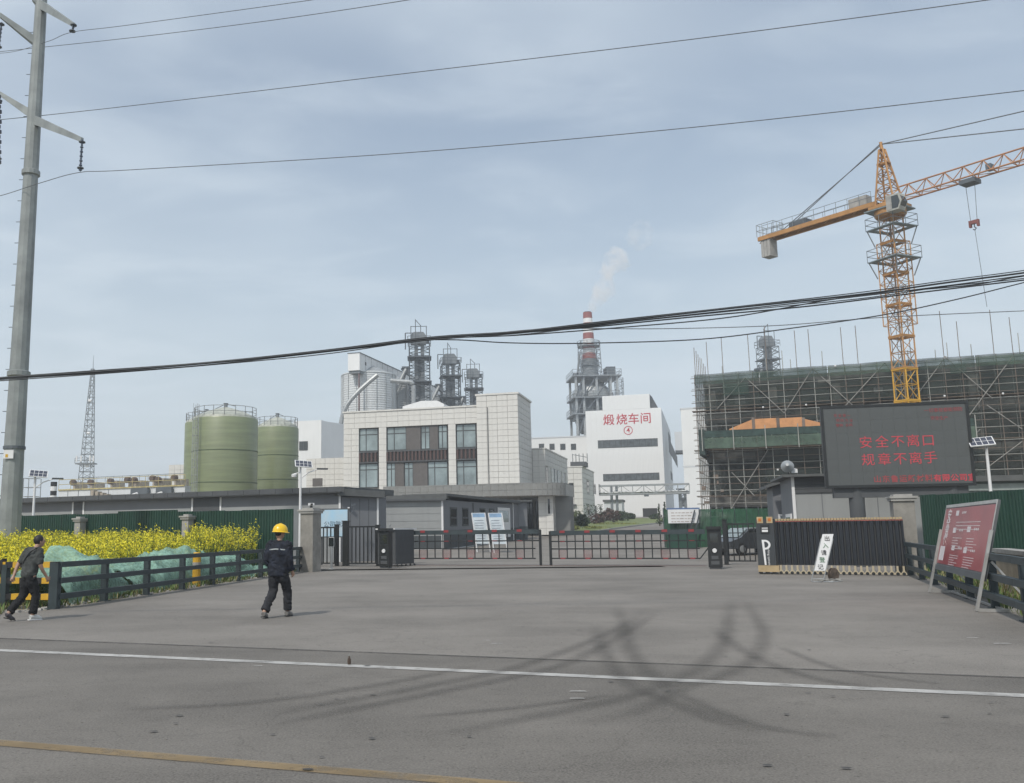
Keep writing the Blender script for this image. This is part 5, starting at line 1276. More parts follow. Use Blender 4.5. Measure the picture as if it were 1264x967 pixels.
# white link building with four square windows
F = FP(735, 212, -17); z_0 = F.o.z; xl = F.hx(655, 560); zt = F.hzz(700, 540) - z_0
t = thing('link_building', 'long white building behind the offices with four small square windows', 'industrial building', F)
MB().box(xl, 1, 0, 12, 0, zt).obj('wall', mWhite, t); MB().box(xl - .1, 1.1, -.12, 12.1, zt + .001, zt + .25).obj('coping', mWhite2, t)
for px in (668.5, 681.5, 694.8, 708): xa, xb, za, zb = F.rect(px - 3.2, 548, px + 3.2, 555.5); window(t, xa, xb, za - z_0, zb - z_0, -.05, (.5,), (), .18, mDarkGlass)
x0 = xl
csn = 13; w_ = (1 - xl) / csn; cs = MB().box(.02, w_ - .02, -.03, 0, .1, zt - .1).mesh('cladding_sheet', mWhite)
for i in range(csn): inst(cs, 'cladding_sheet', t, (xl + i * w_, 0, 0))
# building far right of workshop (px 848..)
F = FP(848, 178, -17); z_0 = F.o.z; xr2 = F.hx(905, 560); zt = F.hzz(850, 505) - z_0
t = thing('white_tower_block', 'tall plain white block between the workshop and the scaffolded building', 'industrial building', F)
MB().box(0, xr2, 0, 20, 0, zt).obj('wall', mWhite, t); z = F.hzz(855, 576) - z_0
MB().box(-.15, xr2 + .1, -.06, -.001, z - .1, z + .1).obj('ledge', mWhite2, t); MB().box(-.1, xr2, -.1, 20.1, zt + .001, zt + .25).obj('coping', mWhite2, t)
csn = 6; w_ = xr2 / csn; cs = MB().box(.02, w_ - .02, -.03, 0, .1, z - .2).mesh('cladding_sheet', mWhite); cs2 = MB().box(.02, w_ - .02, -.03, 0, z + .2, zt - .1).mesh('cladding_sheet', mWhite)
for i in range(csn): inst(cs, 'cladding_sheet', t, (i * w_, 0, 0)); inst(cs2, 'cladding_sheet', t, (i * w_, 0, 0))
# bridge between workshop and white block
F = FP(834, 215, -17); z_0 = F.o.z; xa, xb, za, zb = F.rect(833, 533, 850, 556); za -= z_0; zb -= z_0
t = thing('link_bridge', 'short white enclosed bridge high between the workshop and the white block', 'bridge', F)
MB().box(xa, xb, 0, 5, za, zb).obj('wall', mWhite2, t); MB().box(xa, xb, -.2, 5.2, za - .6, za - .002).obj('girder', mSteelD, t)
q = F.rect(843, 542, 848.5, 548); MB().box(q[0], q[1], -.05, -.001, q[2] - z_0, q[3] - z_0).obj('window', mDarkGlass, t)
# pipe rack truss
F = FP(742, 168, -17); z_0 = F.o.z; L = F.hx(851, 605); zt = F.hzz(800, 598.5) - z_0; zb = F.hzz(800, 609.5) - z_0
t = thing('pipe_bridge', 'pale steel truss pipe bridge crossing in front of the white workshop', 'pipe bridge', F)
for y in (0, 2.2):
    for z in (zt, zb): MB().box(0, L, y - .13, y + .13, z - .13, z + .13).obj('chord', mSteel, t)
n = 8
for i in range(n + 1): x = L * i / n; MB().box(x - .07, x + .07, -.06, .06, zb, zt).obj('upright', mSteel, t)
for i in range(n): x = L * i / n; x2 = L * (i + 1) / n; MB().bar((x, 0, zb if i % 2 else zt), (x2, 0, zt if i % 2 else zb), .10).obj('diagonal', mSteel, t)
for y in (.7, 1.1, 1.6): MB().tube((0, y, zb + .35), (L, y, zb + .35), .16, n=8).obj('pipe', mSteel, t)
for px in (754.5, 761): x = F.hx(px, 620); MB().tube((x, 1.1, 0), (x, 1.1, zt), .24, n=8).obj('column', mSteelM, t)
for px in (840, 846): x = F.hx(px, 620); MB().tube((x, 1.1, 0), (x, 1.1, zb), .24, n=8).obj('column', mSteelM, t)
x = F.hx(798, 612); MB().box(x - .4, x + .4, -.2, .3, zb - .5, zb - .14).obj('valve_box', mSteelD, t)
# stack of steelwork between workshop and white block
F = FP(841, 186, -17); t = thing('platform_tower', 'small grey steel platform stair beside the white block', 'steel tower', F)
mb = MB(); lattice(mb, (.8, 1, 0), (.8, 1, 5.6), .9, .9, 3, .12, 0, .6, zig=True); mb.obj('frame', mSteelM, t); MB().box(-.6, 2.4, 0, 2.4, 5.6, 5.8).obj('deck', mSteelD, t); MB().box(-.2, 1.6, .4, 1.6, 2.2, 4.0).obj('cabinet', mSteelD, t)

# ------------------------------------------------------------------ chimney with steel tower
Yc = 232; q = P(734, 640, Yc); F = Frame(q.x, Yc, 0); z_0 = F.o.z
def cz(py, px=733): return P(px, py, Yc).z - z_0
def cxx(px): return P(px, 500, Yc).x - F.o.x
t = thing('chimney', 'red and white banded chimney rising from a grey steel tower, smoking lightly', 'chimney', F)
cc = cxx(729.5)
bands = [(386, 393.5, 1), (393.5, 399, 0), (399, 405.5, 1), (405.5, 411.5, 0), (411.5, 419, 1), (419, 425.5, 0), (425.5, 431, 1), (431, 436.5, 0), (436.5, 444, 1), (444, 466, 2)]
def rr_(py): return 1.12 + max(0, (py - 386)) * .0085 + (max(0, py - 425) * .012)
for a, b, k in bands: MB().lathe([(rr_(b), cz(b)), (rr_(a), cz(a) - .02)], 24, (cc, 0, 0)).obj('band', (mTrim, mRedP, mSteelM)[k], t, smooth=True)
MB().lathe([(.9, cz(386)), (.95, cz(385.4))], 20, (cc, 0, 0)).obj('rim', mBlk, t)
mb = MB(); pl_ = []
for pyd, rad in ((428, 2.9), (452, 2.4)):
    MB().lathe([(rad, cz(pyd) - .1), (rad, cz(pyd) + .1)], 16, (cc, 0, 0)).obj('gallery', mSteelM, t)
    railing(mb, [(cc + rad * math.cos(2 * math.pi * k / 10), rad * math.sin(2 * math.pi * k / 10), cz(pyd)) for k in range(10)], 1.3, .05, True)
lattice(mb, (cc, 0, cz(466)), (cc, 0, cz(423)), 2.6, 2.3, 8, .10, 0, .55, zig=True)
mb.tube((cc - 3.4, -1, cz(466)), (cc - 2.6, -1, cz(438)), .28, n=6)
mb.obj('support_lattice', mSteelM, t, kind=None)
# decks
for pa, pb, pd in ((704, 763, 467), (704, 760, 493), (703, 742, 513)):
    MB().box(cxx(pa), cxx(pb), -5.5, 5.5, cz(pd) - .35, cz(pd)).obj('deck', mSteelM, t)
    mb = MB(); railing(mb, [(cxx(pa), 5, cz(pd)), (cxx(pa), -5.4, cz(pd)), (cxx(pb), -5.4, cz(pd)), (cxx(pb), 5, cz(pd))], 1.4, .05, step=1.6); mb.obj('railing', mSteelM, t)
MB().lathe([(4.6, cz(486)), (4.4, cz(481)), (1.8, cz(470)), (1.7, cz(466))], 20, (cxx(731), 0, 0)).obj('hood', mSteel, t, smooth=True)
MB().lathe([(5.1, cz(492)), (5.1, cz(486))], 20, (cxx(732), 0, 0)).obj('duct_ring', mSteel, t, smooth=True)
MB().box(cxx(709), cxx(744), -3.4, 3.4, cz(512), cz(495)).obj('filter_housing', mSteelM, t)
for px in (715, 723, 731, 739): MB().box(cxx(px) - .35, cxx(px) + .35, -3.6, -3.41, cz(511), cz(496)).obj('housing_stiffener', mSteelD, t)
for px in (708, 717, 733, 750, 758):
    for y in (-4.6, 4.6): MB().box(cxx(px) - .28, cxx(px) + .28, y - .28, y + .28, 0, cz(467) - .36).obj('column', mSteel, t)
for a, b, c, d in ((708, 492, 717, 468), (733, 468, 717, 492), (733, 492, 750, 470), (708, 513, 717, 494), (717, 513, 733, 494), (708, 544, 717, 515), (733, 544, 717, 515), (750, 513, 758, 494)):
    MB().bar((cxx(a), -4.9, cz(b)), (cxx(c), -4.9, cz(d)), .3).obj('brace', mSteelD, t)
MB().box(cxx(708), cxx(735), -3, 3, cz(519), cz(514)).obj('conveyor', mSteelM, t)
MB().prism([(cxx(711), cz(520)), (cxx(731), cz(520)), (cxx(725), cz(535)), (cxx(718), cz(535))], -2.5, 2.5).obj('hopper', mSteelD, t)
MB().box(cxx(748), cxx(759), -2.5, 2.0, cz(466), cz(455)).obj('tank_box', mat('slate_box', (.10, .115, .13), .6), t)
mb = MB(); lattice(mb, (cxx(762), -3, cz(500)), (cxx(762), -3, cz(470)), .9, .9, 7, .07, 0, .6); mb.obj('ladder_cage', mSteelM, t)
for px in (708, 712, 720): MB().box(cxx(px) - .6, cxx(px) + .6, -5, -3.5, cz(467), cz(464.3)).obj('fan_box', mSteelM, t)

# ------------------------------------------------------------------ storage tanks
def tank(pxc, wpx, pyt, Y, label, ladder=False, seams=()):
    q = P(pxc, 560, Y); F = Frame(q.x, Y, 0); r = wpx * .5 / FOC * Y; h = P(pxc, pyt, Y - r).z - F.o.z
    t = thing('storage_tank', label, 'storage tank', F, 'green storage tanks')
    MB().lathe([(r, 0), (r, h * .5), (r, h - .12), (r * .985, h)], 72).obj('shell', mTank, t, smooth=True)
    for f_ in seams: MB().lathe([(r + .004, h * f_ - .07), (r + .035, h * f_ - .04), (r + .035, h * f_ + .04), (r + .004, h * f_ + .07)], 72).obj('seam', mTankD, t)
    MB().lathe([(r * .97, h + .002), (r * .95, h + .25), (r * .55, h + .95), (r * .12, h + 1.45), (.02, h + 1.5)], 48).obj('dome', mTankTop, t, smooth=True)
    mb = MB(); railing(mb, [(r * .95 * math.cos(2 * math.pi * k / 18), r * .95 * math.sin(2 * math.pi * k / 18), h + .05) for k in range(18)], 1.25, .035, True, step=1.8); mb.obj('railing', mSteel, t)
    MB().lathe([(.22, h + 1.3), (.22, h + 1.9), (.32, h + 1.95)], 10).obj('vent', mSteelM, t)
    mb = MB(); mb.path([(-r * .8, -.5, h + .3), (0, 0, h + 1.9), (r * .3, -.2, h + 1.6)], .05); mb.obj('pipe', mSteelM, t)
    if ladder:
        a0 = R(232); c = Vector((r * math.cos(a0), r * math.sin(a0), 0)); d_ = c.normalized(); c = c + d_ * .35; s_ = Vector((-d_.y, d_.x, 0))
        mb = MB()
        for k in (-.28, .28): mb.tube(c + s_ * k + Vector((0, 0, .5)), c + s_ * k + Vector((0, 0, h + 1.4)), .035, n=5)
        z = .6
        while z < h + 1.2: mb.tube(c - s_ * .28 + Vector((0, 0, z)), c + s_ * .28 + Vector((0, 0, z)), .02, n=4); z += .4
        z = 2.4
        while z < h + 1.4:
            pts = [c + s_ * (.38 * math.cos(R(a))) + d_ * (.12 + .42 * math.sin(R(a))) + Vector((0, 0, z)) for a in range(0, 181, 30)]; mb.path(pts, .025, 4); z += .9
        for a in (20, 90, 160): v = s_ * (.38 * math.cos(R(a))) + d_ * (.12 + .42 * math.sin(R(a))); mb.tube(c + v + Vector((0, 0, 2.4)), c + v + Vector((0, 0, h + 1.5)), .02, n=4)
        mb.obj('caged_ladder', mSteel, t)
    return t
tank(277.5, 80, 513.5, 108, 'nearest and largest green fibreglass tank, with a caged ladder on its left', True, (.20, .45, .72))
tank(342, 52.5, 526, 120, 'right green fibreglass tank standing slightly behind the largest one', False, (.25, .50, .73))
tank(254, 52, 520, 126, 'green tank mostly hidden behind the left edge of the largest tank')
# white building with a window behind the tanks
F = FP(396, 150, -17); z_0 = F.o.z; xl = F.hx(362, 540); zt = F.hzz(380, 519.5) - z_0
t = thing('white_annex', 'white flat-roofed building between the green tanks and the office', 'industrial building', F)
MB().box(xl, 0, 0, 9, 0, zt).obj('wall', mWhite, t); xa, xb, za, zb = F.rect(369.5, 545, 380, 556); window(t, xa, xb, za - z_0, zb - z_0, -.05, (.5,), (), .1, mDarkGlass)
S = F.sub(0, 0, 60); 
F3 = Frame(F.o.x, F.o.y, 45); x3 = F3.hx(427, 560)
MBx = MB().add([(0, 0, 0), (0, 0, 0), (0, 0, 0)], []) 
t = thing('white_shed', 'pale grey-white gabled shed end left of the silo', 'industrial building', F3)
za = F3.hzz(396, 519.5) - F3.o.z; zb = F3.hzz(427, 524) - F3.o.z
MB().prism([(.05, 0), (x3, 0), (x3, zb), (.05, za)], .05, 8).obj('wall', mWhite2, t)
# grey block left of tank
F = FP(228, 140, -17); xl = F.hx(208, 590); zt = F.hzz(215, 574) - F.o.z
t = thing('beige_block', 'small beige block just left of the tallest green tank ladder', 'industrial building', F)
MB().box(xl, 0, .05, 6, 0, zt).obj('wall', mJoint, t); tiles(t, xl, 0, 3, zt, .05, 1.2, .8, gap=.05)

# ------------------------------------------------------------------ silos and elevator towers
gdir = Vector((9.65, 28, 0)).normalized(); S0 = Vector((-10.4, 172, 0))
zs_top = P(450, 465, 172).z
for k in range(5):
    c = S0 + gdir * (10.8 * k) + Vector((.5, 0, 0)); r = 5.1; F = Frame(c.x, c.y, 0); h = zs_top - F.o.z
    t = thing('grain_silo', 'white corrugated steel silo, %s in the row below the conveyor gallery' % ('nearest', 'second', 'third', 'fourth', 'farthest')[k], 'silo', F, 'white corrugated silos')
    prof = []; z = 0.0; 
    while z < h - .01: prof += [(r, z), (r + .05, z + .20), (r, z + .40)] if z > 8 else [(r, z)]; z += .42 if z > 8 else 1.0
    MB().lathe(prof, 40).obj('shell', mSilo, t, smooth=False)
    MB().lathe([(r + .12, h), (r * .2, h + 2.0), (.3, h + 2.1)], 40).obj('roof', mSteel, t)
    if k < 2:
        for j in range(9):
            a0 = R(185 + j * 21); MB().box(-.04, .04, -.04, .04, 8, h).obj('stiffener', mSteel, t, loc=((r + .09) * math.cos(a0), (r + .09) * math.sin(a0), 0)).rotation_euler = (0, 0, a0)
gp = P(444, 445, 165); gq = gp + gdir * 68; ga = math.degrees(math.atan2(gdir.y, gdir.x)); GFm = Frame(gp.x, gp.y, ga)
zt = P(444, 436, 165).z - GFm.o.z; zb = P(444, 457, 165).z - GFm.o.z
t = thing('conveyor_gallery', 'long pale enclosed conveyor gallery running over the silo tops', 'conveyor gallery', GFm)
MB().box(0, 68, 0, 2.3, zb, zt).obj('gallery_body', mWhite, t); MB().box(-.1, 68, -.1, 2.4, zt + .002, zt + .15).obj('roof', mSteelD, t)
MB().box(-.05, .0 - .002, -.0, 2.3, zb, zt).obj('end_wall', mWhite, t)
for k in range(1, 24): MB().box(k * 2.8, k * 2.8 + .08, -.03, -.001, zb, zt).obj('panel_joint', mGreyL, t)
for x in (2.5, 7.5, 16, 28, 42): MB().box(x, x + .55, -.04, -.0315, zb + 1.3, zb + 1.9).obj('window', mDarkGlass, t)
MB().box(.2, 12, .1, 2.2, zb - .5, zb - .003).obj('walkway', mSteelM, t)
mb = MB()
for x in (.4, 4.2): mb.tube((x, .3, 0), (x, .3, zb), .16, n=6); 
mb.obj('support_post', mat('red_steel', (.16, .10, .10), .7), t)
# curved pipe going down left
t = thing('dust_duct', 'curved grey duct sweeping down the side of the nearest silo', 'pipe', GFm)
pts = [GFm.loc(P(a, b, 163.5)) for a, b in ((466, 463), (455, 472), (442, 484), (432, 495), (425, 507), (421, 522), (420, 540))]
MB().path(crom(pts, 5), .42, 8).obj('pipe', mSteel, t, smooth=True)
pts = [GFm.loc(P(a, b, 166)) for a, b in ((482, 470), (498, 471.5), (506, 472), (510, 476), (510.5, 490), (510.5, 510))]
MB().path(crom(pts, 5), .42, 8).obj('pipe', mSteel, t, smooth=True)
# elevator towers
def elev():
    t = thing('elevator_tower', 'x', 'elevator tower', loc=(0, 0, 0), group='lattice elevator towers')
    H = 36.0
    for k in range(9):
        if k == 0:
            mb = MB(); lattice(mb, (0, 0, 0), (0, 0, 4), 1.95, 1.95, 3, .11, 0, .6, zig=2); me = mb.mesh('lattice_section', mSteelD)
        inst(me, 'lattice_section', t, (0, 0, k * 4))
    for s in (-.6, .6): MB().box(s - .35, s + .35, -.4, .4, 0, H).obj('elevator_leg', mSteelM, t)
    MB().lathe([(1.0, 0), (1.0, H * .93)], 12, (0, .9, 0)).obj('duct', mSteelM, t)
    for z in (12, 20, 28, 33): MB().box(-2.3, 2.3, -2.3, 2.3, z, z + .18).obj('platform', mSteelD, t)
    MB().box(-1.7, 1.3, -1.1, 1.1, H + .01, H + 1.7).prism([(-1.7, H + 1.7), (1.3, H + 1.7), (.8, H + 2.4), (-1.1, H + 2.4)], -1.0, 1.0).obj('head_housing', mSteelM, t); MB().box(1.31, 2.0, -.5, .5, H + .2, H + 1.1).obj('drive_motor', mSteelD, t)
    MB().box(-3.4, -1.8, -1.2, 1.2, 31.0, 31.3).obj('side_platform', mSteelD, t); MB().prism([(-3.6, 31), (-1.9, 31), (-1.9, 29.4)], -1, 1).obj('hopper', mSteelD, t)
    mb = MB()
    railing(mb, [(-2.2, -2.2, H), (2.2, -2.2, H), (2.2, 2.2, H), (-2.2, 2.2, H)], 1.3, .05, True)
    for x, y, h in ((-1.6, -1.5, 3.5), (1.4, -1.2, 3.6), (.3, 1.5, 4.4), (-.7, -1.9, 4.8)): mb.tube((x, y, H), (x, y, H + h), .08, n=5)
    mb.tube((-1.6, -1.5, H + 3.4), (1.4, -1.2, H + 3.5), .07, n=5); mb.tube((-.7, -1.9, H + 4.7), (.3, 1.5, H + 4.3), .07, n=5)
    mb.tube((-2.7, 0, H - 1), (-2.7, 0, H + 2.4), .12, n=5); mb.tube((-2.7, 0, H + 2.4), (-1.2, 0, H + 2.4), .1, n=5)
    mb.obj('top_frame', mSteelD, t)
    MB().tube((-2.6, -.9, 30.8), (-7.3, -1.6, 20.8), .34, n=8).obj('spout', mSteel, t); MB().tube((-2.6, .9, 30.8), (-6.4, .9, 20.8), .34, n=8).obj('spout', mSteel, t)
    return t
e0 = elev(); tops = []
for k, (px, pyt, Y, lb) in enumerate(((519, 400, 176, 'tallest dark lattice elevator tower, nearest to the conveyor gallery end'), (557.5, 428, 198, 'middle dark lattice elevator tower with two slanting spouts'), (586.5, 447, 217, 'farthest and lowest dark lattice elevator tower, right above the office tower'))):
    o = e0 if k == 0 else copy_tree(e0)
    q = P(px, 560, Y); g = gz(q.x, Y); top = P(px, pyt, Y).z
    o.location = (q.x, Y, g); o.scale = (1, 1, (top - g) / 40.3); o.rotation_euler = (0, 0, R((0, 4, -3)[k])); o['label'] = lb
    b = thing('tower_base', 'concrete base plinth under elevator tower', 'plinth', loc=(0, 0, 0)) if False else None

# ------------------------------------------------------------------ far left: process platform, mast, small structures
F = FP(228, 118, -24); z_0 = F.o.z
def frc(a, b, c, d, y=0): r = F.rect(a, b, c, d, y); return r[0], r[1], r[2] - z_0, r[3] - z_0
xl, xr2, zb, zt = frc(72, 601, 228, 625)
t = thing('process_platform', 'low white process building with yellow handrails, fans and pipes along its roof', 'industrial building', F)
MB().box(xl, xr2, 0, 6, 0, F.hzz(150, 602.5) - z_0).obj('wall', mWhite2, t)
zt = F.hzz(150, 602.5) - z_0
MB().box(xl, xr2, -.15, -.001, zt - .06, zt + .10).obj('edge_beam', mat('pale_yellow_paint', (.48, .40, .18), .6, .15), t)
mb = MB(); railing(mb, [(xl, 0, zt + .1), (xr2, 0, zt + .1)], 1.3, .04, step=2.0); mb.obj('railing', mat('pale_yellow_paint', (.48, .40, .18)), t)
mb = MB(); railing(mb, [(xl, 5.5, zt + .1), (xr2, 5.5, zt + .1)], 1.9, .04, step=1.5); mb.obj('rear_railing', mSteelM, t)
for px in (96, 117, 142, 164, 194, 221, 172, 200):
    x = F.hx(px, 592, 2); o = MB().lathe([(.30, 0), (.42, .1), (.42, .6), (.34, .75)], 14).obj('fan', mat('fan_brown', (.12, .085, .07), .7, .2), t, loc=(x, 1.5, zt + random.uniform(.9, 1.3))); o.rotation_euler = (R(90), 0, R(random.uniform(-20, 20)))
    MB().box(x - .6, x + .5, 1.8, 3.4, zt + .1, zt + random.uniform(.8, 1.2)).obj('machine', mat('machine_cream', (.36, .31, .25), .7, .15), t)
for a, b in ((165, 186), (196, 215)):
    xa, xb = F.hx(a, 605), F.hx(b, 605); MB().box(xa, xb, -.6, -.16, 0, zt - .13).obj('dark_bay', mSteelD, t)
    xm = F.hx((a + b) / 2, 605); MB().path([(xm - 1.2, -.9, zt - 1.1), (xm, -.9, zt - .8), (xm + .25, -.9, zt - 1.2), (xm + .25, -.9, 0)], .14).obj('white_pipe', mTrim, t)
for px in (84, 97, 112, 134): x = F.hx(px, 606); MB().box(x - .03, x + .03, -.05, -.001, 0, zt - .15).obj('panel_joint', mSteelM, t)
for k in range(4): z = zt - 2.2; x = F.hx(118, 606); MB().box(x + k * .8, x + k * .8 + .5, -.9, -.2, 0, zt - .2 - .2 * k).obj('cream_box', mat('machine_cream', (.4, .35, .28)), t)
# telecom mast
Y = 250; q = P(107, 640, Y); F = Frame(q.x, Y, 0); top = P(107, 446, Y).z - F.o.z
t = thing('telecom_mast', 'thin tapering lattice telecom mast on the far left', 'mast', F)
zp = P(103.5, 572, Y).z - F.o.z; n = 0
def mx_(z): return -1.0 + 2.0 * z / top * .9
secs = 9; zz = [top * .95 * i / secs for i in range(secs + 1)]
for i in range(secs):
    a, b = zz[i], zz[i + 1]; wa, wb = 1.75 * (1 - a / top) + .28, 1.75 * (1 - b / top) + .28
    mb = MB(); lattice(mb, (-.8 + .8 * a / top, 0, a), (-.8 + .8 * b / top, 0, b), wa, wb, 3, .10, 0, .7); mb.obj('mast_section', mSteelM, t)
MB().tube((0, 0, top * .9), (0, 0, top + 1.5), .10, .04).obj('antenna', mSteelD, t)
MB().box(-3.3, 1.7, -1.5, 1.5, zp - .3, zp).obj('platform', mSteelM, t); mb = MB(); railing(mb, [(-3.3, -1.5, zp), (1.7, -1.5, zp)], 1.3, .07); mb.obj('railing', mSteelM, t)
for x in (-3, -1.8, .6, 1.5): MB().box(x, x + .35, -1.7, -1.5, zp + .3, zp + 1.9).obj('antenna_panel', mTrim, t)
for z in (.35, .55, .75): MB().tube((-.6, -.8, top * z), (.2, -.8, top * z), .35, n=8).obj('dish', mTrim, t)
# scaffold ladder frame and striped marker far left
q = P(37.5, 640, 75); t = thing('ladder_frame', 'pale pipe frame rising behind the roof at far left', 'ladder', loc=(q.x, 75, gz(q.x, 75)))
h = P(37, 591, 75).z - gz(q.x, 75); mb = MB(); lattice(mb, (0, 0, 0), (0, 0, h), .5, .5, 8, .035, 0, .7, zig=False); mb.obj('frame', mSteel, t)
q = P(64.5, 640, 90); z0 = gz(q.x, 90); t = thing('striped_flue', 'tiny black and white striped flue behind the far-left roof', 'flue', loc=(q.x, 90, z0))
zt = P(64.5, 595, 90).z - z0
for k in range(9): MB().lathe([(.30, 0), (.30, .43)], 12, (0, 0, zt - (k + 1) * .44)).obj('band', (mBlk, mTrim)[k % 2], t)
MB().lathe([(.28, 0), (.28, zt - 9 * .44)], 12).obj('base', mTrim, t)
# ------------------------------------------------------------------ building under construction, wrapped in scaffolding
BF = FP(868, 90, -22); bz = BF.o.z
def bh(px, py, y=0): x, z = BF.hit(px, py, y); return x, z - bz
xR = bh(1264, 560)[0] + 9; H = bh(868, 463)[1]; HR = bh(1264, 436)[1]; H = (H + HR) / 2
lv = [0, bh(900, 613)[1], bh(900, 556)[1], bh(900, 507)[1], H - .35]
mCore = mat('raw_concrete', (.24, .235, .22), .95, .2, .8, stain=.4); mVoid = mat('interior_blockwork', (.12, .115, .105), .95, .3, 1.2)
t = thing('concrete_frame_building', 'unfinished concrete frame building wrapped in scaffolding behind the LED screen', 'building under construction', BF)
for k, z in enumerate(lv[1:]): MB().box(.6, xR, 1.6, 16, z - .35, z).obj('floor_slab', mCore, t); MB().box(.6, xR, 1.55, 1.95, z - 1.0 if k != 3 else z - .6, z - .352).obj('edge_beam', mCore, t)
nb = 6; xsb = [1.4 + i * (xR - 2) / nb for i in range(nb + 1)]
for x in xsb:
    for y in (1.9, 8, 15):
        for k in range(4): MB().box(x - .35, x + .35, y, y + .7, lv[k], lv[k + 1] - (1.002 if y < 2 else .352)).obj('column', mCore, t)
rr = random.Random(4)
for k in range(4):
    MB().box(.7, xR, 10.5, 10.7, lv[k] + .01, lv[k + 1] - .36).obj('inner_wall', mVoid, t)
    for i in range(nb):
        if rr.random() < .6: a = xsb[i] + .4; MB().box(a, a + rr.uniform(1.5, 3.6), 3.2, 3.4, lv[k] + .01, lv[k] + rr.uniform(1.2, 3.2)).obj('block_wall', mVoid if rr.random() < .6 else mCore, t)
MB().box(.65, .85, 2, 15.5, .01, H - .4).obj('end_wall', mVoid, t)
# orange tarpaulin-covered material stack on level 2
t = thing('orange_formwork', 'row of bright orange formwork panels sloping up on the scaffolded building, left of the screen', 'formwork', BF)
mOr = mat('orange_board', (.62, .30, .13), .8, .1, 2); bd = -.75
for a, b, c, d in ((900, 531, 929, 518), (932.5, 531, 959, 516), (963, 530.5, 991, 515), (994, 530, 1018, 516)):
    x0, z0 = bh(a, b, bd); x1, _ = bh(c, b, bd); _, z1 = bh(c, d, bd); zl = z0 + (z1 - z0) * (.1 if a == 900 else 1.0); zr_ = z1 if a != 994 else z0 + (z1 - z0) * .45
    MB().prism([(x0, z0), (x1, z0), (x1, zr_), (x0, zl)], bd, bd + .25).obj('panel', mOr, t)
for a in (930.5, 961, 992.5): x, z0 = bh(a, 531, bd - .02); _, z1 = bh(a, 515.5, bd - .02); MB().box(x - .13, x + .13, bd - .06, bd - .02, z0, z1).obj('rib', mRustP, t)
# scaffolding
t = thing('scaffolding', 'full-height tube scaffolding with dark green nets and long diagonal braces round the concrete building', 'scaffolding', BF)
rr = random.Random(11)
vp = MB().tube((0, 0, 0), (0, 0, H), .032, n=5).mesh('standard', mRustP); vp2 = MB().tube((0, 0, 0), (0, 0, H), .032, n=5).mesh('standard', mPaleP)
vt = {}
dx = 1.35; n = int(xR / dx)
for i in range(n + 1):
    x = i * dx; inst(vp if rr.random() < .5 else vp2, 'standard', t, (x, -.35, 0)); inst(vp2, 'standard', t, (x, .85, 0))
    e = rr.choice((3.6, 4.0, 4.3, 3.2)); q = round(e, 1)
    if q not in vt: vt[q] = MB().tube((0, 0, H), (0, 0, H + q), .032, n=5).mesh('standard', mRustP)
    if i % 3: inst(vt[q], 'standard', t, (x + rr.uniform(-.2, .2), -.35, 0), (rr.uniform(-.01, .01), rr.uniform(-.006, .006), 0))
    if rr.random() < .55: inst(MB().tube((0, 0, H), (0, 0, H + rr.uniform(.8, 2.0)), .035, n=4).mesh('standard', mPaleP), 'standard', t, (x + rr.uniform(.5, 1.4), .85, 0))
z = .95; k = 0
while z < H + .2:
    MB().tube((-.3, -.40, z), (xR + .5, -.40, z + rr.uniform(-.06, .06)), .024, n=4).obj('ledger', mPaleP if k % 2 else mRustP, t)
    if k % 2: MB().tube((-.5, .80, z), (xR + .5, .80, z), .03, n=4).obj('ledger', mRustP, t)
    if k % 2 == 0: MB().tube((-.05, -.4, z), (-.05, 14, z), .03, n=4).obj('ledger', mRustP, t)
    z += .62; k += 1
for y in (2, 4, 6, 8, 10, 12, 14): inst(vp, 'standard', t, (-.1, y, 0)); inst(vt[list(vt)[0]], 'standard', t, (-.1, y, 0))
# diagonal braces (pairs crossing)
def brace(a, b, c, d, r=.042, m=None):
    p, q = bh(a, b, -.5), bh(c, d, -.5); MB().tube((p[0], -.47, p[1]), (q[0], -.47, q[1]), r, n=5).obj('brace', m or mat('brace_tube', (.27, .26, .24), .7, .2), t)
for a in ((885, 505, 920, 466), (920, 466, 968, 510), (968, 510, 1003, 455), (1003, 455, 1052, 500), (1040, 505, 1092, 448), (1092, 448, 1110, 470), (1130, 490, 1168, 440), (1166, 440, 1225, 492), (1195, 515, 1250, 440),
          (903, 628, 948, 555), (903, 583, 932, 613), (960, 605, 985, 585), (1218, 500, 1262, 530), (1222, 575, 1262, 545), (1180, 560, 1210, 530)): brace(*a)
for x0 in (xR - 8, xR - 4): MB().tube((x0, -.47, 1), (x0 + 7, -.47, H - 1), .05, n=5).obj('brace', mPaleP, t)
# scaffold boards at each lift
for z in lv[1:4]: MB().box(-.4, xR, -.3, .8, z + .05, z + .11).obj('deck', mat('scaffold_board', (.16, .13, .10), .9, .2), t)
# nets
mNet = netmat('net_dark', (.038, .050, .043), .68); mNet2 = netmat('net_green', (.045, .085, .065), .50); mNet3 = netmat('net_pale', (.07, .12, .085), .55)
def netp(x0, x1, z0, z1, y, m, name='net', wav=.07):
    mb = MB(); nx = max(2, int((x1 - x0) / .6)); nz = max(2, int((z1 - z0) / .6)); vs = []
    for j in range(nz + 1):
        for i in range(nx + 1):
            x = x0 + (x1 - x0) * i / nx; z = z0 + (z1 - z0) * j / nz; vs.append((x, y + wav * noise.noise(Vector((x * .7, y, z * .6))), z + (wav * noise.noise(Vector((x * .9, 3, y))) if j in (0, nz) else 0)))
    mb.add(vs, [(j * (nx + 1) + i, j * (nx + 1) + i + 1, (j + 1) * (nx + 1) + i + 1, (j + 1) * (nx + 1) + i) for j in range(nz) for i in range(nx)])
    return mb.obj(name, m, t)
wn = xR / 6
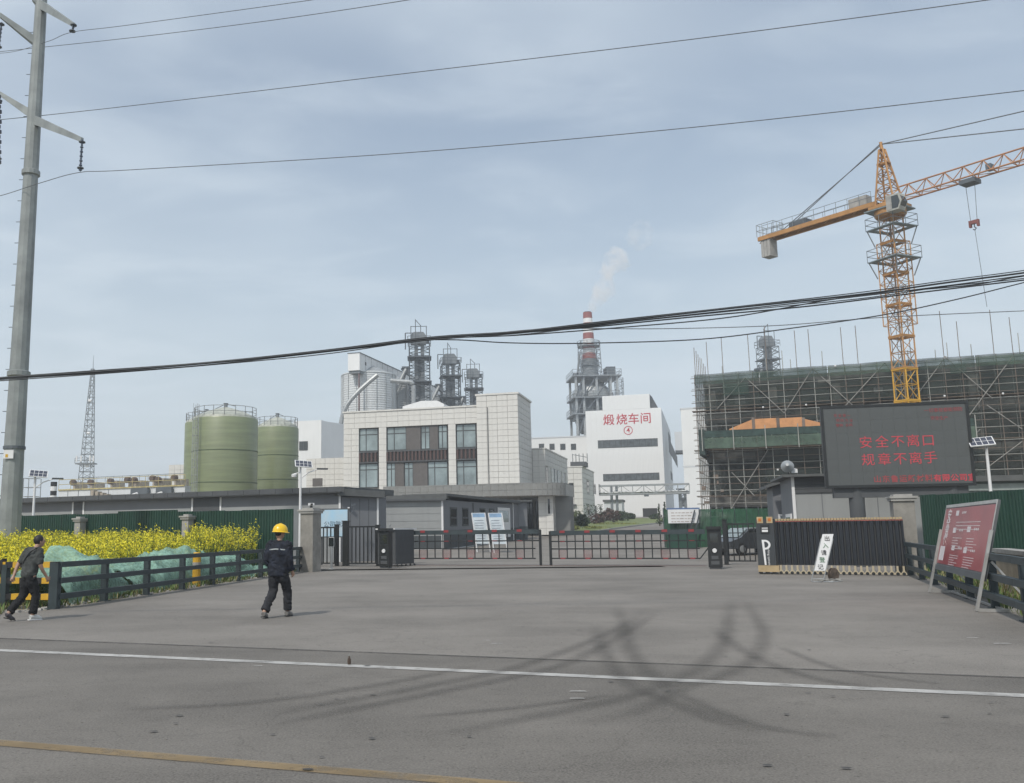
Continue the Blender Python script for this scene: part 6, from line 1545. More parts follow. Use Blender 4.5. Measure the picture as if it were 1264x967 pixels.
for i in range(6):
    netp(i * wn + .03, (i + 1) * wn - .03, lv[3] + .2, H + .05, -.30, mNet)
    netp(i * wn + .03, (i + 1) * wn - .03, lv[1] + .2, lv[3] - .1, .0, mNet if i % 2 else netmat('net_thin', (.045, .055, .048), .48))
    netp(i * wn + .03, (i + 1) * wn - .03, H - 1.0, H - .12, -.52, mNet2 if i in (0, 1, 3) else mNet3)
netp(-.1, .1, 0, .1, 0, mNet)
a, b = bh(893, 487)[0], bh(925, 487)[0]; netp(a, b, bh(905, 489)[1], bh(905, 474)[1], -.55, mNet2)
a, b = bh(1172, 460)[0], bh(1192, 460)[0]; netp(a, b, bh(1180, 462)[1], bh(1180, 449)[1], -.55, mNet2)
# protruding protective catch platform, green net
pa = bh(866, 531, -1.8); pb = bh(1018, 531, -1.8); zb = bh(900, 553, -1.8)[1]; zt = bh(900, 531, -1.8)[1]
netp(pa[0], pb[0] + 12, zb + (zt - zb) * .62, zt, -1.8, mat('net_band_dark', (.03, .06, .052), .8, .2), 'guard_net'); netp(pa[0], pb[0] + 12, zb, zb + (zt - zb) * .60, -1.78, netmat('net_band', (.09, .14, .105), .8), 'guard_net')
MB().box(pa[0], pb[0] + 12, -1.75, -.45, zb, zb + .08).obj('catch_deck', mat('scaffold_board', (.16, .13, .10)), t)
n2 = 9
for i in range(n2): x = pa[0] + (pb[0] + 12 - pa[0]) * i / (n2 - 1); MB().tube((x, -1.84, zb - .2), (x, -1.84, zt + .3), .045, n=5).obj('guard_post', mPaleP, t)
MB().box(pa[0] - .3, pa[0] + .2, -1.8, 6, zb - .6, zt + .2).obj('corner_bundle', mat('net_bundle', (.04, .06, .055), .9, .3), t)
# ropes and small clamps, lamps
for px, py in ((942, 503), (995, 500), (1166, 489), (1031, 452), (1238, 486), (960, 580)):
    x, z = bh(px, py, -.6); MB().lathe([(.07, -.08), (.10, 0), (.07, .08)], 8, (x, -.6, z)).obj('lamp', mTrim, t)
rt = bh(1264, 386, -.35); lf = bh(868, 418, -.35)
mb = MB(); 
for i in range(40):
    x = rr.uniform(0, xR); z = rr.uniform(.5, H - 1); mb.box(x, x + rr.uniform(.3, 1.1), .9, 1.2, z, z + rr.uniform(.1, .7))
for i in range(14):
    x = rr.uniform(0, 2.5); z = rr.uniform(.5, H - 1); mb.box(x, x + rr.uniform(.1, .5), -.1, .3, z, z + rr.uniform(.1, .4), 1)
mb.obj('stored_material', [mConcL, mRustP], t, kind='stuff')

# distant elevator tower behind the scaffolded building
o = copy_tree(e0); top = P(952, 405, 230).z; q = P(956, 560, 230); g = gz(q.x, 230); o.location = (q.x, 230, g); o.scale = (1, 1, (top - g) / 40.3); o.rotation_euler = (0, 0, R(12)); o['label'] = 'dark elevator tower peeking out behind the scaffolded building on the right'
t = thing('green_mesh_fence', 'dark green mesh hoarding below the scaffolding, behind the right barrier', 'fence', FP(820, 62, -12)); Fm = FP(820, 62, -12); mz = Fm.o.z
L = Fm.hx(952, 640); zt = Fm.hzz(880, 628.5) - mz; n = 9
mMesh = netmat('green_mesh', (.022, .085, .045), .93)
for i in range(n):
    nx = 6; w_ = L / n; mb = MB(); vs = []
    for j in range(7):
        for k in range(nx + 1): vs.append((i * w_ + .02 + (w_ - .04) * k / nx, .08 * noise.noise(Vector((i * 3.3 + k * .5, j * .6, 1))), zt * j / 6))
    mb.add(vs, [(j * 7 + k, j * 7 + k + 1, (j + 1) * 7 + k + 1, (j + 1) * 7 + k) for j in range(6) for k in range(6)]); mb.obj('mesh_panel', mMesh, t)
for i in range(n + 1): MB().tube((i * L / n, .1, -.1), (i * L / n, .1, zt + .1), .04, n=6).obj('post', mSteelD, t)
F = Frame(*(Fm.M @ Vector((0, -.35, 0))).to_2d(), -12); x0, x1, za, zb = F.rect(824.5, 629, 862.5, 646)
t = thing('white_banner', 'white board with small text on the green hoarding, seen over the barrier', 'banner', F)
za -= F.o.z; zb -= F.o.z
MB().box(x0, x1, -.06, -.0, za, zb).obj('board', mTrim, t); MB().box(x0 - .08, x1 + .08, -.03, .03, zb + .002, zb + .1).obj('frame', mat('frame_blue', (.10, .16, .30), .5), t)
for r_ in range(4):
    x = x0 + .2
    while x < x1 - .5:
        w_ = rr.uniform(.1, .3); MB().box(x, x + w_, -.07, -.0605, zb - .25 - r_ * .19, zb - .19 - r_ * .19).obj('printing', mat('print_pale', (.45, .40, .38), .6), t); x += w_ + .06
for k in (0, .35): MB().bar((x1 - .7 + k - .25, -.3, 0), (x1 - .25 + k, -.2, zb - .05), .07).obj('pole', mat('dark_pole', (.05, .06, .07)), t)
# stacked green bins + barrier of bits under it
F = Frame(*(Fm.M @ Vector((.4, -1.2, 0))).to_2d(), -12); x0, x1, za, zb = F.rect(822, 651, 858, 660)
t = thing('green_skip', 'low dark green container standing in front of the white banner', 'container', F); MB().prism([(x0, 0), (x1, 0), (x1 + .1, 1.0), (x0 - .1, 1.0)], -.6, .2).obj('body', mGreen, t); MB().box(x0 - .15, x1 + .15, -.65, .25, 1.002, 1.08).obj('rim', mGreen, t)
t = thing('green_tub', 'small green tub on the ground below the slit-window pier', 'tub', loc=G(677, 657)); MB().lathe([(.8, .0), (1.0, .9), (1.05, 1.0)], 16).obj('body', mat('tub_green', (.03, .12, .05), .5), t); MB().lathe([(1.1, 1.002), (1.1, 1.06)], 16).obj('rim', mat('tub_green', (.03, .12, .05), .5), t)
t = thing('red_box', 'small dark red box beside the green tub near the office entrance', 'box', loc=G(666.5, 655.5)); MB().box(-.35, .35, -.3, .3, 0, 1.1).obj('body', mat('box_red', (.16, .03, .03), .5), t); MB().box(-.38, .38, -.33, .33, 1.102, 1.18).obj('lid', mat('box_red', (.16, .03, .03), .5), t)

# parked car behind the bars
F = FP(925, 52, 25); t = thing('parked_car', 'dark parked car with a shiny pale roof behind the black bars', 'car', F)
mCar = mat('car_paint', (.05, .055, .06), .18, .05, spec=.8); mCarL = mat('car_roof', (.42, .44, .46), .15, .05, spec=.9)
prof = [(-2.2, .35), (-2.25, .75), (-1.5, .95), (-.75, 1.42), (.9, 1.46), (1.75, 1.02), (2.25, .9), (2.3, .35)]
def carslice(y, s, zmul=1.0): return [(x * s, y, .0 + z * zmul) for x, z in prof]
vs = []; ysl = (-.86, -.82, -.6, .6, .82, .86); sc_ = (.97, 1, 1, 1, 1, .97)
for y, s in zip(ysl, sc_):
    for x, z in prof: vs.append((x * s, y * (1 - .22 * max(0, z - .95)), z))
fs = [(j * 8 + i, j * 8 + (i + 1) % 8, (j + 1) * 8 + (i + 1) % 8, (j + 1) * 8 + i) for j in range(5) for i in range(8)] + [tuple(range(8)), tuple(range(47, 39, -1))]
MB().add(vs, fs).obj('body', mCar, t, smooth=True)
MB().prism([(-.75, 1.43), (.9, 1.47), (.8, 1.50), (-.65, 1.46)], -.72, .72).obj('roof', mCarL, t)
for y in (-.842, .812): MB().prism([(-1.25, .98), (1.45, 1.02), (.8, 1.38), (-.7, 1.36)], y * .96, y * .96 + .03).obj('side_window', mDarkGlass, t)
MB().add([(-1.47, -.68, .97), (-1.47, .68, .97), (-.78, .62, 1.40), (-.78, -.62, 1.40), (-1.52, -.68, .98), (-1.52, .68, .98), (-.83, .62, 1.42), (-.83, -.62, 1.42)], [(3, 2, 1, 0), (4, 5, 6, 7), (0, 1, 5, 4), (1, 2, 6, 5), (2, 3, 7, 6), (3, 0, 4, 7)]).obj('windscreen', mGlass, t)
for x in (-1.4, 1.45):
    for y in (-.87, .67): o = MB().lathe([(.33, 0), (.33, .2)], 18).obj('tyre', mBlk, t, loc=(x, y + .2, .34)); o.rotation_euler = (R(90), 0, 0); MB().lathe([(.2, .2), (.18, .215)], 14).obj('rim', mSteel, o)
for y in (-.7, .45): MB().box(-2.29, -2.2, y, y + .25, .62, .76).obj('headlight', mTrim, t)

# ------------------------------------------------------------------ tower crane
Yc = 78.0; cb = P(1133, 640, Yc); F = Frame(cb.x, Yc, 0); cz0 = F.o.z
zslew = P(1104, 262, Yc).z; zbase = cz0
a1 = atz(1100, 245, zslew + 1.2); tip = atz(1262, 184, zslew + 1.2); tail = atz(945, 284, zslew + 1.2)
jd = Vector((tip.x - tail.x, tip.y - tail.y, 0)).normalized(); jang = math.atan2(jd.y, jd.x)
t = thing('tower_crane', 'orange and yellow hammerhead tower crane rising in front of the scaffolded building', 'tower crane', loc=(cb.x, Yc, cz0), rz=R(22))
Hs = zslew - zbase
ns = round((Hs) / 2.8); sh = Hs / ns
zY = P(1107, 442, Yc).z - zbase
def sect(m):
    mb = MB(); lattice(mb, (0, 0, 0), (0, 0, sh), .66, .66, 2, .08, 0, .5, zig=True)
    for z in (0.0, sh - .12): 
        for a, b in ((-.8, .8),): mb.box(-.74, .74, -.74, -.60, z, z + .10); mb.box(-.74, .74, .60, .74, z, z + .10); mb.box(-.74, -.60, -.60, .60, z, z + .10); mb.box(.60, .74, -.60, .60, z, z + .10)
    return mb.mesh('mast_section', m)
sO, sY = sect(mOrange), sect(mYelCr)
for k in range(ns): inst(sY if (k + .5) * sh < zY else sO, 'mast_section', t, (0, 0, k * sh))
lad = MB(); 
for s in (-.2, .2): lad.tube((s, .3, 0), (s, .3, Hs), .03, n=4)
for k in range(int(Hs / .5)): lad.tube((-.2, .3, k * .5), (.2, .3, k * .5), .02, n=3)
lad.obj('ladder', mSteelM, t)
# climbing cage and two working platforms
mPl = mat('platform_grey', (.20, .25, .27), .6, .15)
def cz_(py, px=1095): return P(px, py, Yc).z - zbase
mb = MB(); lattice(mb, (0, 0, cz_(402)), (0, 0, cz_(300)), 0.92, 0.92, 6, .06, 0, .5, zig=True); mb.obj('climbing_cage', mOrange, t)
for py, w_ in ((322, 1.5), (283, 1.45)):
    z = cz_(py)
    for a, b, c, d in ((-w_, w_, -w_, -.95), (-w_, w_, .95, w_), (-w_, -.95, -.95, .95), (.95, w_, -.95, .95)): MB().box(a, b, c, d, z, z + .08).obj('platform', mPl, t)
    mb = MB(); railing(mb, [(-w_, -w_, z), (w_, -w_, z), (w_, w_, z), (-w_, w_, z)], 1.1, .03, True, step=1.2)
    for a in (-1, 1):
        for b in (-1, 1): mb.tube((a * w_ * .95, b * w_ * .95, z), (a * 1.0, b * 1.0, z - 1.5), .05, n=4)
    mb.obj('railing', mSteelM, t)
# slewing ring and upper works in a rotated frame (part with sub-parts)
up = bpy.data.objects.new('slewing_unit', None); COL.objects.link(up); up.parent = t; up.location = (0, 0, Hs); up.rotation_euler = (0, 0, jang - R(22))
U = Matrix.Translation((cb.x, Yc, zbase + Hs)) @ Matrix.Rotation(jang, 4, 'Z'); UI = U.inverted()
MB().lathe([(1.15, -.5), (1.3, -.3), (1.3, .1), (1.1, .3), (1.1, .7)], 20).obj('slewing_ring', mOrange, up)
MB().box(-1.3, 1.3, -1.2, 1.2, .3, .55).obj('turntable', mOrange, up); MB().box(-1.6, 1.5, -1.4, 1.4, .1, .2).obj('gallery', mPl, up)
apx = P(1090, 177, Yc).z - zbase - Hs
mb = MB(); lattice(mb, (0, 0, .5), (-.25, 0, apx - .5), .85, .18, 7, .09, 0, .55, zig=True); mb.tube((-.25, 0, apx - .6), (-.3, 0, apx + .2), .14, n=6); mb.box(-.7, .3, -.3, .3, apx * .70, apx * .70 + .12); mb.obj('tower_head', mOrange, up)
# cab on the right/front side
cabp = UI @ P(1115, 254, Yc - 1.2)
o = MB().prism([(.75, -.6), (1.8, -.6), (2.1, .1), (1.9, .8), (.75, .8)], -2.0, -1.0).obj('operator_cab', mat('cab_cream', (.42, .42, .38), .5), up)
MB().prism([(1.25, -.45), (1.75, -.45), (1.95, .05), (1.8, .65), (1.25, .65)], -2.03, -2.001).obj('window', mDarkGlass, o); MB().box(.8, 1.2, -2.03, -2.001, -.5, .7).obj('door', mConcL, o); MB().prism([(1.83, -.5), (2.13, .1), (1.92, .7), (1.88, .68), (2.08, .1), (1.8, -.48)], -1.9, -1.1).obj('windscreen', mDarkGlass, o)
# counter jib
CJ = 12.4
for y in (-.6, .6): MB().box(-CJ - .6, -.8, y - .12, y + .12, .75, 1.15).obj('counter_jib_girder', mOrange, up)
for k in range(9): x = -1.2 - k * 1.4; MB().bar((x, -.5, .9), (x - 1.2, .5, .9), .08).obj('counter_jib_brace', mOrange, up)
MB().box(-CJ, -1, -.48, .48, 1.16, 1.2).obj('walkway', mPl, up)
mb = MB(); railing(mb, [(-CJ, -.75, 1.15), (-1.2, -.75, 1.15)], 1.0, .025, step=1.1); railing(mb, [(-CJ, .75, 1.15), (-1.2, .75, 1.15)], 1.0, .025, step=1.1); mb.obj('railing', mSteelM, up)
MB().box(-3.5, -1.8, -.45, .45, 1.21, 2.1).obj('electric_cabinet', mConcL, up); MB().box(-9.6, -7.8, -.5, .5, 1.21, 1.7).obj('winch', mSteelD, up)
for k in range(3): MB().box(-CJ - .35 + k * .34, -CJ - .35 + k * .34 + .3, -.6, .6, -.95, .74).obj('counterweight', mConcL, up)
mb = MB(); railing(mb, [(-CJ - .6, -.8, 1.15), (-CJ - .6, .8, 1.15), (-CJ + 1.3, .8, 1.15), (-CJ + 1.3, -.8, 1.15)], 1.2, .03, True, step=.5); mb.obj('ballast_rail', mSteel, up)
# jib: triangular truss, bottom chords two, top chord one
JL = 46.0; mb = MB(); bays = 30; b = JL / bays
secn = 6; Ls = JL / secn
mbj = MB()
for y in (-.55, .55): mbj.tube((0, y, 0), (Ls, y, 0), .075, n=5)
mbj.tube((0, 0, 1.15), (Ls, 0, 1.15), .075, n=5); kb = 5; bb = Ls / kb
for k in range(kb):
    for y in (-.55, .55): mbj.tube((k * bb, y, 0), ((k + .5) * bb, 0, 1.15), .042, n=4); mbj.tube(((k + .5) * bb, 0, 1.15), ((k + 1) * bb, y, 0), .042, n=4)
    mbj.tube((k * bb, -.55, 0), (k * bb, .55, 0), .04, n=4); mbj.tube((k * bb, -.55, 0), ((k + 1) * bb, .55, 0), .03, n=4)
js = mbj.mesh('jib_section', mat('jib_orange', (.42, .20, .09), .6, .12, 1))
for k in range(secn): inst(js, 'jib_section', up, (1.0 + k * Ls, 0, .85))
# trolley and hook block
q = atz(1178, 215, zbase + Hs + .7); lx_ = (UI @ q).x
MB().box(lx_ - .6, lx_ + .6, -.6, .6, .35, .7).obj('trolley', mSteelD, up); MB().box(lx_ + 1.4, lx_ + 1.8, -.3, .3, 1.0, 1.5).obj('trolley_winch', mSteelD, up)
hb_ = P(1185.5, 276, (U @ Vector((lx_, 0, 0))).y); hz_ = (UI @ hb_).z
mb = MB(); mb.tube((lx_ - .35, 0, .3), (lx_ - .25, 0, hz_ + .25), .022, n=4); mb.tube((lx_ + .35, 0, .3), (lx_ + .25, 0, hz_ + .25), .022, n=4); mb.obj('hoist_rope', mWire, up)
o = MB().box(lx_ - .38, lx_ + .38, -.12, .12, hz_ - .05, hz_ + .25).box(lx_ - .38, lx_ - .22, -.12, .12, hz_ - .3, hz_ - .05).box(lx_ + .22, lx_ + .38, -.12, .12, hz_ - .3, hz_ - .05).obj('hook_block', mat('hook_red', (.22, .08, .07)), up)
MB().path([(lx_, 0, hz_ - .05), (lx_, 0, hz_ - .3), (lx_ + .12, 0, hz_ - .45), (lx_, 0, hz_ - .58), (lx_ - .12, 0, hz_ - .48)], .05, 6).obj('hook', mSteelD, o)
hend = P(1197, 380, (U @ Vector((lx_, 0, 0))).y); MB().tube((lx_, 0, hz_ - .5), (lx_ + .3, 0, (UI @ hend).z), .02, n=4).obj('sling', mWire, up)
# pendants
for y in (-.35, .35): MB().tube((-.3, y * .3, apx), (-CJ * (.93 if y > 0 else .80), y, 1.2), .045, n=5).obj('pendant', mWire, up)
MB().tube((-.3, 0, apx), (16.5, 0, 2.1), .05, n=5).obj('pendant', mWire, up); MB().tube((-.3, 0, apx), (33, 0, 2.1), .05, n=5).obj('pendant', mWire, up)

# ------------------------------------------------------------------ steel power pole, arms, insulators and wires
Yp = 37.0; q = P(12.5, 640, Yp); t = thing('power_pole', 'tall tapering grey steel power pole with cross arms at far left', 'power pole', loc=(q.x, Yp, 0))
top = P(57, -34, Yp); lean = (P(52, 0, Yp).x - q.x) / (P(52, 0, Yp).z)
def pxz(py, off=0):
    px = 12.5 + (640 - py) * .0603 + off; p = P(px, py, Yp); return Vector((p.x - q.x, 0, p.z))
def wid(py): return (24.5 - (660 - py) * .0188) / FOC * Yp * .5 * (P(30, py, Yp) - CAM).length / Yp * .985
ysq = [(700, 553), (553, 462), (462, 214), (214, -60)]
mPole = mat('weathered_galvanised', (.27, .29, .285), .6, .12, 1.2, metal=.2, stain=.35)
for a, b in ysq:
    A_, B_ = pxz(a), pxz(b); 
    if a == 700: A_ = Vector((pxz(640).x, 0, -.1))
    MB().tube(A_, B_, wid(a) , wid(b) * .97, n=12).obj('pole_section', mPole, t, smooth=False)
for py in (462, 214): c = pxz(py); MB().lathe([(wid(py) * 1.0, -.13), (wid(py) * 1.22, -.09), (wid(py) * 1.22, .09), (wid(py), .13)], 14, c).obj('flange', mPole, t)
c = pxz(553); MB().lathe([(wid(553) * 1.08, -.06), (wid(553) * 1.08, .06)], 14, c).obj('clamp', mSteelD, t)
pp = pxz(562); MB().box(pp.x - .22, pp.x + .17, -wid(562) - .05, -wid(562) - .02, pp.z - .17, pp.z + .17).obj('number_plate', mTrim, t); MB().box(pp.x - .14, pp.x - .04, -wid(562) - .06, -wid(562) - .0505, pp.z - .12, pp.z + .0).obj('plate_mark', mYel, t)
mb = MB()
for py in range(40, 700, 26): c = pxz(py); mb.tube((c.x - wid(py) * .8, 0, c.z), (c.x - wid(py) - .18, 0, c.z), .015, n=4)
mb.obj('step_bolts', mSteelD, t)
def arm(a, b, Ytip, w0=.42, w1=.20, lbl='cross_arm'):
    A_ = pxz(a[1]); B_ = P(b[0], b[1], Ytip) - Vector((q.x, Yp, 0))
    d = (B_ - A_).normalized(); s = Vector((-d.y, d.x, 0)).normalized(); vs = []
    for c, w_ in ((A_, w0), (B_, w1)):
        for sx, sz in ((-1, -1), (1, -1), (1, 1), (-1, 1)): vs.append(c + s * sx * w_ * .3 + Vector((0, 0, sz * w_ * .5)))
    MB().add(vs, [(0, 1, 2, 3), (7, 6, 5, 4), (0, 4, 5, 1), (1, 5, 6, 2), (2, 6, 7, 3), (3, 7, 4, 0)]).obj(lbl, mPole, t)
    return B_
B1 = arm((53, 6), (91, 31), Yp - 2.2); B2 = arm((48, 55), (0, 19), Yp - .6); arm((54, 8), (40, -2), Yp - .2); B3 = arm((43, 144), (0, 116), Yp + .2); B4 = arm((44, 148), (101.5, 173), Yp - 2.4)
mIns = mat('insulator_blue_grey', (.06, .08, .12), .35)
def insul(top_, bot, r=.06):
    top_, bot = Vector(top_), Vector(bot); n = 14; mb = MB(); d = bot - top_
    for k in range(n): a = top_ + d * (k / n); mb.tube(a, a + d * (.5 / n), r * (1.2 if k % 2 else .8), n=8)
    mb.tube(top_, bot, r * .35, n=6); o = mb.obj('insulator', mIns, t); MB().lathe([(.13, 0), (.13, .03)], 10, top_ + d * .08).obj('corona_ring', mSteelD, o); MB().lathe([(.13, 0), (.13, .03)], 10, bot - d * .1).obj('corona_ring', mSteelD, o)
off = Vector((q.x, Yp, 0))
I4 = P(99, 212, Yp - 2.4) - off; insul(B4, I4, .055); insul(B1, P(89, 40, Yp - 2.2) - off, .04); insul(P(2, 28, Yp - .6) - off, P(-2, 62, Yp - .6) - off, .05)
insul(P(-1, 118, Yp) - off, P(-2, 205, Yp) - off, .10)
# overhead wires
def wire(name, label, pts, r, m=mWire, group=None, sag=0.0):
    """pts: (px,py,Y) guide points the cable passes through"""
    w_ = [P(*p) for p in pts]; c = crom([Vector(v) for v in w_], 10)
    o = MB().path(c, r, 5).obj(name, m, None); prop(o, label, 'cable', group); return o
g1 = 'high-voltage wires crossing the sky'
wire('power_line', 'thin high-voltage wire from the topmost right arm, fading out at upper left', [(-90, 62, 44), (0, 66, 40), (57, 52, 36.5), (89, 40, 34.8), (160, 31, 33), (400, -2, 28), (520, -22, 26)], .012, group=g1)
wire('power_line', 'high-voltage wire crossing the upper left corner behind the pole top', [(-90, 74, 44), (0, 64, 41), (160, 47, 37), (330, 26, 33), (505, 0, 29), (640, -24, 27)], .014, group=g1)
wire('power_line', 'high-voltage wire leaving the lower left arm and running to the top right corner', [(-60, 152, 40), (0, 148, 38), (160, 131, 36), (500, 91, 32), (860, 48, 28), (1264, -6, 24), (1400, -28, 23)], .015, group=g1)
wire('power_line', 'high-voltage wire leaving the hanging insulator and running right above the crane', [(-60, 256, 40), (0, 242, 37.5), (50, 226, 36), (99, 213, 34.6), (160, 210, 34), (500, 189, 31), (860, 157, 28), (1264, 112, 25), (1400, 94, 24)], .015, group=g1)
g2 = 'bundled communication cables over the forecourt'
base = [(-80, 476, 17), (0, 467, 17), (110, 460, 17), (250, 449, 17), (400, 434, 17), (530, 418, 17), (640, 410, 17), (760, 397, 17), (900, 381, 17), (1060, 364, 17), (1170, 349, 17), (1264, 337, 17), (1400, 318, 17)]
rr = random.Random(3)
for k, (r, lb, spread) in enumerate(((.019, 'thickest black cable of the bundle sagging right across the view', 0), (.012, 'lower black cable lashed to the thick bundle', 2.2), (.010, 'upper thin black cable lashed to the thick bundle', -1.8), (.010, 'loosest thin cable of the bundle, drooping near the left pole', 3.6))):
    pts = []
    for i, (a, b, c) in enumerate(base):
        f_ = .35 + .65 * abs(math.sin(i * 1.3 + k)); pts.append((a, b + spread * f_ + (0 if a < 800 else spread * .9 * (a - 800) / 464), c + k * .08))
    wire('black_cable', lb, pts, r, mCable, g2)
wire('black_cable', 'thin cable splitting below the bundle and crossing the crane mast', [(500, 421, 17.2), (560, 417, 17.6), (640, 414, 18), (760, 405, 18), (900, 392, 18), (1020, 371, 18), (1100, 361, 18), (1200, 352, 18), (1264, 341, 18), (1400, 322, 18)], .013, mCable, g2)
wire('black_cable', 'lower thin cable dipping past the chimney and rising to the right edge', [(520, 419.5, 17.2), (570, 420, 17.6), (630, 423.5, 18), (720, 424, 18), (865, 419, 18), (980, 405, 18), (1090, 389, 18), (1180, 370, 18), (1264, 349, 18), (1400, 315, 18)], .012, mCable, g2)
wire('black_cable', 'very thin nearly level cable below the bundle between chimney and crane', [(600, 413, 17.2), (680, 406, 17.8), (820, 406, 19), (960, 402, 19), (1090, 392, 19), (1264, 384, 19), (1400, 379, 19)], .009, mWire, g2)
wire('black_cable', 'thin cable just under the bundle on the right half', [(640, 411, 17.2), (730, 404, 18), (860, 391, 18.5), (1000, 378, 18.5), (1130, 362, 18.5), (1264, 346, 18.5), (1400, 330, 18.5)], .016, mCable, g2)
# ------------------------------------------------------------------ vegetation
def leafmat(name, c1, c2, tr=.35, scale=1.3):
    m = mat(name, c1, .7, .1, scale, col2=c2); b = m.node_tree.nodes['Principled BSDF']
    b.inputs['Specular IOR Level'].default_value = .25
    return m
mLeaf = leafmat('rape_leaf', (.10, .15, .03), (.045, .085, .022)); mFlower = leafmat('rape_flower', (.80, .68, .04), (.52, .50, .05)); mStem = leafmat('rape_stem', (.13, .17, .05), (.08, .11, .03))
vr = random.Random(21)
V = []; Fc = []; Mi = []
def quadleaf(c, d, u, l, w_, m):
    b = len(V); V.extend([c - u * w_, c + d * l * .5 - u * w_ * .2 + u * w_ * 1.2 * 0 + u * w_ * 1.0, c + d * l, c + d * l * .5 - u * w_]); Fc.append((b, b + 1, b + 2, b + 3)); Mi.append(m)
def rnd(): 
    v = Vector((vr.gauss(0, 1), vr.gauss(0, 1), vr.gauss(0, 1))); return v.normalized()
def plant(x, y, h):
    base = Vector((x, y, 0)); tip = base + Vector((vr.uniform(-.12, .12), vr.uniform(-.12, .12), h))
    b = len(V); s = Vector((.012, 0, 0)); V.extend([base - s, base + s, tip + s * .4, tip - s * .4]); Fc.append((b, b + 1, b + 2, b + 3)); Mi.append(2)
    for k in range(9):
        f = vr.uniform(.08, .72); c = base.lerp(tip, f); a = vr.random() * 6.28; d = Vector((math.cos(a), math.sin(a), vr.uniform(-.2, .5))).normalized(); quadleaf(c, d, d.cross(Vector((0, 0, 1))).normalized(), vr.uniform(.12, .26), vr.uniform(.03, .055), 0)
    for k in range(vr.randint(3, 5)):
        f = vr.uniform(.62, .9); c = base.lerp(tip, f); a = vr.random() * 6.28; e = c + Vector((math.cos(a) * .16, math.sin(a) * .16, h * vr.uniform(.14, .30))); 
        b = len(V); V.extend([c - s * .5, c + s * .5, e + s * .3, e - s * .3]); Fc.append((b, b + 1, b + 2, b + 3)); Mi.append(2)
        for j in range(9):
            p_ = c.lerp(e, vr.uniform(.45, 1.08)) + rnd() * .035; d = rnd(); quadleaf(p_, d, d.cross(rnd()).normalized(), vr.uniform(.045, .075), vr.uniform(.018, .030), 1 if vr.random() < .94 else 0)
def inside(x, y):
    # left of the rail, right side bounded by rail; in front of hoarding
    f = FL.loc(Vector((x, y, 0))); g = Fw.loc(Vector((x, y, 0)))
    return f.y > .8 and f.x > -9 and g.y < -.6 and g.x > -34
cnt = 0; tries = 0
humps = [(103, 700, 22.5, 1.9, 1.05), (190, 690, 27, 2.6, 1.05), (65, 690, 27, 1.6, 1.0)]
while cnt < 3900 and tries < 90000:
    tries += 1
    x, y = vr.uniform(-24, -4.8), vr.uniform(17.5, 43)
    if not inside(x, y): continue
    f = FL.loc(Vector((x, y, 0)))
    px_ = CX + x / y * FOC
    if px_ > 352 or px_ < -60: continue
    nn = noise.noise(Vector((x * .45, y * .45, 3.0)))
    if f.y < 1.6 + .8 * nn or nn < -.34: continue
    h = .94 + .20 * nn + min(.45, max(0, (y - 24)) * .045) + (.18 if px_ > 235 else 0)
    if px_ > 325: h *= .8
    plant(x, y, h * vr.uniform(.72, 1.16)); cnt += 1
me = bpy.data.meshes.new('rapeseed_field'); me.from_pydata([tuple(v) for v in V], [], Fc)
for m_ in (mLeaf, mFlower, mStem): me.materials.append(m_)
me.polygons.foreach_set('material_index', Mi); o = inst(me, 'rapeseed_flowers', None)
prop(o, 'dense yellow flowering rapeseed growing between the left guard rail and the green hoarding', None, None, 'stuff')
# low weeds along the rail feet, both sides
V = []; Fc = []; Mi = []
def weed(x, y, h, n=7):
    for k in range(n): a = vr.random() * 6.28; d = Vector((math.cos(a) * .5, math.sin(a) * .5, 1)).normalized(); quadleaf(Vector((x, y, 0)) + Vector((math.cos(a), math.sin(a), 0)) * .05, d, Vector((-math.sin(a), math.cos(a), 0)), h * vr.uniform(.6, 1.2), .018, vr.choice((0, 0, 1)))
for i in range(1500):
    u = vr.uniform(-7, LL - .5); v = vr.uniform(.1, 2.0) if u > 0 else vr.uniform(.3, 3); p = FL.M @ Vector((u, v, 0)); weed(p.x, p.y, vr.uniform(.08, .28))
for i in range(1300):
    u = vr.uniform(0, LR + 2); v = vr.uniform(.2, 4.5); p = FR.M @ Vector((u, v, 0)); weed(p.x, p.y, vr.uniform(.1, .4))
me = bpy.data.meshes.new('weeds'); me.from_pydata([tuple(v) for v in V], [], Fc)
mW1 = leafmat('weed_green', (.12, .17, .05), (.06, .10, .03)); mW2 = leafmat('weed_dry', (.24, .22, .10), (.16, .14, .07))
for m_ in (mW1, mW2): me.materials.append(m_)
me.polygons.foreach_set('material_index', Mi); o = inst(me, 'weeds', None); prop(o, 'low green and dry weeds along the feet of the guard rails', None, None, 'stuff')
# rubble line along the left rail foot
mb = MB()
for i in range(420):
    u = vr.uniform(-5, LL - .5); v = abs(vr.gauss(.25, .35)) + .12; p = FL.M @ Vector((u, v, 0)); r = vr.uniform(.02, .08)
    mb.add([(p.x + r * vr.uniform(.6, 1.2) * a, p.y + r * vr.uniform(.6, 1.2) * b, r * (.9 if c else 0) * vr.uniform(.7, 1.1)) for a, b, c in ((-1, -1, 0), (1, -1, 0), (1, 1, 0), (-1, 1, 0), (-.7, -.7, 1), (.7, -.7, 1), (.7, .7, 1), (-.7, .7, 1))], [(0, 3, 2, 1), (4, 5, 6, 7), (0, 1, 5, 4), (1, 2, 6, 5), (2, 3, 7, 6), (3, 0, 4, 7)])
prop(mb.obj('rubble', mConcL), 'broken pale stones and rubble lying along the foot of the left guard rail', None, None, 'stuff')
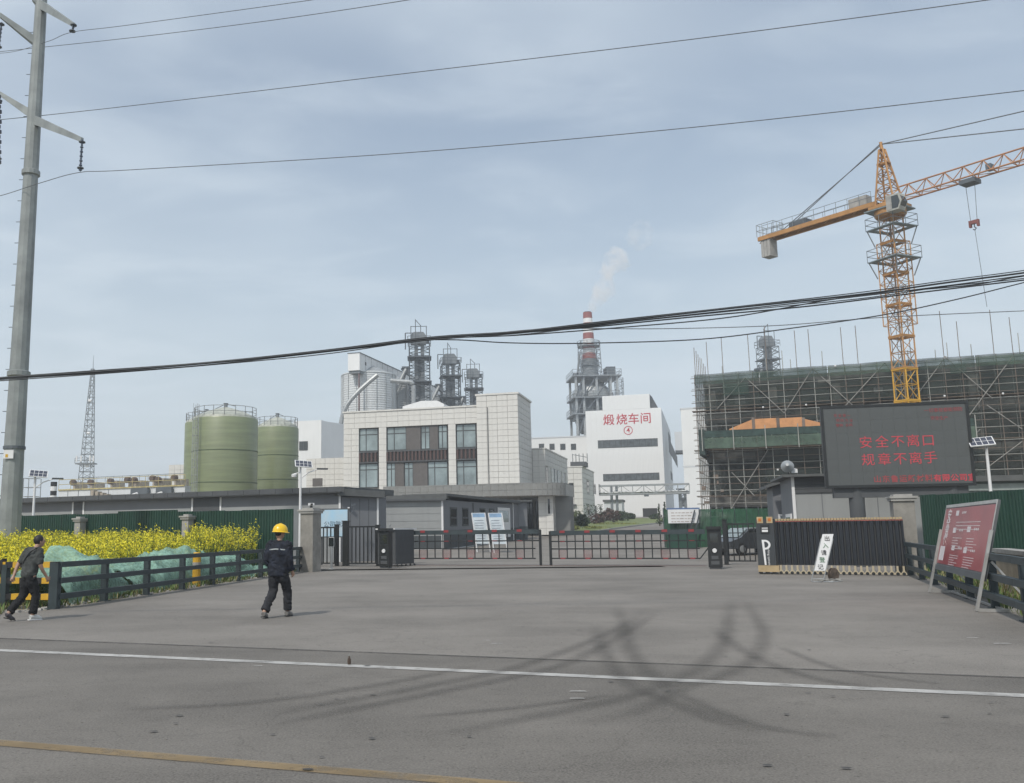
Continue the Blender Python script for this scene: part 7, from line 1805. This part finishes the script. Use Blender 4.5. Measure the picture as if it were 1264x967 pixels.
# dust nets
mDust = netmat('dust_net', (.30, .50, .41), .58)
_t = mDust.node_tree; _b = _t.nodes['Principled BSDF']; _src = _b.inputs['Alpha'].links[0].from_socket
_tc = N(_t, 'ShaderNodeTexCoord'); _n = N(_t, 'ShaderNodeTexNoise'); _n.inputs['Scale'].default_value = 14; _n.inputs['Detail'].default_value = 5; _t.links.new(_tc.outputs['Object'], _n.inputs[0])
_r = N(_t, 'ShaderNodeMapRange'); _r.inputs[1].default_value = .40; _r.inputs[2].default_value = .60; _r.inputs[3].default_value = .85; _r.inputs[4].default_value = 1.2; _t.links.new(_n.outputs[0], _r.inputs[0])
_m = N(_t, 'ShaderNodeMath', operation='MULTIPLY', use_clamp=True); _t.links.new(_src, _m.inputs[0]); _t.links.new(_r.outputs[0], _m.inputs[1]); _t.links.new(_m.outputs[0], _b.inputs['Alpha'])
def dust(label, pa, pb, hmax, seed, width):
    """crumpled net draped from a to b on the ground plane"""
    a, b = Vector(pa), Vector(pb); d = b - a; L = d.length; d.normalize(); s = Vector((-d.y, d.x, 0)); nu, nv = max(12, int(L * 14)), 46; vs = []
    for j in range(nv + 1):
        for i in range(nu + 1):
            u, v = i / nu, j / nv; prof = max(0, math.sin(math.pi * min(1, v * 1.02))) ** .4 * (.5 + .5 * math.sin(math.pi * (u * .96 + .02)) ** .35)
            hh = hmax * prof * (.80 + .42 * noise.noise(Vector((u * L * .55, v * 2, seed)))) + .16 * noise.noise(Vector((u * L * 1.6, v * 5, seed + 4))) + .09 * noise.noise(Vector((u * L * 4, v * 10, seed + 6))) + .05 * noise.noise(Vector((u * L * 11, v * 22, seed + 6)))
            p = a + d * (u * L + .25 * noise.noise(Vector((v * 3, u * 4, seed)))) + s * (v * width + .3 * noise.noise(Vector((u * L * .8, v, seed + 9))))
            vs.append((p.x, p.y, max(.03, hh)))
    mb = MB(); W = nu + 1; mb.add(vs, [(j * W + i, j * W + i + 1, (j + 1) * W + i + 1, (j + 1) * W + i) for j in range(nv) for i in range(nu)])
    o = mb.obj('dust_net', mDust, None, smooth=True); prop(o, label, 'dust net', 'green dust nets behind the left rail'); return o
def off_rail(u, v): p = FL.M @ Vector((u, v, 0)); return (p.x, p.y, 0)
dust('crumpled pale green dust net heaped just right of the man in grey', off_rail(1.0, .3), off_rail(4.6, .45), 1.42, 1.3, 1.9)
dust('long pale green dust net over flowers behind the middle rail', off_rail(4.6, .5), off_rail(14.5, .7), 1.28, 5.1, 1.9)
dust('small flat pale green net on the ground at the far rail end', off_rail(12.5, .35), off_rail(17.2, .5), .32, 8.7, 1.0)
dust('torn low pale green net scrap behind the striped rail', off_rail(-2.2, 2.0), off_rail(.2, 1.6), .75, 2.2, 1.4)
def off_rail(u, v): p = FL.M @ Vector((u, v, 0)); return (p.x, p.y, 0)
# shrubs in the yard
mSh = [leafmat('shrub_olive', (.11, .13, .055), (.05, .065, .03)), leafmat('shrub_dark', (.05, .075, .035), (.025, .04, .02)), leafmat('shrub_red', (.11, .07, .06), (.06, .04, .035)), leafmat('shrub_lime', (.24, .25, .07), (.14, .16, .05))]
def shrub(px, py, wpx, hpx, m, label, group='shrubs on the lawn'):
    p = G(px, py); Y = p.y; rw = wpx * .5 * Y / FOC; h = hpx * Y / FOC
    t = thing('shrub', label, 'shrub', loc=p, group=group)
    V2 = []; F2 = []; n = 420; lobes = [(vr.uniform(-.6, .6) * rw, vr.uniform(-.4, .4) * rw, h * vr.uniform(.35, .65), vr.uniform(.45, .7)) for k in range(5)]
    for i in range(n):
        lx, ly, lz, lr = vr.choice(lobes); d = rnd(); c = Vector((lx, ly, lz)) + Vector((d.x * rw * lr, d.y * rw * lr, d.z * h * .5 * lr * 1.2)) * vr.uniform(.6, 1.05); c.z = max(.05, c.z)
        u = rnd(); v = u.cross(rnd()).normalized(); s = vr.uniform(.10, .20) * max(.6, min(1.4, h)); b = len(V2); V2.extend([c - u * s, c + v * s * .6, c + u * s, c - v * s * .6]); F2.append((b, b + 1, b + 2, b + 3))
    me = bpy.data.meshes.new('foliage'); me.from_pydata([tuple(v) for v in V2], [], F2); me.materials.append(m); inst(me, 'foliage', t)
    mb = MB()
    for k in range(4): a = k * 1.6; mb.tube((0, 0, 0), (math.cos(a) * rw * .5, math.sin(a) * rw * .5, h * .6), .05, .02, n=5)
    mb.obj('stem', mat('bark', (.10, .08, .06), .9), t); return t
for a in ((712, 650, 34, 20, 0, 'olive shrub nearest the right side of the entrance canopy'), (722, 651, 22, 16, 1, 'dark green round shrub in front of the tiled rear office'), (744, 648, 26, 17, 2, 'dull reddish shrub in the middle of the yard bed'),
          (757, 646, 24, 20, 2, 'tallest reddish brown shrub below the truss bridge'), (768, 644, 18, 14, 1, 'dark shrub at the right end of the reddish bushes'), (779.5, 642, 13, 10, 1, 'single small round clipped bush before the white workshop'),
          (807, 642, 12, 8, 1, 'small low bush below the loading opening'), (704, 656, 20, 8, 3, 'lime green low shrub at the kerb by the canopy pier'), (733, 654, 40, 5, 3, 'low yellow-green hedge strip in front of the round shrubs'), (765, 648.5, 50, 3.5, 3, 'thin yellow-green hedge running along the lawn edge')): shrub(*a[:4], mSh[a[4]], a[5])
for k, px in enumerate((726, 735, 742)):
    p = G(px, 648); t = thing('sapling', ('left', 'middle', 'right')[k] + ' of three thin young trees in front of the tiled rear office', 'tree', loc=p, group='thin young trees')
    s = p.y / FOC; h = 24 * s; mb = MB(); mb.path([(0, 0, 0), (.05, 0, h * .5), (0, 0, h)], [.07, .05, .015], 6); mb.obj('trunk', mat('bark', (.10, .08, .06), .9), t)
    V2 = []; F2 = []
    for i in range(90): c = Vector((vr.gauss(0, .35), vr.gauss(0, .35), h * vr.uniform(.5, 1.05))); u = rnd(); v = u.cross(rnd()).normalized(); s_ = .12; b = len(V2); V2.extend([c - u * s_, c + v * s_ * .5, c + u * s_, c - v * s_ * .5]); F2.append((b, b + 1, b + 2, b + 3))
    me = bpy.data.meshes.new('crown'); me.from_pydata([tuple(v) for v in V2], [], F2); me.materials.append(mSh[1]); inst(me, 'crown', t)
for k, px in enumerate((814, 821)):
    p = P(px, 640, 120); z0 = gz(p.x, 120); t = thing('young_tree', ('left', 'right')[k] + ' of two slim conifers just behind the green hoarding corner', 'tree', loc=(p.x, 120, z0), group='slim conifers')
    h = P(px, 622 - k * 2, 120).z - z0; MB().tube((0, 0, 0), (0, 0, h), .08, .02, n=6).obj('trunk', mat('bark', (.1, .08, .06), .9), t); V2 = []; F2 = []
    for i in range(170): z = h * vr.uniform(.1, 1); r = .6 * (1.05 - z / h); a = vr.random() * 6.28; c = Vector((math.cos(a) * r * vr.random(), math.sin(a) * r * vr.random(), z)); u = rnd(); v = u.cross(rnd()).normalized(); s_ = .14; b = len(V2); V2.extend([c - u * s_, c + v * s_ * .5, c + u * s_, c - v * s_ * .5]); F2.append((b, b + 1, b + 2, b + 3))
    me = bpy.data.meshes.new('crown'); me.from_pydata([tuple(v) for v in V2], [], F2); me.materials.append(mSh[1]); inst(me, 'crown', t)
# lawn beds with kerbs in the yard
def bed(pix, name='lawn'):
    pts = [G(*p) for p in pix]; mb = MB(); n = len(pts); c = sum((p for p in pts), Vector()) / n
    vs = [(p.x, p.y, gz(p.x, p.y) + .14) for p in pts] + [(p.x, p.y, gz(p.x, p.y) - .3) for p in pts]
    mb.add(vs, [tuple(range(n))] + [(i, n + i, n + (i + 1) % n, (i + 1) % n) for i in range(n)]); o = mb.obj(name, mLawn); prop(o, kind='structure')
bed([(699, 660), (735, 656.5), (775, 650.5), (822, 645), (822, 640.5), (745, 641), (700, 645)])
mb = MB(); kp = [G(*p) for p in ((699, 661), (735, 657.3), (775, 651.2), (822, 645.6))]
for a, b in zip(kp, kp[1:]): mb.bar((a.x, a.y, a.z + .08), (b.x, b.y, b.z + .08), .25, .2)
prop(mb.obj('kerb', mConcL), kind='structure')

# ------------------------------------------------------------------ smoke and haze
path = [P(*p, 232) for p in ((729.5, 384), (733, 376), (741, 366), (746, 357), (747, 345), (751, 334), (757, 325), (765, 317), (770, 312))]
rad = [1.0, 1.5, 2.5, 3.2, 2.2, 2.1, 3.0, 3.8, 1.6]
def plume(pts, rads, label, dens):
    c = crom(pts, 6); rr_ = crom([Vector((r, 0, 0)) for r in rads], 6); mb = MB(); vs = []
    n = 14
    for i, p in enumerate(c):
        d = (c[min(i + 1, len(c) - 1)] - c[max(0, i - 1)]).normalized(); a = d.cross(Vector((0, 1, 0))).normalized(); b = a.cross(d)
        for k in range(n):
            th = 2 * math.pi * k / n; r = rr_[i].x * (1 + .35 * noise.noise(Vector((math.cos(th) * 1.3, math.sin(th) * 1.3, i * .33)))); vs.append(p + (a * math.cos(th) + b * math.sin(th)) * r)
    L = len(c); mb.add(vs, [(i * n + k, i * n + (k + 1) % n, (i + 1) * n + (k + 1) % n, (i + 1) * n + k) for i in range(L - 1) for k in range(n)] + [tuple(range(n - 1, -1, -1)), tuple(range((L - 1) * n, L * n))])
    m = bpy.data.materials.new('smoke'); m.use_nodes = True; nt = m.node_tree; nt.nodes.clear(); o_ = N(nt, 'ShaderNodeOutputMaterial'); v = N(nt, 'ShaderNodeVolumePrincipled'); v.inputs['Color'].default_value = (1, .99, .99, 1); v.inputs['Anisotropy'].default_value = .2
    tc = N(nt, 'ShaderNodeTexCoord'); nz = N(nt, 'ShaderNodeTexNoise'); nz.inputs['Scale'].default_value = .30; nz.inputs['Detail'].default_value = 4; nt.links.new(tc.outputs['Object'], nz.inputs[0])
    mr = N(nt, 'ShaderNodeMapRange'); mr.inputs[1].default_value = .42; mr.inputs[2].default_value = .68; mr.inputs[4].default_value = dens; nt.links.new(nz.outputs[0], mr.inputs[0]); nt.links.new(mr.outputs[0], v.inputs['Density']); nt.links.new(v.outputs[0], o_.inputs['Volume'])
    o = mb.obj('smoke_plume', m); prop(o, label, None, None, 'stuff'); return o
plume(path, rad, 'pale pinkish smoke drifting up to the right from the striped chimney', .34)
plume([P(*p, 234) for p in ((783, 305), (787, 297), (791, 288), (793, 280), (795, 273))], [2.2, 3.4, 3.6, 3.0, 1.6], 'faint detached puff of smoke high above the chimney', .10)
hzm = bpy.data.materials.new('haze'); hzm.use_nodes = True; nt = hzm.node_tree; nt.nodes.clear(); o_ = N(nt, 'ShaderNodeOutputMaterial'); v = N(nt, 'ShaderNodeVolumePrincipled')
v.inputs['Color'].default_value = (.90, .94, 1.0, 1); v.inputs['Density'].default_value = 0.0008; v.inputs['Anisotropy'].default_value = .3; nt.links.new(v.outputs[0], o_.inputs['Volume'])
o = MB().box(-1260, 1260, -120, 1560, -1.2, 90).obj('haze', hzm); prop(o, kind='stuff')
